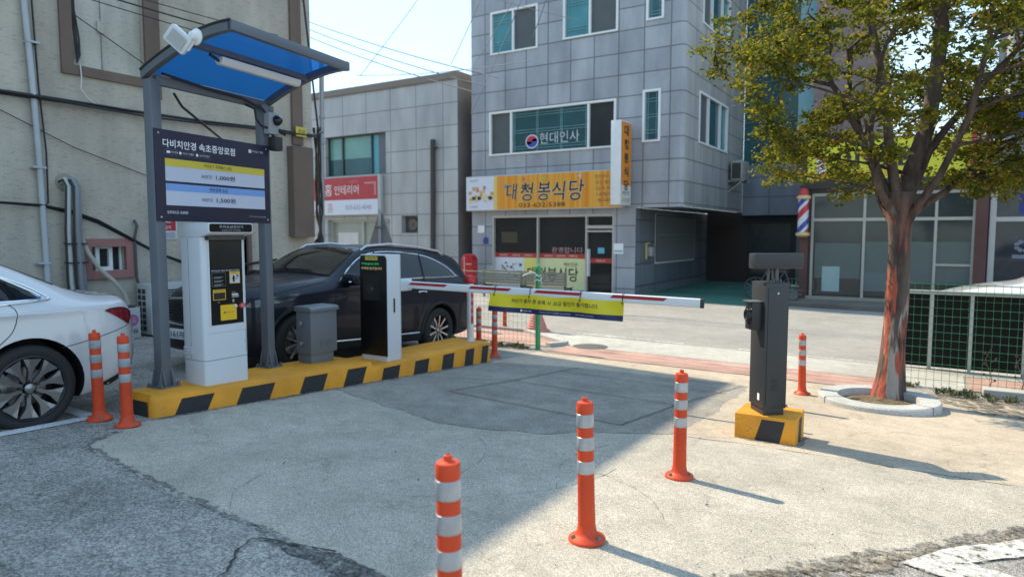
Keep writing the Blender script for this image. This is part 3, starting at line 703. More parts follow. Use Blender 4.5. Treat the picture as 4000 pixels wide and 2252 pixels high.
# inside the glass: shapes seen dimly
k = M(); k.rect(FB, -14.1, -13.4, 1.35, 1.75, -.115); k.obj("menu_board", mat("menu_olive", (.055, .05, .025)), sf, smooth=0)
# ground floor side window with bars, gas meter, notices
o = window(bg, FG, 23.5, 28.1, .6, 2.4, [25.0, 27.0], [GGREY, GGREY, GGREY], dep=-.02)
k = M()
for i in range(34): u = 23.6 + i * .135; k.box(FG, u, u + .02, .68, 2.32, .06, .075)
k.box(FG, 23.55, 28.05, 1.62, 1.66, .076, .09); k.obj("bars", mat("bar_grey", (.3, .32, .33), rough=.5), o, smooth=0)
gm = thing("gas_meter", "yellow and grey gas meter on the grey ground floor wall by the barred window", "meter", (XG, 22.6, 1.1))
k = M(); k.tube([(XG + .06, 22.55, .8), (XG + .06, 22.55, 1.35), (XG + .06, 22.85, 1.35)], .05); k.obj("pipe", mat("gas_yellow", (.45, .36, .16)), gm)
k = M(); k.box(FG, 22.72, 23.0, .9, 1.22, .03, .2, 0, .03); k.obj("meter_body", mat("meter_grey", (.38, .38, .36)), gm)
nt = thing("wall_notice", "white paper notice with a blue line on the stone pillar by the restaurant door", "notice", (-9.2, FY, 1.2))
k = M(); k.box(FB, -9.45, -9.1, 1.0, 1.35, .0, .012); k.obj("paper", WTXT, nt, smooth=0); k = M(); k.rect(FB, -9.43, -9.12, 1.06, 1.12, .014); k.obj("blue_line", mat("sticker_blue", (.12, .4, .5)), nt, smooth=0)
pl = thing("address_plaque", "small dark blue address plaque below a white notice on the left pillar", "plaque", (-14.8, FY, 1.4))
k = M(); k.prism(FB, [(-14.85, 1.3), (-14.62, 1.3), (-14.62, 1.5), (-14.735, 1.58), (-14.85, 1.5)], .0, .015); k.obj("plate", mat("plaque_blue", (.03, .05, .25)), pl, smooth=0)
k = M(); k.box(FB, -15.1, -14.8, 1.72, 2.0, 0, .015); tag(k.obj("wall_notice", mat("notice_white", (.7, .72, .75)), None, smooth=0, loc=(-14.95, FY, 1.8)), "white square notice high on the left pillar beside the restaurant", "notice")

ORANGE = mat("sign_orange", (.68, .22, .01), rough=.45, var=.2, vscale=1.5)
# striped orange gradient of the printed board (a print of its own, so it stays in the material)
so = bpy.data.materials.new("orange_print"); nt_, b_ = nodes_of(so); g_ = nt_.nodes.new("ShaderNodeNewGeometry"); mp_ = nt_.nodes.new("ShaderNodeMapping"); mp_.inputs['Scale'].default_value = (7, 7, .05)
nt_.links.new(g_.outputs['Position'], mp_.inputs['Vector']); n_ = nt_.nodes.new("ShaderNodeTexNoise"); n_.inputs['Scale'].default_value = 1.0; n_.inputs['Detail'].default_value = 3; nt_.links.new(mp_.outputs[0], n_.inputs['Vector'])
cr_ = nt_.nodes.new("ShaderNodeValToRGB"); cr_.color_ramp.elements[0].position = .38; cr_.color_ramp.elements[0].color = (.64, .215, .012, 1); cr_.color_ramp.elements[1].position = .68; cr_.color_ramp.elements[1].color = (.70, .42, .06, 1)
nt_.links.new(n_.outputs['Fac'], cr_.inputs['Fac']); nt_.links.new(cr_.outputs[0], b_.inputs['Base Color']); b_.inputs['Roughness'].default_value = .45
ms_ = thing("restaurant_sign", "long orange restaurant sign board with black brush lettering and phone number", "sign", (-12.3, FY - .2, 2.5))
k = M(); k.box(FB, -15.47, -9.05, 2.55, 3.84, .02, .26, 0, .012); k.obj("sign_box", mat("sign_back", (.5, .5, .48), rough=.5), ms_)
k = M(); k.rect(FB, -14.05, -9.08, 2.58, 3.81, .264, 0); k.obj("orange_panel", so, ms_, smooth=0); k = M(); k.rect(FB, -15.45, -14.05, 2.58, 3.81, .264); k.rect(FB, -14.2, -14.05, 2.58, 3.81, .267, 1); k.obj("white_panel", [SIGNWH, mat("print_yellow", (.65, .5, .15))], ms_, smooth=0)
k = M()
for i in range(34):
    u, v, r = rnd.uniform(-15.3, -14.25), rnd.uniform(2.85, 3.5), rnd.uniform(.04, .09); k.flat(FB, [(u + r * math.cos(R(a)), v + r * .85 * math.sin(R(a))) for a in range(0, 360, 40)], .268 + i * .0004, i % 4)
for u in (-15.1, -14.85, -14.35): k.flat(FB, [(u + .09 * math.cos(R(a)), 3.02 + .07 * math.sin(R(a))) for a in range(0, 360, 30)], .285, 4)
k.obj("food_picture", [mat("dish_yellow", (.66, .55, .22)), mat("dish_orange", (.6, .3, .08)), mat("dish_cream", (.62, .58, .42)), mat("dish_red", (.5, .2, .16)), mat("dish_black", (.03, .03, .03))], ms_, smooth=0)
HALO = mat("halo_cream", (.70, .66, .52))
for ch, u, v, h in (("대", -13.4, 3.22, .58), ("청", -12.75, 3.2, .66), ("봉", -12.05, 3.2, .66), ("식", -11.45, 3.2, .66), ("당", -10.75, 3.2, .72)):
    text(FB, ch, u, v, h * 1.02, .270, HALO, ms_, w=h * .9, bold=.028, ital=.12); text(FB, ch, u, v, h, .276, INK, ms_, w=h * .84, bold=.008, ital=.12)
k = M()
for u, v, c in ((-13.66, 3.42, 0), (-12.9, 3.66, 1), (-12.05, 3.66, 2), (-10.62, 3.68, 3)): k.flat(FB, [(u + .07 * math.cos(R(a)), v + .06 * math.sin(R(a))) for a in range(0, 360, 30)], .281, c)
k.obj("colour_dot", [mat("dot_blue", (.05, .25, .5)), mat("dot_red", (.5, .15, .12)), mat("dot_green", (.3, .45, .1)), mat("dot_lilac", (.5, .45, .55))], ms_, smooth=0)
text(FB, "033-632-5388", -12.15, 2.72, .16, .272, INK, ms_, w=1.9)
for i, s in enumerate(("생선구이 백반", "생선 매운탕", "김치 찌개", "내장탕", "동태탕")): text(FB, s, -9.65, 3.62 - i * .2, .13, .272, mat("menu_ink", (.18, .12, .08)), ms_, w=.85 - i * .06)
text(FB, "백반전문", -15.1, 3.68, .09, .272, mat("grey_ink", (.26, .29, .37)), ms_); text(FB, "단체환영", -15.1, 2.7, .09, .272, mat("grey_ink", (.26, .29, .37)), ms_)
# projecting blade sign
FP = Fr((-8.78, 0, 0), (0, 1, 0), (0, 0, 1), (1, 0, 0)); FQ = Fr((0, FY - 1.02, 0), (1, 0, 0), (0, 0, 1), (0, -1, 0))
vs_ = thing("blade_sign", "tall narrow orange blade sign with a white edge sticking out of the tiled facade", "sign", (-9.0, FY - .7, 2.6))
k = M(); k.box(FQ, -9.15, -8.8, 2.62, 5.32, -.88, 0, 0, .01); k.obj("sign_box", mat("blade_white", (.68, .7, .71), rough=.4), vs_)
FPo = Fr((-8.797, 0, 0), (0, 1, 0), (0, 0, 1), (1, 0, 0))
k = M(); k.rect(FPo, FY - .99, FY - .17, 3.25, 5.29, .004, 0); k.rect(FPo, FY - .99, FY - .17, 2.65, 3.25, .004, 1); k.obj("print_panel", [ORANGE, mat("blade_cream", (.6, .57, .5))], vs_, smooth=0)
for i, ch in enumerate("대청봉식당"): text(FPo, ch, FY - .58, 5.02 - i * .44, .34, .009, INK, vs_, w=.36, bold=.03)
text(FPo, "백반전문", FY - .58, 3.0, .13, .009, mat("dish_purple", (.14, .07, .2)), vs_, w=.55); text(FPo, "632-5388", FY - .58, 2.78, .14, .009, mat("grey_ink", (.26, .29, .37)), vs_, w=.6)
k = M(); k.box(FB, -9.0, -8.9, 4.6, 4.66, 0, .16); k.box(FB, -9.0, -8.9, 3.2, 3.26, 0, .16); k.obj("bracket", ALU, vs_)
# wall mounted condenser on the side
ac = thing("wall_condenser", "rusty outdoor condenser on a bracket high on the side of the tiled building", "air conditioner", (XC + .3, 27.6, 4))
k = M(); k.box(FS, 27.1, 28.2, 3.75, 4.5, .12, .55, 0, .02); k.obj("casing", mat("old_casing", (.34, .32, .29), rough=.6, var2=.3), ac); k = M(); k.rect(Fr((0, 27.098, 0), (1, 0, 0), (0, 0, 1), (0, -1, 0)), XC + .16, XC + .5, 3.8, 4.4); k.obj("coil", mat("coil_dark", (.04, .035, .03)), ac)
k = M(); k.tube([FS.p(27.2, 3.72, 0), FS.p(27.2, 3.72, .6)], .03); k.tube([FS.p(28.1, 3.72, 0), FS.p(28.1, 3.72, .6)], .03); k.tube([FS.p(27.2, 3.3, 0), FS.p(27.2, 3.72, .55)], .025); k.obj("bracket", ALU, ac)
# passage doors
k = M(); FR = Fr((0, 29.98, 0), (1, 0, 0), (0, 0, 1), (0, -1, 0)); k.box(FR, -8.3, -6.9, -.42, 2.0, -.02, .03); k.obj("passage_door", mat("dark_red_door", (.03, .014, .012), rough=.5), bg, smooth=0)
k = M(); k.box(FR, -6.75, -5.2, -.2, 2.1, -.02, .02); o = k.obj("glass_door", mat("lobby_glass", (.03, .035, .035), rough=.08, var=.5), bg, smooth=0)
sheet("green_floor", [(-8.6, 20.2), (-4.4, 20.4), (-4.4, 29.9), (-8.6, 29.9)], .006, mat("green_floor_paint", (.05, .16, .12), rough=.7, var2=.3))

# ---- shops on the right
FZ = 22.5
FH = Fr((0, FZ, 0), (1, 0, 0), (0, 0, 1), (0, -1, 0))
sh = thing("barber_shop", "single storey barber shop with wide glass front and yellow sign behind the tree", "building", (-1.4, FZ, -.4))
k = M(); k.box(ID, -3.62, 1.0, FZ, FZ + 6, -.6, 2.9); k.box(FH, -3.62, 1.0, 2.9, 4.4, -6, .0); k.obj("wall", mat("shop_wall", (.10, .10, .095), rough=.7), sh, smooth=0)
k = M(); k.box(FH, -3.3, .78, -.2, 2.86, .005, .02); k.obj("shop_window", mat("shop_window_glass", (.035, .045, .045), rough=.08, var=.4, vscale=.9), sh, smooth=0)
k = M()
for u in (-3.32, -1.92, -.14, .74): k.box(FH, u, u + .07, -.2, 2.86, .02, .07)
k.box(FH, -3.3, .78, 2.05, 2.14, .021, .068); k.box(FH, -.1, .78, .78, .84, .021, .066); k.box(FH, -3.3, .78, 2.8, 2.88, .021, .072); k.obj("frame", mat("shop_frame", (.40, .38, .34), rough=.5), sh, smooth=0)
k = M(); k.rect(FH, -3.2, -1.95, .35, 1.4, .024, 0); k.rect(FH, -1.9, .75, .3, 1.45, .024, 0); k.rect(FH, -2.98, -2.5, -.05, .7, .026, 1); k.rect(FH, -1.85, -.9, .0, .55, .026, 2)
k.obj("frosted_film", [mat("film_green", (.085, .115, .112), rough=.3), mat("film_cyan", (.27, .38, .39), rough=.3), mat("film_grey", (.10, .135, .145), rough=.3)], sh, smooth=0)
k = M(); k.box(FH, -3.4, 1.0, -.55, -.2, .02, .22); k.obj("sill", mat("sill_concrete", (.30, .27, .22), rough=.8), sh, smooth=0)
PILB = mat("pillar_brown", (.10, .04, .033), rough=.6, var2=.3)
k = M(); k.box(FH, -3.62, -3.38, -.45, 3.1, .06, .2); k.obj("brown_pillar", PILB, sh, smooth=0)
k = M(); k.box(FH, .80, 1.08, -.45, 2.9, .06, .2); k.obj("brown_pillar", mat("pillar_brown", (.10, .04, .033), rough=.6, var2=.3), sh, smooth=0)
struct((lambda kk: kk.obj("stone_step", mat("step_stone", (.15, .135, .115), rough=.9, bump=.5, var2=.35), smooth=0))(M().box(FH, -4.2, 8, -.7, -.28, .22, 1.7, 0, .02)))
ys = thing("barber_sign", "yellow barber sign board with a striped pole picture and red lettering", "sign", (-1.4, FZ - .3, 3.2))
k = M(); k.box(FH, -3.6, .9, 3.0, 4.42, .01, .26, 0, .01); k.obj("sign_box", mat("sign_dark_frame", (.035, .032, .03)), ys); k = M(); k.rect(FH, -3.45, .78, 3.25, 4.36, .265); k.obj("yellow_panel", mat("sign_yellow", (.58, .55, .03), rough=.5, var=.1), ys, smooth=0)
k = M(); k.rect(FH, -3.2, -2.95, 3.45, 3.95, .27, 0)
for i in range(4): k.flat(FH, [(-3.2, 3.48 + i * .12), (-2.95, 3.58 + i * .12), (-2.95, 3.63 + i * .12), (-3.2, 3.53 + i * .12)], .274, 1 + i % 2)
k.rect(FH, -3.22, -2.93, 3.35, 3.45, .272, 2); k.obj("pole_picture", [WTXT, mat("dish_purple", (.14, .07, .2)), SIGNRED], ys, smooth=0)
text(FH, "이용원", -1.6, 3.85, .55, .27, INK, ys, w=2.2, bold=.03); text(FH, "남성 컷트 전문", -1.9, 3.42, .2, .27, mat("orange_ink", (.6, .15, .03)), ys)
bp_ = thing("barber_pole", "red white and blue striped barber pole with cream caps on a brown post", "barber pole", (-3.5, FZ - .45, 1.6))
spm = bpy.data.materials.new("spiral_stripes"); nt_, b_ = nodes_of(spm); tc_ = nt_.nodes.new("ShaderNodeTexCoord"); sx_ = nt_.nodes.new("ShaderNodeSeparateXYZ"); nt_.links.new(tc_.outputs['Object'], sx_.inputs[0])
at_ = nt_.nodes.new("ShaderNodeMath"); at_.operation = 'ARCTAN2'; nt_.links.new(sx_.outputs[0], at_.inputs[0]); nt_.links.new(sx_.outputs[1], at_.inputs[1])
m1 = nt_.nodes.new("ShaderNodeMath"); m1.operation = 'MULTIPLY_ADD'; m1.inputs[1].default_value = 1 / 6.2832; nt_.links.new(at_.outputs[0], m1.inputs[0])
m0 = nt_.nodes.new("ShaderNodeMath"); m0.operation = 'MULTIPLY'; m0.inputs[1].default_value = 1.3; nt_.links.new(sx_.outputs[2], m0.inputs[0]); nt_.links.new(m0.outputs[0], m1.inputs[2])
fr_ = nt_.nodes.new("ShaderNodeMath"); fr_.operation = 'FRACT'; nt_.links.new(m1.outputs[0], fr_.inputs[0]); cr_ = nt_.nodes.new("ShaderNodeValToRGB"); cr_.color_ramp.interpolation = 'CONSTANT'
E_ = cr_.color_ramp.elements; E_[0].color = (.55, .56, .6, 1); E_[1].position = .3; E_[1].color = (.45, .02, .03, 1)
for p_, c_ in ((.6, (.55, .56, .6, 1)), (.75, (.03, .05, .3, 1))): e_ = E_.new(p_); e_.color = c_
nt_.links.new(fr_.outputs[0], cr_.inputs['Fac']); nt_.links.new(cr_.outputs[0], b_.inputs['Base Color']); b_.inputs['Roughness'].default_value = .2
bx, by = -3.5, FZ - .42
k = M(); k.lathe([(.15, 0), (.15, .98)], (bx, by, 1.72), n=20); k.obj("striped_cylinder", spm, bp_)
CAPC = mat("cap_cream", (.55, .42, .2), rough=.4)
k = M(); k.lathe([(0, 0), (.12, .0), (.2, .05), (.2, .12), (.15, .14)], (bx, by, 1.58), n=20); k.obj("cap", CAPC, bp_)
k = M(); k.lathe([(.15, 0), (.2, .02), (.2, .09), (.14, .12)], (bx, by, 2.7), n=20); k.obj("cap", mat("cap_cream", (.55, .42, .2), rough=.4), bp_)
k = M(); k.lathe([(.14, 0), (.14, .1), (.1, .2), (0, .24)], (bx, by, 2.81), n=20); k.obj("red_dome", SIGNRED, bp_)
pb = thing("pink_building", "plain mauve pink building rising behind the barber shop", "building", (-2.5, 28, 0)); k = M(); k.box(ID, -4.3, -2.3, 28.6, 36, -.5, 15); k.obj("wall", mat("mauve_render", (.28, .20, .20), rough=.85, var2=.15), pb, smooth=0)
k = M(); k.box(ID, -4.32, -2.28, 28.58, 28.599, 10.5, 10.7); k.obj("string_course", mat("course_grey", (.3, .27, .26)), pb, smooth=0)
s2 = thing("corner_shop", "grey shop with dark glass and blue signs at the right edge behind the tree", "building", (3, FZ, -.4))
k = M(); k.box(ID, 1.1, 9, FZ + .02, FZ + 7, -.6, 4.1); k.obj("wall", mat("shop_wall2", (.16, .16, .16), rough=.7), s2, smooth=0)
k = M(); k.box(FH, 1.25, 8.8, -.3, 2.9, .0, .02); k.obj("shop_window", mat("shop_window_dark", (.03, .036, .045), rough=.08, var=.4), s2, smooth=0)
k = M()
for u in (1.12, 3.2, 5.4): k.box(FH, u, u + .14, -.3, 2.9, .02, .09)
k.box(FH, 1.12, 8.8, 2.0, 2.12, .022, .088); k.obj("frame", mat("shop_frame2", (.42, .41, .4), rough=.4), s2, smooth=0)
k = M(); k.rect(FH, 1.75, 3.1, 2.2, 2.7, .026); k.obj("blue_film", mat("film_blue", (.015, .03, .22)), s2, smooth=0)
k = M()
for i in range(9): a = R(i * 40); k.flat(FH, [(1.9 + .17 * math.cos(a) + .06 * math.cos(R(b)), 1.35 + .12 * math.sin(a) + .06 * math.sin(R(b))) for b in range(0, 360, 60)], .026)
k.rect(FH, 1.65, 2.15, 1.02, 1.12, .026); k.obj("emblem", mat("emblem_grey", (.16, .18, .24)), s2, smooth=0)
u2 = thing("upper_storey", "blue and white signed upper storey set back behind the corner shop", "building", (4, 25.5, 4)); k = M(); k.box(ID, 1.6, 11, 25.5, 32, -.5, 9.5); k.obj("wall", mat("upper_wall", (.33, .34, .36), rough=.7), u2, smooth=0)
FU = Fr((0, 25.48, 0), (1, 0, 0), (0, 0, 1), (0, -1, 0))
k = M()
for a, b, c, e, mi in ((1.8, 3.6, 7.6, 8.6, 0), (4, 6, 6.2, 7.0, 0), (1.7, 3.4, 5.0, 5.5, 0), (3.6, 5.4, 4.8, 5.5, 1), (2.3, 4.2, 6.0, 6.5, 1), (5, 7.4, 7.8, 8.6, 0)): k.box(FU, a, b, c, e, 0, .12, mi)
k.obj("sign_panel", [mat("panel_blue", (.02, .06, .35)), mat("panel_teal", (.05, .3, .32))], u2, smooth=0)
vr = thing("red_banner_sign", "narrow upright red sign at the right end of the yellow barber sign", "sign", (.75, FZ - .5, 3.3)); k = M(); k.box(FH, .62, 1.02, 3.2, 5.15, .3, .46, 0, .02); k.obj("sign_box", SIGNRED, vr); 
text(FH, "미", .82, 4.7, .3, .464, WTXT, vr); text(FH, "용", .82, 4.2, .3, .464, WTXT, vr); text(FH, "실", .82, 3.7, .3, .464, WTXT, vr)
k = M(); k.box(FH, .7, .94, 3.6, 3.66, .26, .3); k.box(FH, .7, .94, 4.36, 4.42, .0, .3); k.obj("bracket", ALU, vr)

# ================================================================== ON THE LEFT WALL
PIPEW = mat("pvc_grey", (.42, .45, .48), rough=.5, var2=.2)
def at_wall(y, z, d=.05): return Vector((WX + d, y, z))
def cable(name, label, pts, r, m=BLACKM, cat="cable", group=None, n=6):
    k = M(); k.tube(pts, r, n); o = k.obj(name, m, None, loc=pts[0]); return tag(o, label, cat, group)
k = M(); k.tube([at_wall(4.93, 7, .07), at_wall(4.99, 5.1, .07), at_wall(5.04, 4.1, .07), at_wall(5.08, 2.9, .07), at_wall(5.12, .6, .07)], .042, 12)
for z in (4.5, 2.65, 1.2): k.box(FW, 4.98, 5.16, z, z + .03, 0, .12)
tag(k.obj("drain_pipe", PIPEW, None, loc=at_wall(5.1, .6)), "pale grey PVC drain pipe running up the far left of the stucco wall", "pipe")
cable("wall_cable", "thin black cable running beside the pale drain pipe", [at_wall(5.06, 7, .06), at_wall(5.10, 5.1, .06), at_wall(5.13, 3.9, .06), at_wall(5.19, 2.9, .06), at_wall(5.18, 2.13, .06), at_wall(5.06, 2.08, .06)], .014)
k = M()
for j in range(5):
    z = 3.72 + (j % 3 - 1) * .02; y0 = -2
    pts = [(WX + .08 + j * .012, y0, z + .1 - j * .012)] + [(WX + .08 + j * .012 + .02 * math.sin(y * 2 + j), y, z + .012 * (y - 5) - .02 * j * math.sin((y - 4.5) * .6) ** 2) for y in (3, 4.6, 5.1, 5.9, 6.8, 7.8, 9.0, 10.4)] + [(WX - 1.2, 11.9, 4.15)]
    k.tube(pts, .016 if j else .026, 6)
tag(k.obj("cable_bundle", BLACKM, None, loc=at_wall(5, 3.7)), "thick black bundle of cables crossing the stucco wall behind the blue roof", "cable")
k = M()
for j in range(3):
    k.tube([at_wall(y, z + .015 * j - .008 * j * math.sin(y * 3), .06 + .02 * j) for y, z in ((-1, 2.2), (3, 2.1), (4.57, 2.11), (5.09, 2.08), (5.5, 1.98), (5.89, 1.84), (6.87, 1.32), (7.35, 1.13), (8.2, 1.0), (9.4, 1.12))], .013, 6)
tag(k.obj("cable_bundle", BLACKM, None, loc=at_wall(5, 2)), "low black cables sagging down the stucco wall over the pink window", "cable")
for i, (pts, r, lab) in enumerate((
    ([at_wall(3.5, 3.85), at_wall(4.63, 3.45), at_wall(5.6, 3.02), at_wall(6.83, 2.64), at_wall(7.6, 2.55)], .007, "thin dark wire slanting down the wall below the thick cable bundle"),
    ([at_wall(5.66, 5.1), at_wall(6.2, 4.84), at_wall(6.81, 4.54), at_wall(7.1, 4.38)], .008, "thin dark wire slanting across the recessed pale wall panel"),
    ([at_wall(5.74, 4.32, .07), at_wall(5.75, 4.12, .07), at_wall(5.73, 3.95, .07), at_wall(5.82, 3.83, .07), at_wall(5.95, 3.74, .07)], .009, "thin white wire hanging from the brown band to the cable bundle"))):
    cable("wall_wire", lab, pts, r, mat("wire_white", (.6, .6, .58)) if i == 2 else BLACKM, "wire")
for i in range(3):
    cable("overhead_wire", ("uppermost", "middle", "lowest")[i] + " of three wires crossing the top left of the stucco wall", sag((WX + .9, 4.2, 5.38 - i * .1), (WX + .3, 9.4, 5.62 - i * .17), .05), .008 if i != 1 else .013, BLACKM, "wire", "wires at the top of the stucco wall")
k = M()
for j in range(5): k.tube([at_wall(5.70 + .012 * j, 6.5, -.05 + .02 * (j % 2)), at_wall(5.68 + .015 * j, 5.2, -.04), at_wall(5.72 + .018 * j, 4.75, -.03 + .02 * (j % 2)), at_wall(5.75 + .012 * j, 4.36 + .03 * j, -.04)], .011, 6)
tag(k.obj("cable_bundle", BLACKM, None, loc=at_wall(5.75, 4.4)), "vertical black cables coming down inside the brown framed recess", "cable")
# conduit bundle to the condensers
cb = thing("conduit_bundle", "bundle of taped white and grey conduits coming out of a hole in the stucco wall", "conduit", at_wall(5.45, .6))
k = M(); k.lathe([(.15, 0), (.13, .02), (0, .02)], at_wall(5.46, 2.47, 0), 'X', n=14); k.obj("hole_putty", mat("putty", (.30, .27, .22), rough=.9, bump=.6), cb)
def hose(y0, y1, r, m, d):
    kk = M(); kk.tube([at_wall(y0, 2.46, -.02), at_wall(y0 + .01, 2.5, .1 + d), at_wall(y0 + .03, 2.4, .15 + d), at_wall((y0 + y1) / 2, 1.7, .13 + d), at_wall(y1, .9, .12 + d), at_wall(y1 + .05, .3, .12 + d)], r, 10); kk.obj("conduit", m, cb)
hose(5.40, 5.42, .045, mat("tape_white", (.50, .50, .47), rough=.6, var2=.3, bump=.3, bscale=25), 0); hose(5.50, 5.55, .05, mat("conduit_grey", (.20, .21, .22), rough=.5), .03); hose(5.55, 5.62, .035, mat("conduit_grey", (.20, .21, .22), rough=.5), 0); hose(5.36, 5.36, .016, BLACKM, .03); hose(5.45, 5.47, .015, BLACKM, .07)
k = M()
for z in (1.5, 1.2): k.box(FW, 5.37, 5.66, z, z + .02, .05, .2)
k.obj("cable_tie", BLACKM, cb)
k = M(); k.tube([at_wall(5.58, 1.62, .0), at_wall(5.62, 1.58, .1), at_wall(5.68, 1.36, .16), at_wall(5.82, 1.1, .2), at_wall(6.0, .9, .25), at_wall(6.12, .7, .33), at_wall(6.16, .48, .38)], .036, 10)
tag(k.obj("insulated_pipe", mat("tape_cream", (.42, .39, .33), rough=.7, var2=.3, bump=.3, bscale=25), None, loc=at_wall(6, .5)), "cream taped refrigerant pipe slanting past the pink window", "pipe")
k = M(); k.tube([at_wall(6.5, 1.9, .04), at_wall(6.53, 1.8, .07), at_wall(6.48, 1.6, .07), at_wall(6.49, .9, .07), at_wall(6.6, .5, .1)], .024, 8)
tag(k.obj("stub_pipe", mat("rubber_dark", (.07, .068, .065), rough=.7), None, loc=at_wall(6.5, .5)), "short dark rubber pipe curving out of the wall beside the pink window", "pipe")
# condensers
def condenser(root, x0, x1, y0, y1, z0, z1, m, side=True):
    kk = M(); kk.box(ID, x0, x1, y0, y1, z0 + .06, z1, 0, .015); kk.obj("casing", m, root)
    kk = M()
    for yy in (y0 + .08, y1 - .16): kk.box(ID, x0, x1, yy, yy + .08, z0, z0 + .06)
    kk.obj("foot", mat("foot_grey", (.25, .25, .25)), root)
CASE = mat("condenser_casing", (.45, .46, .45), rough=.5, var2=.12)
ac1 = thing("outdoor_condenser", "small pale condenser with a pink round emblem standing behind the white sedan", "air conditioner", (-11.3, 5.96, -.07))
condenser(ac1, -11.5, -11.12, 5.68, 6.24, -.1, .46, CASE)
F1 = Fr((-11.118, 0, 0), (0, 1, 0), (0, 0, 1), (1, 0, 0)); F2 = Fr((0, 5.678, 0), (1, 0, 0), (0, 0, 1), (0, -1, 0))
k = M(); k.flat(F1, [(6.11 + .10 * math.cos(R(a)), .26 + .095 * math.sin(R(a))) for a in range(0, 360, 15)], .002); o = k.obj("round_emblem", mat("emblem_pink", (.36, .11, .26)), ac1, smooth=0)
text(F1, "LG", 6.11, .26, .085, .004, CASE, ac1, w=.08); text(F1, "LG", 6.12, .08, .065, .004, INK, ac1, w=.13, bold=.02)
k = M(); k.box(ID, -11.5, -11.14, 5.72, 6.18, .462, .50, 0, .01); tag(k.obj("drip_tray", mat("dark_tray", (.06, .062, .065), rough=.5), None, loc=(-11.3, 5.95, .46)), "dark flat tray lying on top of the small condenser", "tray")
ac2 = thing("outdoor_condenser", "large pale condenser with a grid of air slots between sedan and black car", "air conditioner", (-11.4, 7.2, -.1))
condenser(ac2, -11.62, -11.2, 6.47, 7.45, -.1, .82, CASE)
F3 = Fr((0, 6.468, 0), (1, 0, 0), (0, 0, 1), (0, -1, 0)); F4 = Fr((-11.198, 0, 0), (0, 1, 0), (0, 0, 1), (1, 0, 0))
k = M()
for i in range(2):
    for j in range(7): k.rect(F3, -11.58 + i * .13, -11.48 + i * .13, .02 + j * .105, .10 + j * .105, .003)
for j in range(16): k.rect(F4, 6.55, 7.35, .06 + j * .042, .085 + j * .042, .003)
k.obj("air_slots", mat("slot_black", (.03, .032, .035)), ac2, smooth=0)
# red notice on the wall
pn = thing("wall_poster", "red and white notice poster on the stucco wall behind the left shelter post", "poster", at_wall(7.03, 1.8, 0))
k = M(); k.box(FW, 6.79, 7.29, 1.57, 2.06, .01, .02); k.obj("sheet", mat("poster_white", (.5, .51, .53)), pn, smooth=0); k = M(); k.rect(FW, 6.82, 7.26, 1.72, 2.04, .023); k.obj("red_field", mat("poster_red", (.36, .02, .03)), pn, smooth=0)
text(FW, "만원", 7.05, 1.93, .13, .026, WTXT, pn); text(FW, "주차금지", 7.05, 1.78, .06, .026, WTXT, pn); text(FW, "S", 6.86, 1.63, .09, .026, mat("navy_ink", (.02, .02, .1)), pn)
k = M()
for i in range(3): k.rect(FW, 6.98, 7.24, 1.60 + i * .035, 1.61 + i * .035, .024)
k.obj("small_print", mat("navy_ink", (.02, .02, .1)), pn, smooth=0)
k = M(); k.box(FW, 9.96, 10.24, 3.72, 3.92, .1, .12); o = k.obj("cable_tag", mat("tag_yellow", (.55, .46, .06), rough=.5), None, smooth=0, loc=at_wall(10.1, 3.8)); tag(o, "yellow tag hanging on the cable bundle at the end of the wall", "tag")
text(FW, "주의", 10.1, 3.82, .1, .125, INK, o)
k = M(); k.box(FW, 10.3, 10.42, 2.95, 3.25, .0, .12, 0, .02); k.box(FW, 10.32, 10.4, 2.82, 2.95, .0, .1, 1); tag(k.obj("junction_box", [mat("jbox", (.4, .42, .45)), BLACKM], None, loc=at_wall(10.4, 2.9)), "small grey junction box at the corner of the stucco building", "junction box")

# ================================================================== POLES, WIRES AND ROAD SIGN
GALV = mat("galvanised", (.30, .33, .37), rough=.45, metal=.35, var2=.15)
sp_ = thing("steel_pole", "tall thin galvanised steel pole with cables at the corner of the stucco building", "pole", (-13.5, 12.4, -.3))
k = M(); k.tube([(-13.55, 12.4, -.4), (-13.5, 12.4, 3), (-13.42, 12.4, 6.0)], .062, 12); k.obj("shaft", GALV, sp_)
k = M(); k.tube([(-13.42, 12.4, 5.98), (-13.42, 12.4, 6.12)], .08, 12); k.obj("cap", mat("cap_dark", (.1, .11, .12)), sp_)
k = M()
for z in (4.6, 3.95, 2.6): k.tube([(-13.45, 12.4, z), (-13.45, 12.4, z + .06)], .085, 12)
k.obj("clamp", GALV, sp_)
k = M(); rnd = random.Random(5)
for j in range(7): k.tube([(-13.5 + rnd.uniform(-.12, .12), 12.28 + rnd.uniform(-.03, .03), z) for z in (4.35, 3.6, 2.9, 2.2, 1.5)] + [(-13.5 + rnd.uniform(-.25, .25), 12.25, 1.1)], .02, 6)
for j in range(6): k.tube([(-13.5, 12.26, 1.7 - j * .06), (-13.5 + .2 * math.cos(j), 12.2, 1.45), (-13.5 - .22, 12.2, 1.25 + .03 * j), (-13.5 + .25 * math.sin(j * 2), 12.2, 1.2), (-13.5, 12.26, 1.7 - j * .05)], .022, 6)
tag(k.obj("cable_bundle", BLACKM, None, loc=(-13.5, 12.3, 1.1)), "tangle of black cables hanging down the galvanised steel pole", "cable")
cable("wall_cable", "pair of black drop cables curving down from the roof past the stucco corner", sag((WX + .1, 9.95, 9), (WX + .35, 10.35, 3.9), -.02) + sag((WX + .35, 10.35, 3.9), (-13.4, 12.2, 1.6), .2)[1:], .022)
cable("wall_cable", "black cable from the steel pole drooping behind the parked black car", sag((-13.5, 12.25, 1.3), (WX + .15, 8.0, .95), .1), .03)
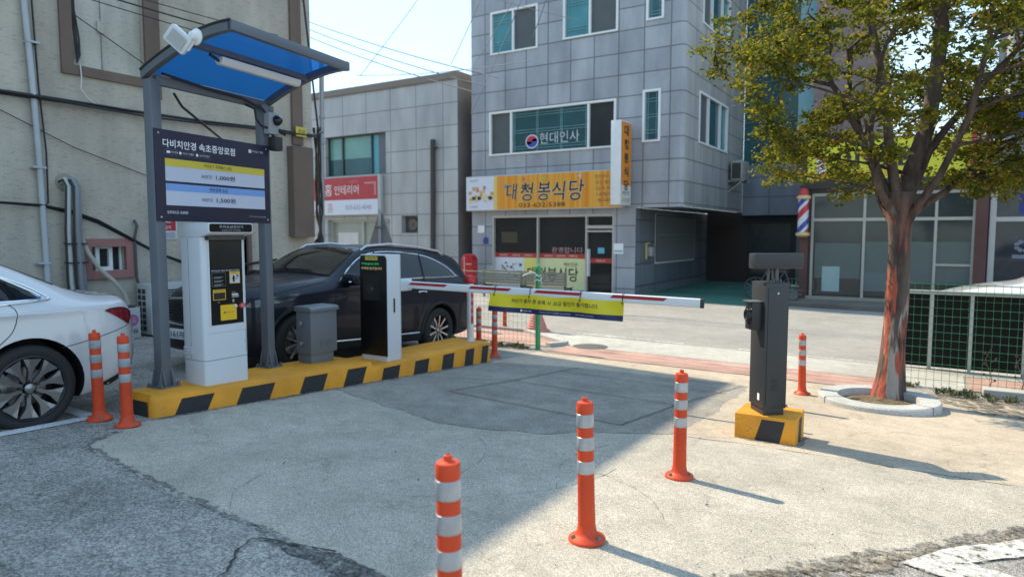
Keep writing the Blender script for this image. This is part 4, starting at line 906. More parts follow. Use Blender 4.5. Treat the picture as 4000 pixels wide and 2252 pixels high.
cable("wall_cable", "black drop cable from the blue roofed shelter slanting to the wall", [(-5.98, 3.75, 2.93), (-6.1, 3.9, 2.85), (-7.5, 5.4, 2.75), (WX + .1, 8.35, 2.6)], .013)
W_ = [((-22, 17, 10.2), (-12, 17, 13.2), .035), ((-19.6, 17, 9.3), (-11.1, 17, 6.2), .03), ((-19.6, 17, 9.05), (-11.5, 17, 6.0), .03), ((-19.6, 17, 8.8), (-12.0, 17, 5.9), .03),
      ((-16.6, 17, 6.9), (-11.2, 17, 11.5), .018), ((-12.8, 17, 6.8), (-9.9, 17, 11.6), .018), ((-12.0, 17, 6.6), (-8.6, 17, 10.9), .016), ((-16.8, 17, 6.95), (-10, 17, 6.55), .018), ((-16.5, 17, 10.8), (-8.5, 17, 7.4), .015)]
WL = ["thickest overhead cable rising to the right near the stucco building", "top line of the three parallel wires crossing the sky", "middle line of the three parallel wires crossing the sky", "bottom line of the three parallel wires crossing the sky", "faint wire rising steeply across the middle of the sky gap", "faint wire climbing just left of the tiled building", "faint wire climbing into the edge of the tiled building", "nearly level wire just above the panelled roof", "faint wire falling from the top of the sky towards the tiled building"]
for (a, b, r), l in zip(W_, WL): cable("overhead_wire", l, sag(a, b, .12), r * .55, mat("wire_grey", (.16, .18, .2), rough=.6), "wire", "wires across the sky gap")
cable("overhead_wire", "dark service wire running down the left edge of the tiled building", sag((-12.9, 21.45, 10.2), (-15.2, 21.4, 6.2), .1), .014, mat("wire_grey", (.16, .18, .2)), "wire")
cable("overhead_wire", "dark service wire from the third floor window to the top of the tiled front", sag((-12.6, 21.5, 8.6), (-11.8, 21.4, 10.2), .05), .016, mat("wire_grey", (.16, .18, .2)), "wire")
ts = thing("road_sign", "triangular road sign seen from its grey back behind the black car", "road sign", (-11.54, 12.4, -.35))
FTB = Fr((0, 12.4, 0), (1, 0, 0), (0, 0, 1), (0, -1, 0))
k = M(); k.prism(FTB, [(-12.0, 1.22), (-11.07, 1.22), (-11.09, 1.27), (-11.47, 2.17), (-11.59, 2.17), (-11.98, 1.27)], -.05, -.03, 0); k.obj("plate", mat("sign_back_grey", (.19, .21, .235), rough=.5, metal=.3), ts, smooth=0)
k = M(); k.tube([(-11.53, 12.4, -.45), (-11.53, 12.4, 2.25)], .04, 12); k.obj("post", GALV, ts)
k = M()
for z in (1.35, 1.8): k.box(FTB, -11.65, -11.41, z, z + .05, -.03, .05)
k.obj("clamp", mat("clamp_dark", (.1, .11, .12)), ts)

# ================================================================== THE ISLAND AND WHAT STANDS ON IT
YEL = mat("kerb_yellow", (.70, .29, .015), rough=.6, var=.12, vscale=3, bump=.35, bscale=40, var2=.22, v2scale=2.5, chips=.655, chipcol=(.22, .15, .07), chipscale=9); KBLK = mat("kerb_black", (.022, .022, .024), rough=.65, var=.25, bump=.3, bscale=40, chips=.67, chipcol=(.10, .09, .075), chipscale=10)
isl = thing("kerb_island", "raised concrete island painted with yellow and black slanting stripes", "kerb island", (-6.3, 5.8, -.1))
IX0, IX1 = -6.36, -5.62
def top1(y): return .262 - .040 * (y - 3.3)
def top2(y): return .092 - .011 * (y - 5.9)
def island(y0, y1, top, x0, x1, rnd_, name):
    kk = M(); n = 12; r = .07
    prof = [(0, -.25), (0, -.035), (-.014, -.012), (-.04, 0)]
    ys = [y0 + (y1 - y0) * i / n for i in range(n + 1)]
    rows = []
    xb = x0
    for y in ys:
        g = zg(x1, y) - .06; t = top(y); x0 = xb + (.20 * max(0, 1 - (y - 3.3) / 1.6) if rnd_ else 0)
        rows.append([kk.bm.verts.new(p) for p in ((x1, y, g), (x1, y, t - .045), (x1 - .015, y, t - .013), (x1 - .05, y, t), (x0 + .05, y, t), (x0 + .015, y, t - .013), (x0, y, t - .045), (x0, y, g))])
    for a, b in zip(rows, rows[1:]):
        for i in range(7): kk.bm.faces.new([a[i], b[i], b[i + 1], a[i + 1]])
    kk.bm.faces.new(rows[-1])
    if rnd_:   # rounded nose towards the camera
        prev = rows[0]; x0 = xb + .20
        for s in range(1, 7):
            a = R(90 * s / 6); ins = r * (1 - math.cos(a)); y = y0 - r * math.sin(a); t = top(y); g = zg(x1, y) - .06
            X1, X0 = x1 - ins, x0 + ins
            dd = min(1, math.sin(a)); 
            cur = [kk.bm.verts.new(p) for p in ((X1, y, g), (X1, y, t - .045), (X1 - .012, y + .015 * dd, t - .013), (X1 - .04, y + .05 * dd, t), (X0 + .04, y + .05 * dd, t), (X0 + .012, y + .015 * dd, t - .013), (X0, y, t - .045), (X0, y, g))]
            for i in range(7): kk.bm.faces.new([cur[i], prev[i], prev[i + 1], cur[i + 1]])
            prev = cur
        kk.bm.faces.new(prev[::-1])
    else: kk.bm.faces.new(rows[0][::-1])
    bmesh.ops.recalc_face_normals(kk.bm, faces=kk.bm.faces[:])
    return kk.obj(name, YEL, isl, smooth=35)
island(3.3, 5.88, top1, IX0, IX1, True, "kerb_block"); island(5.884, 8.38, top2, IX0, IX1 - .004, False, "kerb_block")
def stripe(ya, yb, top, slant, x=IX1):
    kk = M()
    P = lambda y, f: (x + .0025, y, zg(x, y) - .03 + (top(y) - .045 - zg(x, y) + .03) * f)
    n = 5
    for i in range(n):
        f0, f1 = i / n, (i + 1) / n
        kk.face([P(ya + slant * f0, f0), P(yb + slant * f0, f0), P(yb + slant * f1, f1), P(ya + slant * f1, f1)])
    return kk
for ya, yb in ((3.4, 3.72), (4.02, 4.4), (4.78, 5.1), (5.4, 5.7)): stripe(ya, yb, top1, .09).obj("black_stripe", KBLK, isl, smooth=0)
for ya, yb in ((6.03, 6.33), (6.62, 6.9), (7.2, 7.45), (7.72, 7.93), (8.13, 8.29)): stripe(ya, yb, top2, .05, IX1 - .004).obj("black_stripe", KBLK, isl, smooth=0)
k = M(); yv = 3.3 - .0725
k.face([(-5.70, yv, -.02), (-5.93, yv, -.02), (-5.93, yv, top1(3.2) - .05), (-5.715, yv, top1(3.2) - .05)]); k.obj("black_stripe", KBLK, isl, smooth=0)

POSTM = mat("post_grey", (.135, .15, .175), rough=.42, metal=.25, var=.06, spec=.4)
P1 = Vector((-6.03, 3.57, 0)); DS = Vector((-.1425, .99, 0)).normalized(); NS = Vector((.99, .1425, 0)).normalized(); UZ = Vector((0, 0, 1))
FSH = Fr(P1, DS, UZ, NS)                                       # u along the posts, v up, d towards the lane
she = thing("shelter_canopy", "grey steel canopy on two posts with a curved translucent blue roof over the pay station", "canopy", P1 + UZ * .25)
for u, zb in ((0, top1(3.57)), (1.335, top1(4.89))):
    k = M(); k.box(FSH, u - .05, u + .05, zb + .012, 3.03, -.05, .05, 0, .006); p = k.obj("post", POSTM, she)
    k = M(); k.box(FSH, u - .105, u + .105, zb, zb + .014, -.09, .10)
    for a, b in ((-.05, -.09), (.05, .09)):
        for d in (-.045, .045): k.prism(Fr(FSH.p(u, zb + .014, d), DS, UZ, NS), [(a, 0), (b, 0), (a + (b - a) * .2, .15), (a, .17)], -.005, .005)
    for d in (-.045, .045): k.prism(Fr(FSH.p(u + d, zb + .014, 0), NS, UZ, DS), [(.05, 0), (.09, 0), (.058, .14), (.05, .16)], -.005, .005)
    k.obj("base_plate", POSTM, p, smooth=0)
    k = M()
    for a in (-.09, .09):
        for d in (-.075, .085): k.tube([FSH.p(u + a, zb + .012, d), FSH.p(u + a, zb + .045, d)], .012, 8); k.tube([FSH.p(u + a, zb + .014, d), FSH.p(u + a, zb + .027, d)], .02, 6)
    k.obj("anchor_bolt", mat("bolt_steel", (.16, .17, .18), rough=.4, metal=.7), p)
def arch(d):                                                    # roof underside height over distance from the posts
    t = max(0, min(1, (d + .06) / 1.08)); return 3.03 + .30 * math.sin(t * math.pi / 2) ** .92
DD = [-.06 + 1.08 * i / 14 for i in range(15)]
for u in (-.03, 1.365 + .1):
    k = M()
    for a, b in zip(DD, DD[1:]):
        P = [FSH.p(u + q, arch(d) + h, d) for d in (a, b) for q in (-.03, .03) for h in (0, .07)]
        vs = [k.bm.verts.new(p) for p in P]
        for q in ((0, 1, 3, 2), (4, 6, 7, 5), (0, 4, 5, 1), (2, 3, 7, 6), (1, 5, 7, 3), (0, 2, 6, 4)): k.bm.faces.new([vs[i] for i in q])
    bmesh.ops.remove_doubles(k.bm, verts=k.bm.verts[:], dist=1e-4)
    inner = [f for f in k.bm.faces if False]
    bmesh.ops.recalc_face_normals(k.bm, faces=k.bm.faces[:]); k.obj("roof_rib", POSTM, she, smooth=35)
k = M(); k.box(FSH, -.06, 1.495, arch(1.0) - .005, arch(1.0) + .08, .985, 1.04, 0, .004); k.obj("front_beam", POSTM, she)
k = M(); k.box(FSH, .05, 1.42, 3.0, 3.085, -.055, -.0, 0, .004); k.box(FSH, 1.386, 1.46, 2.97, 3.03, -.05, .05); k.obj("rear_beam", POSTM, she)
k = M(); k.box(FSH, 0, 1.435, arch(.52) + .0, arch(.52) + .05, .49, .55); k.obj("purlin", POSTM, she)
BLUE = bpy.data.materials.new("blue_polycarbonate"); nt_, b_ = nodes_of(BLUE); b_.inputs['Base Color'].default_value = (.022, .14, .37, 1); b_.inputs['Roughness'].default_value = .25; b_.inputs['Specular IOR Level'].default_value = .3
tr_ = nt_.nodes.new("ShaderNodeBsdfTranslucent"); tr_.inputs[0].default_value = (.03, .185, .48, 1); ms0 = nt_.nodes.new("ShaderNodeMixShader"); ms0.inputs[0].default_value = .72
tp_ = nt_.nodes.new("ShaderNodeBsdfTransparent"); tp_.inputs[0].default_value = (.045, .22, .55, 1); ms1 = nt_.nodes.new("ShaderNodeMixShader"); ms1.inputs[0].default_value = .3
nt_.links.new(b_.outputs[0], ms0.inputs[1]); nt_.links.new(tr_.outputs[0], ms0.inputs[2]); nt_.links.new(ms0.outputs[0], ms1.inputs[1]); nt_.links.new(tp_.outputs[0], ms1.inputs[2])
nt_.links.new(ms1.outputs[0], nt_.nodes["Material Output"].inputs[0])
k = M()
for a, b in zip(DD, DD[1:]): k.face([FSH.p(-.055, arch(a) + .074, a), FSH.p(1.49, arch(a) + .074, a), FSH.p(1.49, arch(b) + .074, b), FSH.p(-.055, arch(b) + .074, b)])
bmesh.ops.remove_doubles(k.bm, verts=k.bm.verts[:], dist=1e-4); k.obj("roof_panel", BLUE, she)
k = M(); 
for u in (-.06, 1.49):
    k.tube([FSH.p(u, arch(d) + .08, d) for d in DD], .012, 6)
k.obj("edge_gasket", mat("gasket_black", (.02, .02, .022)), she)

# lamp under the roof, flood lamp, camera unit
tl = thing("tube_lamp", "white linear lamp batten fixed under the blue roof", "lamp", FSH.p(.85, 3.27, .48))
k = M(); k.prism(Fr(FSH.p(0, 0, .5), NS, UZ, DS), [(-.05, arch(.5) - .01), (.05, arch(.5) - .01), (.045, arch(.5) - .05), (.025, arch(.5) - .075), (-.025, arch(.5) - .075), (-.045, arch(.5) - .05)], .30, 1.33, 0, .004)
k.obj("diffuser", mat("lamp_white", (.72, .73, .74), rough=.4), tl)
k = M(); k.tube([FSH.p(.2, arch(.5) - .01, .5), FSH.p(.31, arch(.5) - .045, .5)], .014, 8); k.obj("lead", BLACKM, tl)
fl = thing("flood_lamp", "white square flood lamp on a round bracket at the left roof rib", "lamp", FSH.p(-.1, 3.3, .35))
_cr, _cf = Vector((math.cos(R(32)), math.sin(R(32)), 0)), Vector((-math.sin(R(32)), math.cos(R(32)), 0))
fn = (-_cf - UZ * .25 - _cr * .1).normalized(); fu = (_cr * .72 - UZ * .70); fu = (fu - fn * fu.dot(fn)).normalized(); fv = fn.cross(fu).normalized()
FLc = FSH.p(-.14, 3.285, .52); FF = Fr(FLc, fu, fv, fn)
k = M(); k.prism(FF, rrect(-.105, .105, -.08, .08, .02), -.02, .025, 0, .006); k.obj("housing", mat("lamp_housing", (.62, .64, .66), rough=.4), fl)
k = M(); k.rect(FF, -.072, .072, -.055, .055, .033, 0)
for i in range(9):
    for j in range(7): u, v = -.062 + i * .0155, -.045 + j * .015; k.rect(FF, u - .004, u + .004, v - .004, v + .004, .035, 1)
k.obj("led_array", [mat("led_base", (.42, .44, .47), rough=.3), mat("led_chip", (.55, .54, .45), rough=.3)], fl, smooth=0)
k = M(); k.tube([FF.p(.07, .09, 0), FSH.p(-.09, 3.32, .66)], .012, 8); k.tube([FF.p(.11, -.02, 0), FSH.p(-.09, 3.27, .64)], .014, 8)
k.lathe([(.0, .07), (.035, .06), (.05, .02), (.07, .01), (.07, 0)], FSH.p(-.062, arch(.64) + .02, .64), (NS, UZ, -DS), 20); k.obj("bracket", mat("lamp_white", (.72, .73, .74), rough=.4), fl)
cu_ = thing("camera_unit", "grey camera unit with black dome lens and sensors on the right shelter post", "camera", FSH.p(1.42, 2.85, .05))
k = M(); k.box(FSH, 1.30, 1.46, 2.72, 2.95, .05, .13, 0, .012); k.obj("bracket_plate", mat("unit_grey", (.30, .32, .34), rough=.5), cu_)
k = M(); k.lathe([(.055, 0), (.055, .02), (.046, .045), (.027, .064), (0, .07)], FSH.p(1.41, 2.87, .13), (DS, UZ, NS), 20); k.obj("dome_lens", mat("lens_black", (.012, .012, .014), rough=.08), cu_)
k = M(); k.tube([FSH.p(1.45, 2.77, .12), FSH.p(1.50, 2.745, .18)], [.022, .034], 10); k.obj("sensor", BLACKM, cu_)
k = M(); k.box(FSH, 1.36, 1.47, 2.55, 2.7, .06, .16, 0, .015); k.obj("black_box", mat("matt_black", (.025, .027, .03), rough=.5), cu_)
k = M(); k.tube([FSH.p(1.1, 3.0, -.0), FSH.p(1.16, 2.96, .07), FSH.p(1.15, 2.85, .1), FSH.p(1.22, 2.79, .1), FSH.p(1.32, 2.78, .1), FSH.p(1.4, 2.69, .1)], .013, 8); k.tube([FSH.p(.1, 3.1, .02), FSH.p(.6, 3.06, .03), FSH.p(1.05, 3.05, .02), FSH.p(1.28, 2.98, .06), FSH.p(1.34, 2.9, .1)], .013, 8); k.obj("cable", BLACKM, cu_)

# ---- the tariff board
tb = thing("tariff_board", "dark navy parking tariff board with white heading and two price panels", "sign board", FSH.p(.66, 1.775, .07))
NAVY = mat("board_navy", (.014, .012, .035), rough=.5, var=.06); BW = mat("board_pale", (.50, .53, .64), rough=.45, var=.03); BY = mat("board_yellow", (.60, .47, .05), rough=.45, var=.04); BB = mat("board_blue", (.17, .33, .66), rough=.45, var=.03); BT = mat("board_white_ink", (.78, .79, .82), rough=.5, var=.02); DK = mat("board_dark_ink", (.03, .03, .05), rough=.5); GR = mat("board_grey_ink", (.12, .11, .16), rough=.5)
U0, U1, V0, V1 = -.045, 1.352, 1.772, 2.597; BWD, BHT = U1 - U0, V1 - V0
bu = lambda f: U0 + BWD * f
bv = lambda f: V1 - BHT * f
k = M(); k.box(FSH, U0, U1, V0, V1, .052, .064, 0, .002); k.obj("board", NAVY, tb)
for (a, b, c), (m1_, tx, sz) in zip(((.31, .392, .555), (.582, .662, .822)), ((BY, "카카오 T 주차패스 요금", .40), (BB, "현장결제 요금", .26))):
    k = M(); k.rect(FSH, bu(.07), bu(.945), bv(c), bv(a), .067, 0); k.rect(FSH, bu(.07), bu(.945), bv(b), bv(a), .0685, 1); pnl = k.obj("price_panel", [BW, m1_], tb, smooth=0)
    text(FSH, tx, bu(.5), bv((a + b) / 2), .038, .071, DK, pnl, w=.34 * sz / .4)
    text(FSH, "30분당", bu(.40), bv((b + c) / 2), .036, .071, GR, pnl, w=.13); text(FSH, "1,000원" if m1_ is BY else "1,500원", bu(.565), bv((b + c) / 2), .052, .071, DK, pnl, w=.24, bold=.008)
text(FSH, "다비치안경 속초중앙로점", bu(.36), bv(.145), .075, .067, BT, tb, w=.84, bold=.015)
k = M(); k.prism(FSH, rrect(bu(.065), bu(.455), bv(.268), bv(.208), .022), .064, .066, 0); k.flat(FSH, rrect(bu(.065) + .003, bu(.455) - .003, bv(.268) + .003, bv(.208) - .003, .02), .0675, 1)
k.rect(FSH, bu(.085), bu(.112), bv(.252), bv(.226), .069, 2)
for f in (.19, .325): k.flat(FSH, [(bu(f) + .014 * math.cos(R(a)), bv(.238) + .014 * math.sin(R(a))) for a in range(0, 360, 30)], .069, 2)
k.obj("pill_label", [mat("pill_line", (.12, .12, .17)), NAVY, BT], tb, smooth=0)
for s, f, w_s in (("카드전용", .145, .075), ("카카오 T 앱 할인", .252, .125), ("24시 무인정산", .388, .12)): text(FSH, s, bu(f), bv(.238), .02, .0695, BT, tb, w=w_s)
k = M(); k.prism(FSH, rrect(bu(.795), bu(.82), bv(.122), bv(.08), .006), .064, .067); k.obj("square_logo", BT, tb, smooth=0); text(FSH, "T", bu(.8075), bv(.1), .018, .068, NAVY, tb, bold=.02)
text(FSH, "카카오 T 주차", bu(.885), bv(.1), .024, .067, BT, tb, w=.15); text(FSH, "일최대요금 10,000원", bu(.155), bv(.9), .030, .067, BT, tb, w=.225); text(FSH, "주차고객센터 000-000-0000", bu(.865), bv(.92), .018, .067, mat("board_dim_ink", (.35, .36, .42)), tb, w=.235)
k = M()
for u in (.03, .97):
    for v in (.045, .955): k.lathe([(.009, 0), (.009, .004), (0, .006)], FSH.p(bu(u), bv(v), .064), (DS, UZ, NS), 10)
k.obj("screw", ALU, tb)

# ---- pay station
CAB = mat("cabinet_white", (.58, .60, .63), rough=.35, var=.03, spec=.5); CABD = mat("panel_black", (.008, .008, .009), rough=.35, var=.1, spec=.15)
SXF, SXB, SY0, SY1, SZ = -5.745, -6.085, 3.81, 4.285, .235
FST = Fr((SXF, 0, 0), (0, 1, 0), (0, 0, 1), (1, 0, 0))
ps = thing("pay_station", "white parking pay station with black touch panel and yellow sticker on the island", "pay station", (-5.92, 4.04, .24))
k = M(); k.prism(Fr((0, 0, .475), (1, 0, 0), (0, 1, 0), UZ), rrect(SXB, SXF, SY0, SY1, .035), 0, 1.15, 0); k.obj("cabinet", CAB, ps, smooth=50)
k = M(); k.prism(Fr((0, 0, .2), (1, 0, 0), (0, 1, 0), UZ), rrect(SXB + .002, SXF - .002, SY0 + .002, SY1 - .002, .03), 0, .27, 0); k.obj("base_plinth", CAB, ps, smooth=50)
k = M(); FH2 = Fr((0, SY0, 0), (1, 0, 0), (0, 0, 1), (0, -1, 0))
k.prism(FH2, [(SXB, 1.625), (SXF - .02, 1.625), (SXF + .10, 1.655), (SXF + .115, 1.67), (SXF + .115, 1.745), (SXF + .1, 1.76), (SXB, 1.76)], -(SY1 - SY0), 0, 0, .008); k.obj("hood", CAB, ps, smooth=40)
k = M(); k.prism(Fr((SXF + .1155, 0, 0), (0, 1, 0), (0, 0, 1), (1, 0, 0)), rrect(SY0 + .012, SY1 - .012, 1.675, 1.75, .016), 0, .004); k.obj("hood_sign", CABD, ps, smooth=0)
F5 = Fr((SXF + .1195, 0, 0), (0, 1, 0), (0, 0, 1), (1, 0, 0)); SIL = mat("silver_ink", (.45, .45, .44))
text(F5, "주차요금정산기", 4.045, 1.722, .030, .002, SIL, ps, w=.25); text(F5, "SMART PAY STATION", 4.045, 1.69, .012, .002, SIL, ps, w=.2)
k = M(); k.box(FST, SY0 + .04, SY1 - .04, 1.60, 1.634, -.02, .05, 0); k.obj("hood_lamp", mat("smoke_plastic", (.02, .02, .022), rough=.2), ps)
k = M(); k.prism(FST, rrect(3.885, 4.235, .80, 1.60, .006), -.005, .003); k.obj("front_panel", CABD, ps, smooth=0)
k = M(); k.rect(FST, 3.895, 4.225, 1.33, 1.59, .005); k.obj("display", mat("display_glass", (.012, .013, .014), rough=.06, var=.6, vscale=6, spec=.22), ps, smooth=0)
k = M(); k.box(FST, 3.868, 3.884, .79, 1.61, -.004, .007); k.box(FST, 4.236, 4.246, .79, 1.61, -.004, .007); k.obj("panel_bezel", CAB, ps, smooth=0)
text(FST, "주차요금 정산 및 할인권 안내", 4.05, 1.312, .013, .006, BT, ps, w=.3)
AMB = mat("amber", (.60, .36, .03), rough=.45)
k = M(); k.rect(FST, 3.905, 4.05, 1.165, 1.295, .005, 0); k.rect(FST, 3.907, 4.048, 1.167, 1.293, .006, 1)
for i in range(3):
    for j in range(2): k.rect(FST, 3.925, 4.02 - .02 * j, 1.25 - i * .035 - j * .01, 1.254 - i * .035 - j * .01, .0068, 0)
k.obj("instruction_panel", [mat("panel_line", (.3, .3, .31)), CABD], ps, smooth=0)
k = M(); k.rect(FST, 4.09, 4.205, 1.185, 1.3, .006, 0); k.rect(FST, 4.095, 4.2, 1.188, 1.272, .007, 1); k.rect(FST, 4.125, 4.145, 1.2, 1.26, .008, 2); k.rect(FST, 4.115, 4.18, 1.228, 1.234, .0085, 2); k.rect(FST, 4.165, 4.19, 1.245, 1.268, .0082, 3)
k.obj("card_guide", [AMB, mat("guide_pale", (.55, .5, .45)), CABD, mat("guide_blue", (.08, .1, .4))], ps, smooth=0); text(FST, "신용카드", 4.145, 1.287, .012, .009, DK, ps)
k = M(); k.rect(FST, 3.91, 4.045, 1.035, 1.135, .006, 0); k.rect(FST, 3.918, 4.037, 1.042, 1.105, .007, 1); k.obj("barcode_reader", [AMB, mat("reader_black", (.004, .004, .004), rough=.1)], ps, smooth=0); text(FST, "바코드 리더기", 3.977, 1.121, .012, .009, DK, ps, w=.1)
k = M(); k.rect(FST, 4.11, 4.18, 1.07, 1.088, .006, 0); k.rect(FST, 4.11, 4.185, 1.05, 1.062, .006, 1); k.rect(FST, 4.115, 4.135, 1.005, 1.035, .006, 1); k.box(FST, 4.12, 4.185, 1.063, 1.0695, 0, .012, 1); k.obj("receipt_slot", [mat("slot_white", (.5, .5, .5)), mat("slot_grey", (.3, .3, .3))], ps, smooth=0)
text(FST, "영수증", 4.13, 1.1, .013, .006, AMB, ps); text(FST, "호출", 4.13, .985, .013, .006, AMB, ps); text(FST, "QR", 3.97, 1.015, .012, .006, SIL, ps)
k = M(); k.lathe([(.018, 0), (.018, .008), (.013, .012), (0, .012)], FST.p(4.15, .963, .003), 'X', 16); k.obj("call_button", mat("button_steel", (.6, .6, .58), rough=.3, metal=.6), ps)
k = M(); k.flat(FST, [(4.178, .966), (4.208, .998), (4.208, .986), (4.262, .986), (4.262, .945), (4.208, .945), (4.208, .933)], .009); o = k.obj("red_arrow", mat("arrow_red", (.5, .02, .03)), ps, smooth=0)
for i in range(3): text(FST, "정산 문의" if i < 2 else "호출버튼", 4.228, .978 - i * .012, .008, .0095, BT, o, w=.04)
k = M(); k.prism(FST, rrect(3.985, 4.158, .838, .985, .008), .003, .006); o = k.obj("yellow_sticker", mat("sticker_yellow", (.74, .44, .012), rough=.4), ps, smooth=0)
text(FST, "카카오 T 주차", 4.085, .912, .015, .0075, DK, o, w=.085); k = M(); k.rect(FST, 4.018, 4.034, .904, .92, .0075); k.obj("logo_square", DK, o, smooth=0)
FL_ = Fr((0, SY0, 0), (1, 0, 0), (0, 0, 1), (0, -1, 0))
k = M(); k.box(FL_, -5.952, -5.949, .48, 1.62, -.002, .0025)
k.obj("panel_seam", mat("seam_grey", (.2, .21, .22)), ps, smooth=0)
k = M()
for i in range(3):
    for u in (-6.06, -5.99): k.box(FL_, u, u + .052, .525 + i * .026, .540 + i * .026, -.001, .01)
k.obj("vent_louvre", CAB, ps, smooth=0)
k = M(); k.lathe([(.012, 0), (.012, .005), (.006, .005), (.005, .002), (0, .002)], FST.p(4.245, .62, 0), 'X', 14); k.obj("door_lock", mat("button_steel", (.6, .6, .58)), ps)
k = M(); k.box(FST, 3.85, 4.262, .726, .7285, -.004, .0012); k.box(FST, 4.2585, 4.2605, .50, .7255, -.004, .0012); k.obj("door_seam", mat("seam_grey", (.2, .21, .22)), ps, smooth=0)
k = M(); k.rect(Fr((0, 0, .4725), (1, 0, 0), (0, 1, 0), UZ), SXB + .006, SXF - .006, SY0 + .006, SY1 - .006); k.obj("plinth_gap", KBLK, ps, smooth=0)

# ---- grey electrical box
EB = mat("ebox_grey", (.135, .147, .162), rough=.45, metal=.2, var=.05)
eb = thing("electrical_box", "grey steel electrical box with a sloped lid on the island", "electrical box", (-6.12, 5.5, .18))
tz = top1(5.5)
k = M(); k.box(ID, -6.225, -6.02, 5.315, 5.655, tz - .02, tz + .17, 0, .004); k.obj("plinth", EB, eb)
k = M(); k.box(ID, -6.235, -5.995, 5.295, 5.69, tz + .115, tz + .60, 0, .006); k.obj("body", EB, eb)
k = M(); k.prism(Fr((0, 5.28, 0), (1, 0, 0), (0, 0, 1), (0, -1, 0)), [(-6.25, tz + .6), (-5.97, tz + .6), (-5.97, tz + .635), (-6.01, tz + .655), (-6.25, tz + .66)], -.43, 0, 0, .005); k.obj("lid", EB, eb)
k = M()
for z in (.24, .47): k.tube([(-6.13, 5.297, tz + z), (-6.13, 5.27, tz + z)], .013, 8); k.box(Fr((-6.13, 5.275, tz + z), (1, 0, 0), UZ, (0, -1, 0)), -.014, .014, -.022, .022, 0, .012)
k.obj("latch", mat("latch_steel", (.45, .46, .47), rough=.3, metal=.7), eb)
k = M(); F6 = Fr((-5.994, 0, 0), (0, 1, 0), UZ, (1, 0, 0))
for i in range(4):
    for u in (5.43, 5.53): k.box(F6, u, u + .07, tz + .2 + i * .018, tz + .208 + i * .018, 0, .006)
k.obj("vent_louvre", EB, eb, smooth=0)

# ---- barrier machine and arm
bm_ = thing("barrier_machine", "white barrier gate with a black front and a long red striped arm", "barrier machine", (-5.95, 6.4, .1))
MX0, MX1, MY0, MY1, MZ0, MZ1 = -6.16, -5.715, 6.245, 6.52, .1, 1.405
k = M(); k.prism(Fr((0, 0, MZ0 - .03), (1, 0, 0), (0, 1, 0), UZ), rrect(MX0, MX1, MY0 + .012, MY1, .02), 0, MZ1 - MZ0 + .03, 0, .012); k.obj("cabinet", CAB, bm_, smooth=50)
FM = Fr((0, MY0 + .012, 0), (1, 0, 0), UZ, (0, -1, 0))
k = M(); k.prism(FM, [(MX0 + .003, MZ0 + .05), (MX1 - .003, MZ0 + .05), (MX1 - .003, MZ1 - .06), (MX1 - .012, MZ1 - .03), (MX1 - .04, MZ1 - .012), (MX0 + .04, MZ1 - .012), (MX0 + .012, MZ1 - .03), (MX0 + .003, MZ1 - .06)], -.004, .010, 0, .003); k.obj("black_front", mat("gloss_black", (.006, .006, .007), rough=.28, var=.1), bm_)
k = M(); k.prism(FM, rrect(-6.06, -5.855, 1.335, 1.385, .006), .010, .013); o = k.obj("yellow_label", mat("label_yellow", (.55, .42, .06)), bm_, smooth=0); text(FM, "카카오 T 주차", -5.95, 1.36, .022, .0145, DK, o, w=.12)
LEDG = mat("led_green", (.03, .5, .16), emit=.25); LEDA = mat("led_amber", (.55, .42, .2), emit=.25)
text(FM, "어서오십시오 환영", -5.98, 1.29, .03, .012, LEDG, bm_, name='display_text', w=.28); text(FM, "주차장 입구입니다", -5.955, 1.235, .032, .012, LEDA, bm_, name='display_text', w=.34)
k = M(); k.prism(FM, rrect(-6.1, -5.83, .84, 1.15, .02), .009, .0125, 0); o = k.obj("camera_window", mat("window_black", (.012, .012, .013), rough=.5), bm_, smooth=0)
k = M()
for a in range(10): an = R(a * 36); k.lathe([(.012, 0), (.012, .004), (0, .005)], FM.p(-5.97 + .06 * math.cos(an), .97 + .06 * math.sin(an), .0125), (Vector((1, 0, 0)), UZ, Vector((0, -1, 0))), 10)
k.lathe([(.035, 0), (.03, .008), (0, .009)], FM.p(-5.97, .97, .0125), (Vector((1, 0, 0)), UZ, Vector((0, -1, 0))), 18); k.obj("infrared_ring", mat("ring_grey", (.035, .037, .04), rough=.3), o)
FMX = Fr((MX1, 0, 0), (0, 1, 0), UZ, (1, 0, 0))
k = M(); k.prism(FMX, rrect(6.37, 6.395, .685, .865, .012), -.002, .006); k.obj("handle", mat("handle_black", (.02, .02, .022)), bm_, smooth=0)
A0, A1 = Vector((-6.05, 6.75, 1.01)), Vector((-1.985, 6.8, .962)); AU = (A1 - A0).normalized(); AL = (A1 - A0).length
FA = Fr(A0, AU, UZ - AU * UZ.dot(AU), None); FA = Fr(A0, AU, FA.V, AU.cross(FA.V))
k = M(); k.prism(Fr(A0, FA.V, FA.N, AU), rrect(-.046, .046, -.022, .022, .012), 0, AL - .025); arm = k.obj("barrier_arm", mat("arm_white", (.70, .71, .72), rough=.35, var=.03), bm_)
k = M(); k.prism(Fr(A0 + AU * (AL - .025), FA.V, FA.N, AU), rrect(-.048, .048, -.024, .024, .012), 0, .03); k.obj("end_cap", mat("cap_black", (.03, .032, .035)), arm)
k = M(); k.prism(Fr((0, 6.7, 0), (1, 0, 0), UZ, (0, -1, 0)), rrect(-6.14, -5.78, .93, 1.08, .02), -.1, .12); k.obj("arm_clamp", CAB, bm_)
RED = mat("stripe_red", (.40, .018, .02), rough=.4, var=.05)
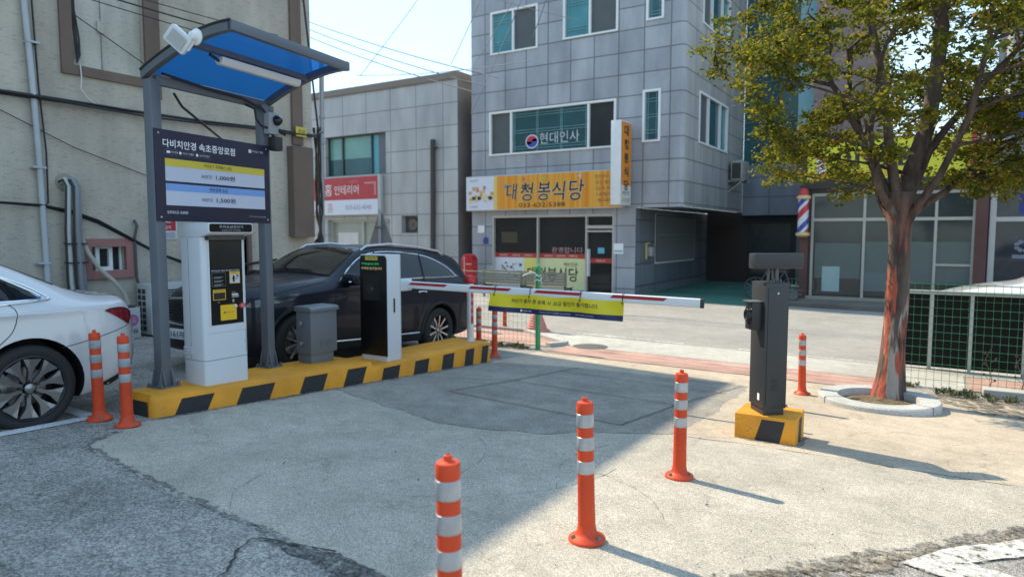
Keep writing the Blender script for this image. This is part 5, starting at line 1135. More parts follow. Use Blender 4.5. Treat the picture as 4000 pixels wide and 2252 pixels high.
for a, b in ((.27, .87), (1.21, 1.80), (2.12, 2.72), (3.06, 3.68)):
    k = M(); k.flat(FA, [(a, .0), (b - .02, .0), (b + .025, .034), (a + .045, .034)], .0235); k.obj("red_stripe", RED, arm, smooth=0)

# ---- banner tied to the arm
bn = thing("warning_banner", "yellow and navy vinyl banner with black lettering tied under the barrier arm", "banner", (-3.75, 6.76, .84))
BU0, BU1, BT0, BT1 = 1.55, 3.235, -.245, -.025
def ban(u, v, d=0):
    f = (u - BU0) / (BU1 - BU0); w = (v - BT0) / (BT1 - BT0)
    return FA.p(u - .035 * (1 - w) * (1 if f < .5 else .3) + .0, v - .012 * math.sin(f * 9.4) ** 2 * w, .035 + d + .010 * math.sin(f * 17 + w * 2.2) + .014 * (1 - w) * math.sin(f * 6 + 1))
def bsheet(v0, v1, m, d=0):
    kk = M(); nu, nv = 48, 6
    G_ = [[kk.bm.verts.new(ban(BU0 + (BU1 - BU0) * i / nu, v0 + (v1 - v0) * j / nv, d)) for j in range(nv + 1)] for i in range(nu + 1)]
    for i in range(nu):
        for j in range(nv): kk.bm.faces.new([G_[i][j], G_[i + 1][j], G_[i + 1][j + 1], G_[i][j + 1]])
    return kk
bsheet(BT0 + .062, BT1, None).obj("yellow_field", mat("banner_yellow", (.72, .58, .015), rough=.4, var=.04), bn, smooth=180); bsheet(BT0, BT0 + .062, None).obj("navy_strip", mat("banner_navy", (.012, .018, .085), rough=.4), bn, smooth=180)
def btext(s, u, v, h, w, m, **kw):
    o = text(FA, s, u, v, h, .0, m, bn, w=w, **kw)
    base = wl(bn)
    for q in o.data.vertices:
        p = q.co + base - A0; uu = p.dot(AU); vv = p.dot(FA.V); q.co = ban(uu, vv, .003) - base
    return o
btext("차단기 출차 중 등록 시 요금 할인이 불가합니다.", (BU0 + BU1) / 2 + .0, -.098, .052, 1.1, DK, bold=.012)
btext("카카오 T 주차", 2.08, -.214, .02, .11, BT, bold=.01); btext("카드전용  카카오 T 앱 할인  24시 무인정산", 2.42, -.214, .013, .36, BT); btext("주차고객센터 000-000-0000", 2.78, -.214, .013, .23, BT)
k = M(); 
P_ = [(1.985, -.224), (2.01, -.224), (2.01, -.2), (1.985, -.2)]; k.face([ban(u, v, .003) for u, v in P_]); k.obj("logo_square", BT, bn, smooth=0)
k = M()
for u in (1.6, 2.08, 2.72, 3.215):
    k.tube([ban(u, BT1 - .02, .004), FA.p(u, .0, .03), FA.p(u, .05, .028), FA.p(u + .004, .056, 0), FA.p(u, .05, -.026)], .0045, 6); k.lathe([(.011, -.002), (.013, .002), (.008, .002), (.008, -.002)], ban(u, BT1 - .025, .002), (AU, FA.V, FA.N), 12)
k.obj("tie_string", mat("tie_black", (.02, .02, .02)), bn)

# ---- white rest post with red writing
wp = thing("rest_post", "white round post with a red strip and red ball top on the island end", "post", (-5.9, 8.28, .08))
k = M(); k.lathe([(.075, 0), (.075, .012), (.052, .014), (.052, .86), (0, .86)], (-5.9, 8.27, top2(8.27)), n=20); k.obj("shaft", mat("post_white", (.62, .64, .66), rough=.3, metal=.3), wp)
k = M(); k.lathe([(.04, 0), (.075, .02), (.08, .06), (.06, .11), (0, .125)], (-5.9, 8.27, top2(8.27) + .86), n=18); k.obj("red_ball", mat("ball_red", (.55, .015, .02), rough=.3), wp)
a0 = math.atan2(-8.27, 5.9) + .15
k = M()
for i in range(4):
    a, b = a0 + i * .2, a0 + (i + 1) * .2
    k.face([(-5.9 + .0535 * math.cos(a), 8.27 + .0535 * math.sin(a), .33), (-5.9 + .0535 * math.cos(b), 8.27 + .0535 * math.sin(b), .33), (-5.9 + .0535 * math.cos(b), 8.27 + .0535 * math.sin(b), .9), (-5.9 + .0535 * math.cos(a), 8.27 + .0535 * math.sin(a), .9)])
k.obj("red_strip", mat("strip_red", (.5, .03, .03)), wp)
am = a0 + .4; FWp = Fr((-5.9 + .056 * math.cos(am), 8.27 + .056 * math.sin(am), 0), (-math.sin(am), math.cos(am), 0), UZ, (math.cos(am), math.sin(am), 0))
for i, ch in enumerate("주차안내"): text(FWp, ch, 0, .80 - i * .11, .06, .002, WTXT, wp, w=.045)

# ---- entrance camera post on its own yellow base
zb_ = zg(-1.2, 6.25)
cp = thing("concrete_plinth", "small yellow concrete plinth with a black slanting stripe under the camera post", "plinth", (-1.2, 6.25, zb_))
k = M(); k.prism(Fr((0, 0, zb_ - .05), (1, 0, 0), (0, 1, 0), UZ), [(-1.47, 6.06), (-.965, 6.06), (-.965, 6.5), (-1.47, 6.5)], 0, .285, 0, .012); k.obj("block", YEL, cp)
FCB = Fr((0, 6.0575, 0), (1, 0, 0), UZ, (0, -1, 0)); k = M(); k.flat(FCB, [(-1.31, zb_ - .03), (-1.10, zb_ - .03), (-1.05, zb_ + .205), (-1.24, zb_ + .205)]); k.obj("black_stripe", KBLK, cp, smooth=0)
FCX = Fr((-.9625, 0, 0), (0, 1, 0), UZ, (1, 0, 0)); k = M(); k.flat(FCX, [(6.19, zb_ - .03), (6.33, zb_ - .03), (6.36, zb_ + .205), (6.24, zb_ + .205)]); k.obj("black_stripe", KBLK, cp, smooth=0)
an = R(37); CU = Vector((math.cos(an), math.sin(an), 0)); CV = Vector((-math.sin(an), math.cos(an), 0)); CZ = zb_ + .236
CC = Vector((-1.235, 6.08, CZ)); FC = Fr(CC, CU, CV, UZ)           # near corner of the post
DARK = mat("charcoal_paint", (.028, .030, .033), rough=.45, var=.08, spec=.5)
cm = thing("camera_post", "charcoal grey number plate camera post with a lamp bar on top", "camera post", CC)
k = M(); k.box(FC, 0, .185, 0, .25, 0, .06, 0, .004); k.box(FC, -.012, .197, -.012, .262, .06, 1.15, 0, .006); k.obj("housing", DARK, cm)
FCf = Fr(CC + CV * -.012, CU, UZ, -CV); FCl = Fr(CC + CU * -.012, -CV, UZ, -CU)
k = M(); k.box(FCf, .012, .175, .09, 1.10, 0, .006, 0, .002); o = k.obj("door", DARK, cm)
k = M(); k.lathe([(.009, 0), (.009, .006), (0, .007)], FCf.p(.095, 1.06, .006), (CU, UZ, -CV), 12); k.obj("lock", ALU, o)
k = M()
for i in range(6): k.box(FCf, .06, .115, .22 + i * .018, .226 + i * .018, .006, .011)
k.obj("vent_louvre", DARK, o, smooth=0)
k = M(); k.rect(FCl, -.09, -.05, .12, .18, .003); k.obj("white_sticker", WTXT, cm, smooth=0)
k = M(); k.box(FCl, -.16, -.03, .74, .98, 0, .10, 0, .006); cmr = k.obj("camera_housing", mat("camera_black", (.014, .014, .016), rough=.4), cm)
k = M(); k.box(FCl, -.165, -.025, .982, .99, -.0, .125, 0, .002); k.obj("sun_hood", mat("hood_grey", (.12, .125, .13), rough=.4), cmr)
k = M(); k.lathe([(.055, 0), (.055, .02), (.045, .025), (.03, .012), (0, .014)], FCl.p(-.095, .865, .10), (-CV, UZ, -CU), 20)
for a in range(8): k.lathe([(.008, 0), (.008, .006), (0, .007)], FCl.p(-.095 + .07 * math.cos(a * .785), .865 + .07 * math.sin(a * .785), .10), (-CV, UZ, -CU), 8)
k.obj("lens", mat("lens_glass", (.02, .02, .024), rough=.12), cmr)
k = M(); k.tube([FC.p(.06, .1, 1.15), FC.p(.06, .1, 1.27)], .012, 8); k.tube([FC.p(.13, .1, 1.15), FC.p(.13, .1, 1.27)], .02, 10); k.tube([FC.p(.1, .1, 1.15), FC.p(.1, .11, 1.27)], .008, 8)
for u in (.03, .09, .15): k.tube([FC.p(u, .06, 1.15), FC.p(u, .06, 1.175)], .01, 8)
k.obj("stem", mat("stem_steel", (.12, .12, .125), rough=.4, metal=.5), cm)
k = M(); k.box(FC, -.11, .33, .0, .13, 1.27, 1.40, 0, .014); k.obj("lamp_bar", DARK, cm)

# ================================================================== BOLLARDS
BOR = mat("bollard_orange", (.60, .060, .016), rough=.48, var=.10, vscale=7, var2=.2, v2scale=5, spec=.35, chips=.66, chipcol=(.34, .10, .06), chipscale=20); BRF = mat("reflective_silver", (.43, .45, .48), rough=.35, metal=.3, var=.14, vscale=14, var2=.25, v2scale=9, chips=.64, chipcol=(.2, .2, .2), chipscale=26)
def make_bollard():
    root = thing("bollard", "", "bollard", (0, 0, 0), "orange lane bollards with silver bands")
    kk = M(); kk.lathe([(.047, .03), (.0445, .2), (.0425, .5), (.041, .685), (.036, .70), (0, .702)], n=28); kk.obj("post", BOR, root, smooth=50)
    kk = M(); kk.lathe([(.0425, .672), (.0435, .676), (.0435, .715), (.040, .728), (.016, .733), (.0145, .737), (.0145, .752), (.009, .754), (.008, .748), (0, .748)], n=28); kk.obj("cap", BOR, root, smooth=50)
    kk = M(); kk.lathe([(.046, .085), (.052, .05), (.062, .032), (.094, .016), (.098, .008), (.098, 0), (0, 0)], n=32); ba = kk.obj("base", BOR, root, smooth=50)
    for a in (40, 160, 280):
        kk = M(); kk.lathe([(.013, .012), (.013, .024), (.008, .032), (0, .033)], (.078 * math.cos(R(a)), .078 * math.sin(R(a)), .006), n=8); kk.obj("bolt", mat("bolt_rust", (.2, .17, .14), rough=.6, metal=.5), ba)
    for z in (.602, .482, .358):
        kk = M(); rr = .0445; kk.lathe([(rr - .001, z), (rr + .0008, z + .002), (rr - .0004, z + .066), (rr - .003, z + .068)], n=28); kk.obj("reflective_band", BRF, root, smooth=50)
    return root
b0 = make_bollard()
BOL = [((-1.50, 3.14), "orange bollard second from the camera in the row along the lane edge"),
       ((-1.395, 1.83), "nearest orange bollard, cut off by the bottom edge of the photo"),
       ((-1.47, 4.55), "orange bollard nearest the yellow camera plinth on its camera side"),
       ((-1.36, 8.92), "orange bollard just right of the charcoal camera post before the brick pavement"),
       ((-1.415, 7.76), "orange bollard almost hidden behind the charcoal camera post"),
       ((-5.9, 2.93), "left one of two orange bollards beside the rear bumper of the white sedan"),
       ((-5.53, 2.96), "right one of two orange bollards at the rounded nose of the yellow island"),
       ((-5.87, 8.87), "orange bollard at the far end of the yellow island"),
       ((-6.4, 9.2), "orange bollard behind the far end of the island, partly hidden by it"),
       ((-7.95, 12.42), "orange bollard beyond the green mesh fence, left of the traffic cone")]
for i, ((x, y), lab) in enumerate(BOL):
    o = b0 if i == 0 else copy_tree(b0, None)
    o.location = (x, y, zg(x, y) + .008); o.rotation_euler = (random.uniform(-.022, .022), random.uniform(-.022, .022), random.uniform(0, 6)); o['label'] = lab

# ---- traffic cone
tc0 = Vector((-7.16, 12.45, zg(-7.16, 12.45)))
tc = thing("traffic_cone", "tall faded pink ribbed traffic cone behind the green fence post", "traffic cone", tc0)
FADE = mat("cone_faded", (.60, .21, .19), rough=.6, var2=.2)
prof = [(.27, 0), (.27, .03), (.22, .05)] + [p for i in range(9) for p in ((.205 - i * .018, .06 + i * .05), (.215 - i * .018, .085 + i * .05), (.203 - i * .018, .105 + i * .05))] + [(.055, .95), (.04, 1.03), (.03, 1.05), (0, 1.05)]
k = M(); k.lathe(prof, tc0, n=24); k.obj("cone_body", FADE, tc, smooth=60); k = M(); k.lathe([(.082, 0), (.066, .14)], tc0 + Vector((0, 0, .76)), n=24); k.obj("pale_band", mat("cone_band", (.65, .55, .53)), tc)

# ================================================================== FENCES
GREEN = mat("fence_green", (.035, .30, .12), rough=.45, var=.1); WIREG = mat("fence_wire", (.02, .15, .07), rough=.5)
def mesh_fence(label, x0, x1, y, z_of, h, posts, pitch=.09, hp=.11):
    root = thing("wire_fence", label, "fence", ((x0 + x1) / 2, y, z_of((x0 + x1) / 2)))
    kk = M(); n = int((x1 - x0) / pitch)
    for i in range(n + 1): x = x0 + i * pitch; z = z_of(x); kk.tube([(x, y, z + .03), (x, y, z + h - .03)], .0024, 4, cap=False)
    for j in range(int(h / hp) + 1): kk.tube([(x0, y + .005, z_of(x0) + .03 + j * hp), (x1, y + .005, z_of(x1) + .03 + j * hp)], .0028, 4, cap=False)
    for v in (h - .05, h - .16): kk.tube([(x0, y + .02, z_of(x0) + v), (x1, y + .02, z_of(x1) + v)], .004, 5, cap=False)
    kk.obj("wire_mesh", WIREG, root, smooth=0)
    for x in posts:
        kk = M(); z = z_of(x); kk.lathe([(.045, -.1), (.045, h + .0), (.052, h + .01), (.052, h + .07), (.035, h + .1), (0, h + .11)], (x, y - .03, z), n=16); kk.obj("fence_post", GREEN, root)
    return root
mesh_fence("green wire mesh fence with round green posts left of the entrance behind the island", -17.5, -5.93, 10.33, lambda x: zg(x, 10.33) - .02, 1.40, (-5.90, -7.78, -9.7))
mesh_fence("green wire mesh fence right of the entrance behind the tree", -.62, 6.0, 10.9, lambda x: zg(x, 10.9) - .03, 1.50, (2.6, 4.6))
k = M(); rnd = random.Random(2); rp = [(-5.9 + .058 * math.cos(a), 10.3 + .058 * math.sin(a), zg(-5.9, 10.3) + 1.16 + .012 * a + .02 * math.sin(a * 3)) for a in [i * .5 for i in range(26)]]
rp += [(-6.0, 10.24, 1.0), (-6.16, 10.22, .93)]
k.tube([Vector(p) + Vector((0, 0, -.0)) for p in rp], .014, 6); tag(k.obj("knotted_rope", mat("rope_white", (.55, .56, .54), rough=.8), None, loc=(-5.9, 10.3, .9)), "white rope knotted round the top of the green fence post", "rope")
gr = thing("guard_rail", "roadside guard rail with pale posts and black panels behind the green fence", "guard rail", (2.4, 12.4, -.45))
RAILW = mat("rail_pale", (.42, .45, .42), rough=.45, var2=.1); RBLK = mat("rail_black_panel", (.005, .006, .006), rough=.7, spec=.2)
gx0, gx1 = -.62, 5.4; FGR = Fr((0, 12.4, 0), (1, 0, 0), UZ, (0, -1, 0))
k = M(); k.box(FGR, gx0, gx1, .73, .79, -.03, .03, 0, .01); k.obj("top_rail", RAILW, gr)
pxs = (-.56, -.06, .46, 1.12, 1.75, 2.4, 3.1, 3.8, 4.5, 5.3)
for x in pxs: k = M(); k.box(FGR, x - .024, x + .024, -.46, .729, -.02, .02, 0, .006); k.obj("rail_post", RAILW, gr)
for a, b in zip(pxs, pxs[1:]): k = M(); k.box(FGR, a + .025, b - .025, -.40, .728, -.012, .012); k.obj("black_panel", RBLK, gr, smooth=0)

# ---- street furniture by the restaurant
WOODG = mat("weathered_wood", (.21, .20, .17), rough=.8, var2=.25, stretch=(1, 8, 8))
def bench(x, lab):
    z = zg(x, 18.4); root = thing("street_bench", lab, "bench", (x, 18.4, z), "wooden benches facing the restaurant")
    for j in range(5): kk = M(); kk.box(ID, x - .78, x + .78, 18.12 - j * .0, 18.15, z + .46 + j * .085, z + .53 + j * .085, 0, .005); kk.obj("back_slat", WOODG, root)
    for j in range(4): kk = M(); kk.box(ID, x - .78, x + .78, 18.2 + j * .11, 18.29 + j * .11, z + .40, z + .43, 0, .005); kk.obj("seat_slat", WOODG, root)
    for s in (-.7, .7): kk = M(); kk.box(ID, x + s - .03, x + s + .03, 18.16, 18.2, z, z + .88); kk.box(ID, x + s - .028, x + s + .028, 18.2, 18.6, z + .34, z + .398); kk.box(ID, x + s - .029, x + s + .029, 18.54, 18.6, z, z + .34); kk.obj("leg_frame", mat("cast_iron", (.05, .055, .05), rough=.6), root)
bench(-11.72, "weathered wooden bench behind the fence, the one nearer the red box"); bench(-10.18, "weathered wooden bench behind the fence, the one nearer the restaurant door")
pz = zg(-14.9, 20.6)
pbx = thing("post_box", "red round topped box on a stand beside the left pillar of the restaurant", "post box", (-14.8, 20.6, pz))
k = M(); k.prism(Fr((0, 20.6, 0), (1, 0, 0), UZ, (0, -1, 0)), [(-14.56, pz + .1), (-14.56, pz + 1.0)] + [(-14.84 + .28 * math.cos(R(a)), pz + 1.0 + .26 * math.sin(R(a))) for a in range(15, 180, 15)] + [(-15.12, pz + 1.0), (-15.12, pz + .1)], -.3, 0, 0, .02); k.obj("box_body", mat("box_red", (.38, .012, .02), rough=.3), pbx)
k = M(); k.box(Fr((0, 20.6, 0), (1, 0, 0), UZ, (0, -1, 0)), -14.98, -14.94, pz + .2, pz + 1.15, .001, .012); k.box(Fr((0, 20.6, 0), (1, 0, 0), UZ, (0, -1, 0)), -14.9, -14.64, pz + .86, pz + .9, .001, .012); k.obj("pale_trim", mat("trim_pink", (.6, .35, .34)), pbx, smooth=0)
k = M(); k.box(ID, -15.05, -14.65, 20.65, 20.85, pz, pz + .1); k.obj("plinth", mat("plinth_dark", (.12, .12, .12)), pbx)
# bicycle leaning by the brown post
bz = zg(-4, 21.2) + .12
bk = thing("bicycle", "dark bicycle by the brown barber shop post, half hidden by the camera post", "bicycle", (-4.1, 21.3, bz))
def ring(c, r, t, n=28):
    kk = M(); pts = [(c[0] + r * math.cos(2 * math.pi * i / n), c[1], c[2] + r * math.sin(2 * math.pi * i / n)) for i in range(n + 1)]; kk.tube(pts, t, 6, cap=False); return kk
BKF = mat("bike_black", (.02, .02, .022), rough=.4)
for cx in (-4.65, -3.62):
    w_ = ring((cx, 21.3, bz + .33), .32, .022).obj("wheel", BKF, bk)
    k = M()
    for a in range(12): k.tube([(cx, 21.3, bz + .33), (cx + .31 * math.cos(a * .5236), 21.3, bz + .33 + .31 * math.sin(a * .5236))], .003, 4, cap=False)
    k.obj("spokes", ALU, w_)
k = M(); J = dict(r=(-4.65, 21.3, bz + .33), f=(-3.62, 21.3, bz + .33), b=(-4.2, 21.3, bz + .3), s=(-4.35, 21.3, bz + .82), h=(-3.82, 21.3, bz + .86))
for a, b in (('r', 'b'), ('r', 's'), ('b', 's'), ('b', 'h'), ('s', 'h'), ('h', 'f')): k.tube([J[a], J[b]], .018, 8)
k.obj("frame", mat("bike_frame", (.05, .06, .08), rough=.35), bk); k = M(); k.tube([J['h'], (-3.85, 21.3, bz + 1.0)], .015); k.tube([(-3.9, 21.05, bz + 1.02), (-3.85, 21.3, bz + 1.0), (-3.9, 21.55, bz + 1.02)], .014); k.obj("handlebar", BKF, bk); k = M(); k.tube([J['s'], (-4.37, 21.3, bz + .95)], .014); k.box(ID, -4.5, -4.25, 21.24, 21.36, bz + .95, bz + 1.0, 0, .02); k.obj("saddle", BKF, bk)

# ================================================================== TREE
TX, TY = -.45, 9.22
tz0 = zg(TX, TY)
rg = thing("tree_ring", "round grey concrete kerb ring round the foot of the street tree", "tree ring", (TX, 9.0, tz0))
k = M(); k.lathe([(.42, -.05), (.42, .10), (.43, .115), (.62, .115), (.635, .10), (.635, -.05)], (TX - .08, 8.86, tz0 + .012), n=48)
k.obj("ring_kerb", ground_mat("ring_concrete", (.36, .36, .35), (.52, .52, .50), agg=120, stain=.12, bump=.3, fine=.12), rg)
k = M(); k.lathe([(.419, .03), (.2, .06), (0, .07)], (TX - .08, 8.86, tz0 + .012), n=40); k.obj("soil", ground_mat("leafy_soil", (.07, .05, .03), (.3, .23, .14), agg=35, stain=.4, bump=1.2, fine=.5), rg)
for a in (100, 215, 330):
    kk = M(); kk.box(Fr((TX - .08, 8.86, tz0), (math.cos(R(a)), math.sin(R(a)), 0), UZ), .425, .638, -.03, .1295, -.004, .004); kk.obj("joint", mat("joint_dark", (.13, .13, .125)), rg, smooth=0)

bark = bpy.data.materials.new("painted_bark"); nt_, b_ = nodes_of(bark); N = nt_.nodes; L = nt_.links; b_.inputs['Roughness'].default_value = .85
g_ = N.new("ShaderNodeNewGeometry")
def nz_(sc, stretch, det=5):
    mp = N.new("ShaderNodeMapping"); mp.inputs['Scale'].default_value = stretch; L.new(g_.outputs['Position'], mp.inputs['Vector'])
    n = N.new("ShaderNodeTexNoise"); n.inputs['Scale'].default_value = sc; n.inputs['Detail'].default_value = det; L.new(mp.outputs[0], n.inputs['Vector']); return n
def ramp(src, lo, hi):
    r = N.new("ShaderNodeMapRange"); r.inputs['From Min'].default_value = lo; r.inputs['From Max'].default_value = hi; L.new(src, r.inputs['Value']); return r.outputs[0]
def mixc(f, a, c):
    m_ = N.new("ShaderNodeMix"); m_.data_type = 'RGBA'; L.new(f, m_.inputs['Factor'])
    if isinstance(a, tuple): m_.inputs['A'].default_value = a
    else: L.new(a, m_.inputs['A'])
    m_.inputs['B'].default_value = c; return m_.outputs['Result']
c_ = mixc(ramp(nz_(9, (1, 1, .25)).outputs['Fac'], .35, .65), (.035, .023, .019, 1), (.115, .08, .066, 1))
sz_ = N.new("ShaderNodeSeparateXYZ"); L.new(g_.outputs['Position'], sz_.inputs[0])
hgt = N.new("ShaderNodeMapRange"); hgt.inputs['From Min'].default_value = 2.1; hgt.inputs['From Max'].default_value = 1.3; hgt.inputs['To Min'].default_value = 0; hgt.inputs['To Max'].default_value = 1; L.new(sz_.outputs[2], hgt.inputs['Value'])
pl_ = N.new("ShaderNodeMath"); pl_.operation = 'MULTIPLY'; L.new(ramp(nz_(6, (1, 1, .16)).outputs['Fac'], .57, .62), pl_.inputs[0]); L.new(hgt.outputs[0], pl_.inputs[1]); c_ = mixc(pl_.outputs[0], c_, (.30, .27, .245, 1))
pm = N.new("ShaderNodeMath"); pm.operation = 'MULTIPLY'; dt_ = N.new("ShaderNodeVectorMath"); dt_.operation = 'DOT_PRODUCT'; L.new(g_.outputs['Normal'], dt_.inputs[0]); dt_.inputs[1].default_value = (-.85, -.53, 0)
ma_ = N.new("ShaderNodeMath"); ma_.operation = 'MULTIPLY_ADD'; L.new(dt_.outputs['Value'], ma_.inputs[0]); ma_.inputs[1].default_value = .085; L.new(nz_(6.5, (1.2, 1.2, .16), 8).outputs['Fac'], ma_.inputs[2])  # real peeling paint; extra red put into the colour on the sunlit side
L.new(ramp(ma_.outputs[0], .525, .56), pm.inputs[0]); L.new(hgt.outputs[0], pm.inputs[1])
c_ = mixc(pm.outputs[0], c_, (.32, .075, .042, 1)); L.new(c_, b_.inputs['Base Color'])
bp2 = N.new("ShaderNodeBump"); bp2.inputs['Strength'].default_value = 1; bp2.inputs['Distance'].default_value = .03; L.new(nz_(22, (1, 1, .3)).outputs['Fac'], bp2.inputs['Height']); L.new(bp2.outputs[0], b_.inputs['Normal'])

tr = thing("street_tree", "street tree with peeling red painted trunk and small yellow green leaves", "tree", (TX, TY, tz0))
rt = random.Random(11)
k = M()
def limb(kk, p0, p1, r0, r1, bend=.12, n=7, sides=9):
    p0, p1 = Vector(p0), Vector(p1); L_ = (p1 - p0).length; o1 = Vector((rt.uniform(-1, 1), rt.uniform(-1, 1), rt.uniform(-.3, .6))) * bend * L_
    pts = []; rs = []
    for i in range(n + 1):
        t = i / n; pts.append(p0.lerp(p1, t) + o1 * math.sin(t * math.pi) + Vector((rt.uniform(-1, 1), rt.uniform(-1, 1), 0)) * .012 * L_); rs.append(r0 + (r1 - r0) * t ** .8)
    kk.tube(pts, rs, sides); return pts
# trunk: flared foot, lumpy
n = 26; H_ = 2.45; rows = []
for i in range(n + 1):
    t = i / n; z = tz0 + .03 + H_ * t; ax = TX + .02 * math.sin(t * 4) + .05 * t; ay = TY + .02 * math.cos(t * 3)
    r0 = .118 + .078 * math.exp(-t * 8) + (.03 * max(0, t - .8) * 5)
    rows.append([k.bm.verts.new((ax + r0 * (1 + .10 * math.sin(3 * a + t * 2) + .07 * noise.noise((math.cos(a) * 2, math.sin(a) * 2, t * 5))) * math.cos(a), ay + r0 * (1 + .10 * math.sin(3 * a + t * 2) + .07 * noise.noise((math.cos(a) * 2, math.sin(a) * 2, t * 5))) * math.sin(a), z)) for a in [2 * math.pi * j / 22 for j in range(22)]])
for a, b in zip(rows, rows[1:]):
    for j in range(22): k.bm.faces.new([a[j], a[(j + 1) % 22], b[(j + 1) % 22], b[j]])
FK = Vector((TX + .05, TY, tz0 + H_))
limbs = []
# camera-right direction in this frame and the direction away from the camera
CR = Vector((math.cos(R(32)), math.sin(R(32)), 0)); CF = Vector((-math.sin(R(32)), math.cos(R(32)), 0))
def W(r, f, z): return Vector((TX, TY, tz0)) + CR * r + CF * f + UZ * z
for st, en, r0 in ((2.25, (-.95, -.1, 3.9), .058), (2.35, (-.45, .25, 5.2), .068), (2.3, (.05, .0, 6.0), .112), (2.35, (.6, .2, 5.0), .07), (2.25, (1.25, -.15, 4.1), .062), (1.9, (.75, .3, 3.3), .055), (2.1, (-.1, 1.1, 4.4), .055), (2.1, (.3, -1.0, 4.3), .05), (2.2, (-.6, -.6, 3.6), .05), (2.25, (1.5, .5, 3.2), .05)):
    limbs.append(limb(k, (TX + .04, TY, tz0 + st - .12), W(*en), r0, r0 * .45))
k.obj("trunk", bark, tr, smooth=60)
br = M(); lf = M(); mids = [p for l in limbs for p in l[3:]]
LEAFM = []
for nm, c in (("leaf_olive", (.125, .13, .018)), ("leaf_yellow", (.235, .20, .025)), ("leaf_green", (.06, .085, .015)), ("leaf_rust", (.22, .125, .022))):
    m_ = bpy.data.materials.new(nm); nt_, b_ = nodes_of(m_); b_.inputs['Base Color'].default_value = c + (1,); b_.inputs['Roughness'].default_value = .65; b_.inputs['Specular IOR Level'].default_value = .2
    t_ = nt_.nodes.new("ShaderNodeBsdfTranslucent"); t_.inputs[0].default_value = (c[0] * 1.6, c[1] * 1.7, c[2], 1); x_ = nt_.nodes.new("ShaderNodeMixShader"); x_.inputs[0].default_value = .4
    nt_.links.new(b_.outputs[0], x_.inputs[1]); nt_.links.new(t_.outputs[0], x_.inputs[2]); nt_.links.new(x_.outputs[0], nt_.nodes["Material Output"].inputs[0]); LEAFM.append(m_)
def clump(c, rad, nleaf):
    tone = rt.random()
    for _ in range(nleaf):
        d = Vector((rt.gauss(0, 1), rt.gauss(0, 1), rt.gauss(0, .5))) * rad * .48; p = c + d
        s = rt.uniform(.019, .037); a = Vector((rt.gauss(0, 1), rt.gauss(0, 1), rt.gauss(0, .6))).normalized(); b = a.cross(Vector((rt.gauss(0, 1), rt.gauss(0, 1), rt.gauss(0, 1)))).normalized()
        mi = rt.choices((0, 1, 2, 3), ((5, 4, 2.4, .7) if tone > .4 else (5, 2, 4.5, .3)))[0]
        f = lf.face([p - a * s, p - a * s * .2 + b * s * .55, p + a * s * .9, p - a * s * .1 - b * s * .55], mi)
cl = []
tries = 0
while len(cl) < 345 and tries < 14000:
    tries += 1
    r, f, z = rt.uniform(-2.25, 3.3), rt.uniform(-1.9, 1.9), rt.uniform(1.85, 6.6)
    if r < 0: lim = (r / 2.1) ** 2
    else: lim = (r / 3.1) ** 2
    e = lim + (f / 1.8) ** 2 + ((z - 4.1) / ((1.75 if r < .6 else 2.2) if z < 4.1 else 2.4)) ** 2
    if e > 1.0 or e < .16 and rt.random() < .75: continue
    core = math.hypot(r - .05, f * .8)
    if z < 3.25 and core < .62: continue
    if z < 4.4 and core < .5: continue
    if z < 2.6 + .25 * math.sin(r * 3) and r < 0 and rt.random() < .5: continue
    if noise.noise((r * 1.5, f * 1.5, z * 1.7 + 4)) < (.04 if r < 1.2 else -.06): continue
    cl.append((r, f, z))
# secondary boughs: each serves the clumps that hang together, twigs only span short gaps
pts = [W(*c) for c in cl]; groups = []
for i, p in enumerate(pts):
    for g in groups:
        if len(g) < 12 and (pts[g[0]] - p).length < .62: g.append(i); break
    else: groups.append([i])
for g in groups:
    cen = sum((pts[i] for i in g), Vector()) / len(g)
    q = min(mids, key=lambda m_: (m_ - cen).length + max(0, m_.z - cen.z + .25) * 1.6)
    end = cen + (cen - q).normalized() * .12; bough = limb(br, q, end, .012 + .007 * (end - q).length + .001 * len(g), .007, .16, 9, 6)
    for i in g:
        p = pts[i]; t0 = min(bough[2:], key=lambda m_: (m_ - p).length); limb(br, t0, p, .007, .0025, .12, 4, 4); clump(p, rt.uniform(.12, .24), 155)
        for _ in range(2):
            p2 = p + Vector((rt.uniform(-.3, .3), rt.uniform(-.3, .3), rt.uniform(-.12, .2))); limb(br, p.lerp(t0, .25), p2, .005, .002, .1, 3, 4); clump(p2, .14, 62)
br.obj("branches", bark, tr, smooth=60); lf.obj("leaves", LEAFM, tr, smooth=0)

# weeds along the fences
wd = M(); rw = random.Random(4)
def weed(x, y, s):
    z = zg(x, y) + .01
    for _ in range(rw.randint(14, 26)):
        a = rw.uniform(0, 6.28); l = s * rw.uniform(.4, 1); b = Vector((math.cos(a), math.sin(a), 0)); t_ = Vector((-b.y, b.x, 0)); p = Vector((x, y, z)) + b * rw.uniform(0, s * .4); tip = p + b * l * rw.uniform(.2, .7) + UZ * l * rw.uniform(.3, .9)
        w = s * rw.uniform(.05, .13); mid = p.lerp(tip, .55) + UZ * .02; wd.face([p, mid + t_ * w, tip, mid - t_ * w], rw.choice((0, 0, 1)))
for _ in range(110): weed(rw.uniform(.0, 3.5), rw.gauss(10.35, .12) - .05, rw.uniform(.05, .14))
for _ in range(90): weed(rw.uniform(-8.2, -6.0), rw.gauss(10.2, .13), rw.uniform(.05, .13))
for _ in range(14): weed(rw.uniform(-.6, -.1), 10.75 + rw.gauss(0, .06), .08)
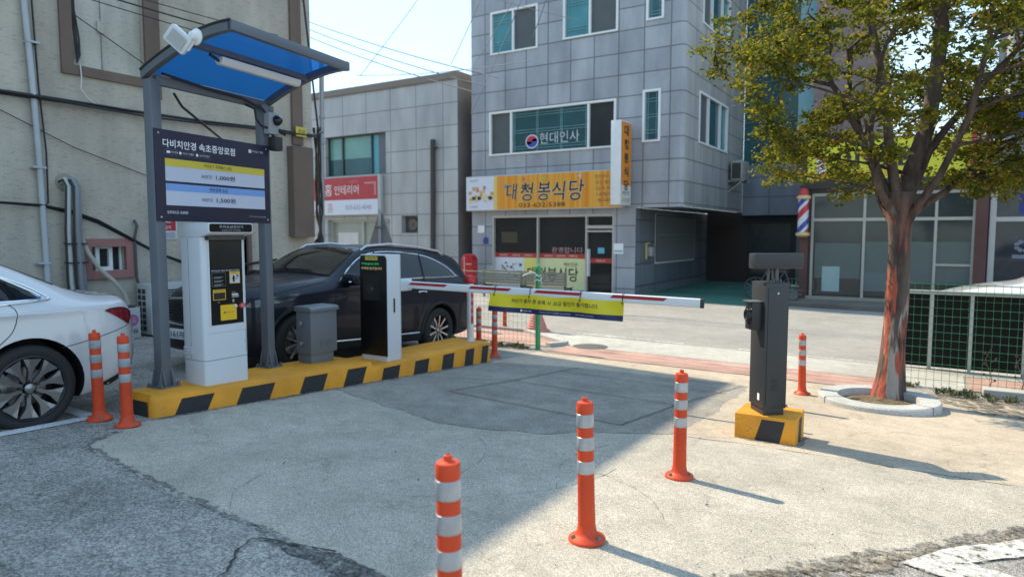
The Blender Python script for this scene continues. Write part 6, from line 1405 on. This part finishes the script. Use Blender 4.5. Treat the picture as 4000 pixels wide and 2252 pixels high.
o = wd.obj("weeds", [mat("weed_green", (.045, .075, .02), rough=.7, var=.3), mat("weed_dry", (.13, .11, .05), rough=.8)], smooth=0); tag(o, "low scrubby weeds along the foot of the green mesh fences", "weeds", kind="stuff")
for i, x in enumerate((.62, .95, 1.5, 2.1)):
    kk = M(); zz = zg(x, 10.75); kk.tube([(x, 10.72, zz), (x + .03, 10.7, zz + .22), (x - .05, 10.7, zz + .48), (x + .02 + .1 * (i % 2), 10.72, zz + .66)], [.006, .005, .004, .002], 5)
    for j in range(6): kk.tube([(x, 10.7, zz + .15 + j * .07), (x + .06 * (-1) ** j, 10.68, zz + .22 + j * .07)], .003, 4); kk.box(ID, x + .06 * (-1) ** j - .012, x + .06 * (-1) ** j + .012, 10.675, 10.68, zz + .2 + j * .07, zz + .235 + j * .07)
    tag(kk.obj("dead_stalk", mat("stalk_brown", (.10, .075, .05), rough=.9), None, smooth=0, loc=(x, 10.72, zz)), "thin dead weed stalk standing against the right mesh fence", "plant", "dead stalks by the right fence")

# ================================================================== CARS
def hermite(xs, ys, x):
    n = len(xs)
    if x <= xs[0]: return ys[0]
    if x >= xs[-1]: return ys[-1]
    i = max(j for j in range(n - 1) if xs[j] <= x)
    d = [(ys[j + 1] - ys[j]) / (xs[j + 1] - xs[j]) for j in range(n - 1)]
    def sl(j):
        if j == 0: return d[0]
        if j == n - 1: return d[-1]
        return 0 if d[j - 1] * d[j] <= 0 else 2 * d[j - 1] * d[j] / (d[j - 1] + d[j])
    h = xs[i + 1] - xs[i]; t = (x - xs[i]) / h
    return ((1 + 2 * t) * (1 - t) ** 2) * ys[i] + t * (1 - t) ** 2 * h * sl(i) + t * t * (3 - 2 * t) * ys[i + 1] + t * t * (t - 1) * h * sl(i + 1)
def crom(P, sub=5):
    out = []
    for i in range(len(P) - 1):
        p0 = P[i - 1] if i else (2 * P[0] - P[1]); p1, p2 = P[i], P[i + 1]; p3 = P[i + 2] if i + 2 < len(P) else 2 * P[-1] - P[-2]
        for s in range(sub):
            t = s / sub; out.append(.5 * ((2 * p1) + (p2 - p0) * t + (2 * p0 - 5 * p1 + 4 * p2 - p3) * t * t + (3 * p1 - p0 - 3 * p2 + p3) * t ** 3))
    return out + [P[-1]]
class Car:
    """body lofted from cross sections; local x = along the car from its nose, y = to its left side (+X world), z up"""
    def __init__(s, name, label, front_xy, length, pitch, zc, T, paint, trim, wheels, wr, ground, shy=.0):
        s.root = thing(name, label, "car", (front_xy[0], front_xy[1] + length / 2, ground)); s.T = T; s.fx = front_xy; s.g = ground; s.pitch = pitch; s.L = length
        xs = [r[0] for r in T]; cols = list(zip(*T)); bm = bmesh.new(); rings = []
        n = 84
        X = sorted({xs[0] + (xs[-1] - xs[0]) * (i / n) for i in range(n + 1)} | {xs[0] + .03, xs[0] + .06, xs[-1] - .03, xs[-1] - .06})
        for x in X:
            _, zb, zm, wm, zs, ws, ze, we, zt = [hermite(xs, c, x) for c in cols]
            P = [Vector((0, zb)), Vector((wm * .8, zb)), Vector((wm * .965, zb + .06)), Vector((wm, zm)), Vector((ws + (wm - ws) * .55, zs - .09)), Vector((ws, zs)), Vector((we, ze)), Vector((we * .74, ze + (zt - ze) * .72)), Vector((0, zt))]
            h = crom(P); h[0].x = 0; h[-1].x = 0
            ring = [Vector((x, p.x, p.y)) for p in h] + [Vector((x, -p.x, p.y)) for p in h[-2:0:-1]]
            rings.append([bm.verts.new(p) for p in ring])
        m = len(rings[0])
        for a, b in zip(rings, rings[1:]):
            for i in range(m): bm.faces.new([a[i], a[(i + 1) % m], b[(i + 1) % m], b[i]])
        bm.faces.new(rings[0][::-1]); bm.faces.new(rings[-1]); bmesh.ops.recalc_face_normals(bm, faces=bm.faces[:])
        s.bvh = BVHTree.FromBMesh(bm)
        me = bpy.data.meshes.new("tmpbody"); bm.to_mesh(me); bm.free(); ob = bpy.data.objects.new("tmpbody", me); COL.objects.link(ob); me.materials.append(paint); me.materials.append(trim)
        cut = M()
        for wx in wheels:
            for sd in (-1, 1): cut.tube([(wx, sd * .55, wr + .005), (wx, sd * 1.3, wr + .005)], wr + .055, 40)
        cm_ = bpy.data.meshes.new("cut"); cut.bm.to_mesh(cm_); cut.bm.free(); cm_.materials.append(trim); co = bpy.data.objects.new("cut", cm_); COL.objects.link(co)
        md = ob.modifiers.new("b", 'BOOLEAN'); md.object = co; md.operation = 'DIFFERENCE'; md.solver = 'EXACT'
        try: md.material_mode = 'TRANSFER'
        except Exception: pass
        dg = bpy.context.evaluated_depsgraph_get(); dg.update(); nm_ = bpy.data.meshes.new_from_object(ob.evaluated_get(dg))
        bpy.data.objects.remove(ob); bpy.data.objects.remove(co)
        if len(nm_.polygons) < 100: nm_ = me
        base = wl(s.root)
        for v in nm_.vertices: v.co = s.w(v.co) - base
        nm_.polygons.foreach_set('use_smooth', [True] * len(nm_.polygons)); nm_.set_sharp_from_angle(angle=R(38)); nm_.name = "body"
        o = bpy.data.objects.new("body", nm_); COL.objects.link(o); o.parent = s.root; s.body = o
    def w(s, p):                                                   # local -> world (pitched with the slope)
        x, y, z = p; xx = x - s.L / 2; return Vector((s.fx[0] + y, s.fx[1] + s.L / 2 + xx * math.cos(s.pitch) - z * math.sin(s.pitch) * 1, s.g + z * math.cos(s.pitch) + xx * math.sin(s.pitch)))
    def hit(s, a, b, how):
        if how == 'L': o_, d_ = Vector((a, 2.5, b)), Vector((0, -1, 0))
        elif how == 'R': o_, d_ = Vector((a, -2.5, b)), Vector((0, 1, 0))
        elif how == 'F': o_, d_ = Vector((-2, a, b)), Vector((1, 0, 0))
        elif how == 'B': o_, d_ = Vector((s.L + 2, a, b)), Vector((-1, 0, 0))
        else: o_, d_ = Vector((a, b, 4)), Vector((0, 0, -1))
        p, n_, _, _ = s.bvh.ray_cast(o_, d_)
        if p is None: return None
        if n_.dot(d_) > 0: n_ = -n_
        return p, n_
    def decal(s, name, poly, how, m, off=.004, step=.05, parent=None, smooth=True, depth=.0):
        P = []
        for a, b in zip(poly, poly[1:] + poly[:1]):
            n = max(1, int(math.dist(a, b) / step)); P += [Vector((a[0] + (b[0] - a[0]) * i / n, a[1] + (b[1] - a[1]) * i / n)) for i in range(n)]
        x0, x1 = min(p.x for p in P), max(p.x for p in P); y0, y1 = min(p.y for p in P), max(p.y for p in P)
        Q = list(P); nx, ny = int((x1 - x0) / step), int((y1 - y0) / step)
        for i in range(1, nx + 1):
            for j in range(1, ny + 1):
                q = Vector((x0 + (x1 - x0) * i / (nx + 1), y0 + (y1 - y0) * j / (ny + 1)))
                if min((q - p).length for p in P) > step * .5: Q.append(q)
        v, e, f, *_ = geometry.delaunay_2d_cdt(Q, [(i, (i + 1) % len(P)) for i in range(len(P))], [], 1, 1e-5)
        kk = M(); vs = []
        for q in v:
            h = s.hit(q.x, q.y, how); vs.append(kk.bm.verts.new(s.w(h[0] + h[1] * off)) if h else None)
        for t_ in f:
            a = [vs[i] for i in t_]
            if all(a): kk.bm.faces.new(a)
        bmesh.ops.recalc_face_normals(kk.bm, faces=kk.bm.faces[:])
        return kk.obj(name, m, parent or s.root, smooth=60 if smooth else 0)
    def line(s, name, pts, how, r, m, closed=False, off=.0, parent=None, sub=6):
        if closed: pts = pts + [pts[0]]
        V = crom([Vector(p) for p in pts], sub) if sub > 1 else [Vector(p) for p in pts]; out = []
        for q in V:
            h = s.hit(q.x, q.y, how)
            if h: out.append(s.w(h[0] + h[1] * off))
        kk = M(); kk.tube(out, r, 6); return kk.obj(name, m, parent or s.root, smooth=60)
    def wheel(s, wx, wy, r, rim, spoke, nsp, style):
        sd = 1 if wy > 0 else -1; c = s.w((wx, wy, r + .003)); A = (Vector((0, 1, 0)), UZ, Vector((sd, 0, 0)))
        kk = M(); kk.lathe([(rim + .004, -.20), (r - .04, -.21), (r - .01, -.18), (r, -.12), (r, -.05), (r - .012, -.01), (r - .035, .003), (rim + .03, .004), (rim + .004, -.008), (rim + .002, -.03)], c, A, 44)
        ty = kk.obj("tyre", TYRE, s.root, smooth=50); w_ = ty
        kk = M(); kk.lathe([(rim + .006, -.005), (rim - .004, .0), (rim - .014, -.01), (rim - .02, -.06), (rim - .03, -.17), (.05, -.17)], c, A, 44); o = kk.obj("rim_barrel", mat("rim_dark", (.035, .036, .04), rough=.45, metal=.6), w_, smooth=50)
        kk = M(); kk.lathe([(.16, -.15), (.16, -.13), (.05, -.13)], c, A, 28); kk.obj("brake_disc", mat("disc_steel", (.25, .25, .26), rough=.35, metal=.8), w_)
        kk = M()
        for i in range(nsp):
            a = 2 * math.pi * i / nsp + .2
            def P(rr, aa, dd): return c + (A[0] * math.cos(aa) + A[1] * math.sin(aa)) * rr + A[2] * dd
            if style == 'blade':   # broad curved blades, each widening to the rim
                e1, e2 = a, a + .16
                top = [P(.055, a - .28, -.035), P(.13, a - .10, -.028), P(rim - .09, e1 - .13, -.018), P(rim - .012, e1 - .26, -.012), P(rim - .012, e2 + .13, -.012), P(rim - .09, e2 + .02, -.018), P(.13, a + .14, -.028), P(.055, a + .28, -.035)]
            else:
                dlt = .085
                top = [P(.05, a - .3, -.03), P(.12, a - .09, -.02), P(rim - .012, a - dlt * .75, -.012), P(rim - .012, a + dlt * .75, -.012), P(.12, a + .09, -.02), P(.05, a + .3, -.03)]
            cen = sum(top, Vector()) / len(top)
            tv = [kk.bm.verts.new(p) for p in top]; bv_ = [kk.bm.verts.new(p + (cen - p) * .12 - A[2] * .045) for p in top]
            kk.bm.faces.new(tv)
            for j in range(len(tv)): kk.bm.faces.new([tv[j], bv_[j], bv_[(j + 1) % len(tv)], tv[(j + 1) % len(tv)]])
            if style == 'blade':   # darker facet along one edge
                f = kk.face([p + A[2] * .0015 for p in (top[4], top[5], top[6], top[6].lerp(top[5], .05), top[5].lerp(top[2], .35), top[4].lerp(top[3], .32))], 1)
        bmesh.ops.recalc_face_normals(kk.bm, faces=kk.bm.faces[:]); kk.obj("spokes", spoke, w_, smooth=35)
        kk = M(); kk.lathe([(.036, -.05), (.036, -.026), (.02, -.018), (0, -.017)], c, A, 22); kk.obj("hub_cap", spoke[-1] if len(spoke) > 1 else spoke[0], w_)
        for i in range(5): kk = M(); a = 2 * math.pi * i / 5 + .5; p = c + (A[0] * math.cos(a) + A[1] * math.sin(a)) * .062; kk.lathe([(.013, -.05), (.013, -.018), (0, -.016)], p, A, 8); kk.obj("wheel_nut", mat("nut_black", (.03, .03, .03), rough=.3, metal=.5), w_)
TYRE = mat("tyre_rubber", (.016, .016, .016), rough=.8, var=.2, bump=.2, bscale=80); CHROME = mat("chrome", (.62, .63, .65), rough=.12, metal=1.0, var=.02); TRIM = mat("black_plastic", (.012, .012, .013), rough=.6)
CGL = mat("car_glass", (.008, .010, .011), rough=.03, var=.1, spec=.4); SEAM = mat("seam_black", (.006, .006, .007), rough=.7)
def paint(name, c, **kw): return mat(name, c, rough=kw.get('rough', .25), var=.02, coat=kw.get('coat', .8), metal=kw.get('metal', .0), spec=kw.get('spec', .4))

# ---- black SUV, nose towards us behind the island
NAVYP = paint("midnight_paint", (.003, .005, .013), metal=.0, rough=.45, coat=.25, spec=.25)
slope = -math.atan(.0632)
SF = (-7.595, 4.78); SL = 4.78
T = [(0.00, .36, .55, .30, .80, .28, .88, .22, .90), (0.05, .29, .55, .46, .85, .43, .94, .34, .965), (0.12, .25, .55, .60, .88, .56, .97, .44, 1.0), (0.22, .22, .57, .715, .90, .675, 1.0, .53, 1.03), (.36, .21, .58, .81, .925, .77, 1.03, .60, 1.06), (0.55, .21, .60, .885, .945, .845, 1.055, .68, 1.09), (0.95, .22, .62, .94, .99, .90, 1.10, .76, 1.14), (1.25, .23, .63, .94, 1.03, .905, 1.13, .78, 1.17),
     (1.47, .23, .64, .94, 1.06, .91, 1.17, .78, 1.205), (1.75, .23, .64, .94, 1.085, .915, 1.31, .735, 1.36), (2.05, .23, .64, .94, 1.10, .915, 1.475, .69, 1.53), (2.35, .23, .64, .94, 1.11, .915, 1.575, .665, 1.635), (2.75, .23, .65, .94, 1.12, .915, 1.61, .66, 1.675), (3.3, .23, .65, .94, 1.14, .915, 1.61, .655, 1.675), (3.85, .24, .66, .94, 1.165, .905, 1.585, .655, 1.65), (4.25, .27, .67, .93, 1.18, .895, 1.535, .655, 1.605), (4.47, .30, .68, .915, 1.17, .88, 1.475, .65, 1.545), (4.56, .33, .68, .90, 1.12, .85, 1.36, .64, 1.42), (4.66, .36, .67, .87, 1.04, .81, 1.15, .62, 1.19), (4.74, .40, .66, .82, .95, .76, 1.0, .58, 1.02), (4.78, .46, .66, .76, .88, .70, .93, .55, .94)]
suv = Car("parked_car", "glossy black SUV parked behind the island, nose towards the camera", SF, SL, slope, 0, T, NAVYP, TRIM, (.93, 3.71), .365, zg(SF[0], SF[1] + SL / 2))
DLO = [(1.60, 1.13), (1.78, 1.26), (2.0, 1.41), (2.22, 1.505), (2.5, 1.555), (2.85, 1.572), (3.2, 1.562), (3.54, 1.53), (3.80, 1.46), (4.02, 1.36), (4.14, 1.25), (4.10, 1.225), (3.05, 1.185), (2.2, 1.145)]
for hw in 'LR':
    suv.decal("side_window", DLO, hw, CGL); suv.line("chrome_strip", DLO, hw, .011, CHROME, True, .004, sub=4)
    for x in (2.36, 3.30): suv.line("window_pillar", [(x, 1.14), (x + .04 if x < 3 else x + .1, 1.56)], hw, .018, TRIM, off=.004, sub=4)
    suv.line("door_seam", [(1.50, 1.06), (1.47, .8), (1.5, .42)], hw, .0035, SEAM, off=.001); suv.line("door_seam", [(2.40, 1.12), (2.41, .8), (2.40, .40)], hw, .0035, SEAM, off=.001); suv.line("door_seam", [(3.36, 1.14), (3.34, .95), (3.2, .6), (3.1, .40)], hw, .0035, SEAM, off=.001)
    suv.line("sill_chrome", [(1.42, .345), (2.2, .35), (3.2, .37)], hw, .014, CHROME, off=.004); suv.line("character_line", [(1.1, .93), (2, .96), (3, .985), (3.9, 1.0)], hw, .004, NAVYP, off=.001)
    suv.decal("sill_cladding", [(1.38, .33), (3.22, .355), (3.28, .26), (1.36, .26)], hw, TRIM, .006)
    for wx in (.93, 3.71): suv.line("arch_trim", [(wx + .445 * math.cos(R(a)), .37 + .445 * math.sin(R(a))) for a in range(-8, 190, 12)], hw, .024, TRIM, off=-.004, sub=2)
    for x in (2.18, 3.12): suv.line("door_handle", [(x, .985), (x + .1, .992), (x + .2, .99)], hw, .016, CHROME, off=.018)
    suv.decal("headlight", [(.22, .82), (.34, .895), (.62, .95), (.92, .985), (.80, .905), (.55, .855), (.34, .81)], hw, mat("lamp_lens", (.07, .08, .095), rough=.05, var=.7, vscale=16, metal=.4), .005)
    suv.decal("tail_light", [(4.32, .98), (4.62, 1.0), (4.70, .93), (4.60, .88), (4.4, .9)], hw, mat("tail_red", (.22, .008, .01), rough=.1), .005)
    sg = 1 if hw == 'L' else -1
    kk = M(); c = suv.w((1.70, sg * .99, 1.16)); kk.box(Fr(c, (0, 1, 0), UZ, (1, 0, 0)), -.075, .075, -.075, .08, -.12, .12, 0, .045); mr = kk.obj("wing_mirror", NAVYP, suv.root, smooth=70)
    kk = M(); kk.tube([suv.w((1.66, sg * 1.1, 1.135)), suv.w((1.62, sg * 1.02, 1.13))], .012, 6); kk.obj("indicator", CHROME, mr); kk = M(); kk.tube([suv.w((1.72, sg * .86, 1.09)), suv.w((1.7, sg * .95, 1.10))], .035, 8); kk.obj("mirror_arm", TRIM, mr)
    kk = M(); kk.tube([suv.w(suv.hit(x, .63 * sg, 'T')[0] + Vector((0, 0, h))) for x, h in ((2.2, -.01), (2.32, .03), (2.8, .045), (3.4, .045), (3.95, .035), (4.08, -.01))], .018, 8); kk.obj("roof_rail", mat("rail_silver", (.45, .46, .48), rough=.25, metal=.9), suv.root)
    suv.wheel(.93, sg * .925, .365, .245, 0, 10, 'thin') if False else suv.wheel(.93, sg * .925, .365, .25, [mat("alloy_bright", (.42, .43, .45), rough=.22, metal=.9)], 10, 'thin'); suv.wheel(3.71, sg * .925, .365, .25, [mat("alloy_bright", (.42, .43, .45), rough=.22, metal=.9)], 10, 'thin')
    kk = M(); kk.prism(Fr(suv.w((0, sg * .0, 0)), (1, 0, 0), UZ, (0, -1, 0)), [(sg * .62, .38), (sg * .78, .40), (sg * .80, .52), (sg * .60, .52)], -.30, -.2, 0); kk.obj("fog_pod", TRIM, suv.root)
    for dy in (.64, .73):
        for dz in (.43, .50): kk = M(); kk.lathe([(.028, 0), (.026, .02), (0, .024)], suv.w((.19 if dy < .7 else .25, sg * dy, dz)), (Vector((1, 0, 0)), UZ, Vector((0, -1, 0))), 12); kk.obj("fog_lamp", mat("fog_white", (.6, .62, .65), rough=.15), suv.root)
suv.decal("windscreen", [(-.74, 1.205), (-.60, 1.56), (-.3, 1.595), (0, 1.605), (.3, 1.595), (.60, 1.56), (.74, 1.205), (.4, 1.225), (0, 1.235), (-.4, 1.225)], 'F', CGL, .006)
suv.line("windscreen_trim", [(-.74, 1.205), (-.4, 1.225), (0, 1.235), (.4, 1.225), (.74, 1.205)], 'F', .012, TRIM, off=.006)
suv.line("wiper", [(-.55, 1.24), (.0, 1.262), (.35, 1.25)], 'F', .009, TRIM, off=.02)
GRP = [(-.50, .86), (-.54, .74), (-.46, .60), (-.2, .575), (.2, .575), (.46, .60), (.54, .74), (.50, .86), (.2, .885), (-.2, .885)]
suv.decal("grille", GRP, 'F', mat("grille_black", (.008, .008, .009), rough=.4), .006); suv.line("grille_chrome", GRP, 'F', .014, CHROME, True, .008, sub=4)
kk = M()
for i in range(15):
    for j in range(7):
        y = -.46 + i * .066 + (.033 if j % 2 else 0); z = .625 + j * .036
        if abs(y) > .49 - (.1 if z < .65 else 0): continue
        h = suv.hit(y, z, 'F')
        if h: kk.lathe([(.026, 0), (.02, .012), (.016, .004), (0, .002)], suv.w(h[0] + Vector((-.008, 0, 0))), (Vector((1, 0, 0)), UZ * .55, Vector((0, -1, 0))), 6)
kk.obj("grille_mesh", mat("mesh_gloss", (.03, .031, .034), rough=.3, metal=.4), suv.root)
FPL = Fr(suv.w((-.025, 0, 0)), (1, 0, 0), UZ, (0, -1, 0)); kk = M(); kk.box(FPL, -.27, .27, .40, .52, -.03, .008, 0, .004); npl = kk.obj("number_plate", mat("plate_white", (.58, .6, .62), rough=.5), suv.root)
text(FPL, "161저", -.095, .46, .085, .011, DK, npl, w=.27, bold=.012)
suv.decal("lower_grille", [(-.62, .40), (.62, .40), (.5, .28), (-.5, .28)], 'F', TRIM, .006)
suv.line("bonnet_seam", [(.25, .80), (.6, .83), (1.0, .84), (1.38, .82)], 'T', .004, SEAM, off=.001); suv.line("bonnet_crease", [(.3, .45), (.8, .5), (1.4, .58)], 'T', .006, NAVYP, off=.0)

# ---- white sedan, tail towards the road
WHP = paint("pearl_white_paint", (.55, .55, .56), rough=.25)
EL = 4.815; EF = (-6.965, -1.32); eg = zg(-6.9, 2.5)
T2 = [(0.00, .35, .52, .50, .66, .48, .70, .40, .71), (.10, .24, .52, .74, .70, .70, .76, .55, .78), (.4, .2, .52, .88, .76, .83, .84, .66, .87), (.98, .2, .54, .925, .85, .875, .93, .72, .97), (1.5, .2, .55, .925, .90, .89, .99, .74, 1.03), (1.8, .2, .56, .925, .93, .895, 1.10, .70, 1.14), (2.3, .2, .57, .925, .95, .895, 1.36, .60, 1.41), (2.7, .2, .57, .925, .96, .89, 1.42, .575, 1.465), (3.2, .2, .58, .925, .97, .885, 1.41, .57, 1.455), (3.6, .2, .58, .925, .975, .885, 1.335, .58, 1.38), (4.0, .2, .58, .925, .98, .88, 1.185, .62, 1.235), (4.25, .22, .58, .918, .985, .865, 1.075, .68, 1.12), (4.43, .26, .58, .89, .985, .835, 1.035, .72, 1.075), (4.58, .31, .58, .83, .98, .775, 1.03, .69, 1.07), (4.67, .34, .57, .765, .955, .71, 1.01, .64, 1.06), (4.74, .37, .57, .69, .90, .64, .95, .58, 1.0), (4.79, .41, .56, .60, .82, .56, .87, .5, .89), (4.815, .46, .56, .52, .74, .48, .79, .42, .81)]
sed = Car("parked_car", "white sedan cut off by the left edge, its rear wheel and tail light showing", EF, EL, slope * .6, 0, T2, WHP, TRIM, (.98, 3.81), .345, eg)
D2 = [(1.85, 1.0), (2.15, 1.2), (2.45, 1.345), (2.8, 1.375), (3.2, 1.36), (3.55, 1.275), (3.82, 1.14), (3.92, 1.055), (3.6, 1.03), (2.8, 1.01)]
SHELL = mat("tail_lens", (.20, .010, .018), rough=.06, var=.5, vscale=14)
for hw in 'LR':
    sg = 1 if hw == 'L' else -1
    sed.decal("side_window", D2, hw, CGL); sed.line("chrome_strip", D2, hw, .012, CHROME, True, .004, sub=4)
    sed.line("chrome_strip", [(3.55, 1.29), (3.84, 1.155), (3.98, 1.06), (3.92, 1.035), (3.6, 1.012)], hw, .012, CHROME, off=.004)
    sed.line("door_seam", [(3.66, 1.03), (3.72, .96), (3.68, .80), (3.5, .62), (3.40, .4)], hw, .003, SEAM, off=.001); sed.line("door_seam", [(2.72, 1.0), (2.72, .7), (2.7, .3)], hw, .003, SEAM, off=.001)
    sed.line("bumper_seam", [(4.03, .65), (4.2, .685), (4.4, .73), (4.64, .785)], hw, .0028, SEAM, off=.001)
    sed.line("character_line", [(1.2, .86), (2.5, .915), (3.6, .945), (4.4, .975)], hw, .003, WHP, off=.0)
    sed.decal("tail_light", [(4.40, .93), (4.47, .945), (4.60, .94), (4.70, .895), (4.70, .85), (4.655, .79), (4.54, .855)], hw, SHELL, .006, .03)
    sed.line("tail_light_edge", [(4.40, .93), (4.47, .947), (4.60, .942), (4.70, .897)], hw, .006, mat("lens_edge", (.05, .01, .015), rough=.2), off=.006)
    sed.decal("lower_valance", [(4.32, .30), (4.70, .43), (4.76, .42), (4.70, .36), (4.45, .28)], hw, TRIM, .006)
    h = sed.hit(4.52, .66, hw); kk = M(); kk.lathe([(.011, -.001), (.011, .002), (.008, .003), (0, .003)], sed.w(h[0]), (Vector((0, 1, 0)), UZ, Vector((sg, 0, 0))), 14); kk.obj("parking_sensor", ALU, sed.root)
    for wx in (.98, 3.81): sed.wheel(wx, sg * .915, .345, .255, [mat("alloy_grey", (.15, .148, .15), rough=.38, metal=.6), mat("alloy_machined", (.30, .31, .33), rough=.32, metal=.8)], 10, 'blade')
sed.decal("rear_screen", [(-.52, 1.36), (.52, 1.36), (.62, 1.15), (-.62, 1.15)], 'B', CGL, .005); sed.decal("windscreen", [(-.52, 1.36), (.52, 1.36), (.68, 1.06), (-.68, 1.06)], 'F', CGL, .005)
sed.line("boot_seam", [(4.28, .60), (4.5, .62), (4.64, .58)], 'T', .003, SEAM, off=.001)
# ---- white car on the road beyond the guard rail
T3 = [(a[0] * .9, a[1], a[2] * 1.1, a[3], a[4] * 1.3, a[5], a[6] * 1.32, a[7], a[8] * 1.32) for a in T2]
far = Car("passing_car", "white car on the road beyond the guard rail at the right edge", (2.0, 12.0), 4.43, 0, 0, T3, WHP, TRIM, (.9, 3.43), .33, zg(4, 14.5))
for hw in 'LR':
    far.decal("side_window", [(a * .9, b * 1.32) for a, b in D2], hw, CGL)
    for wx in (.9, 3.43): far.wheel(wx, (1 if hw == 'L' else -1) * .915, .33, .23, [mat("alloy_grey", (.21, .20, .195), rough=.3, metal=.75)], 10, 'thin')
far.decal("windscreen", [(-.52, 1.79), (.52, 1.79), (.68, 1.4), (-.68, 1.4)], 'F', CGL, .005)
far.root.rotation_euler = (0, 0, -math.pi / 2)
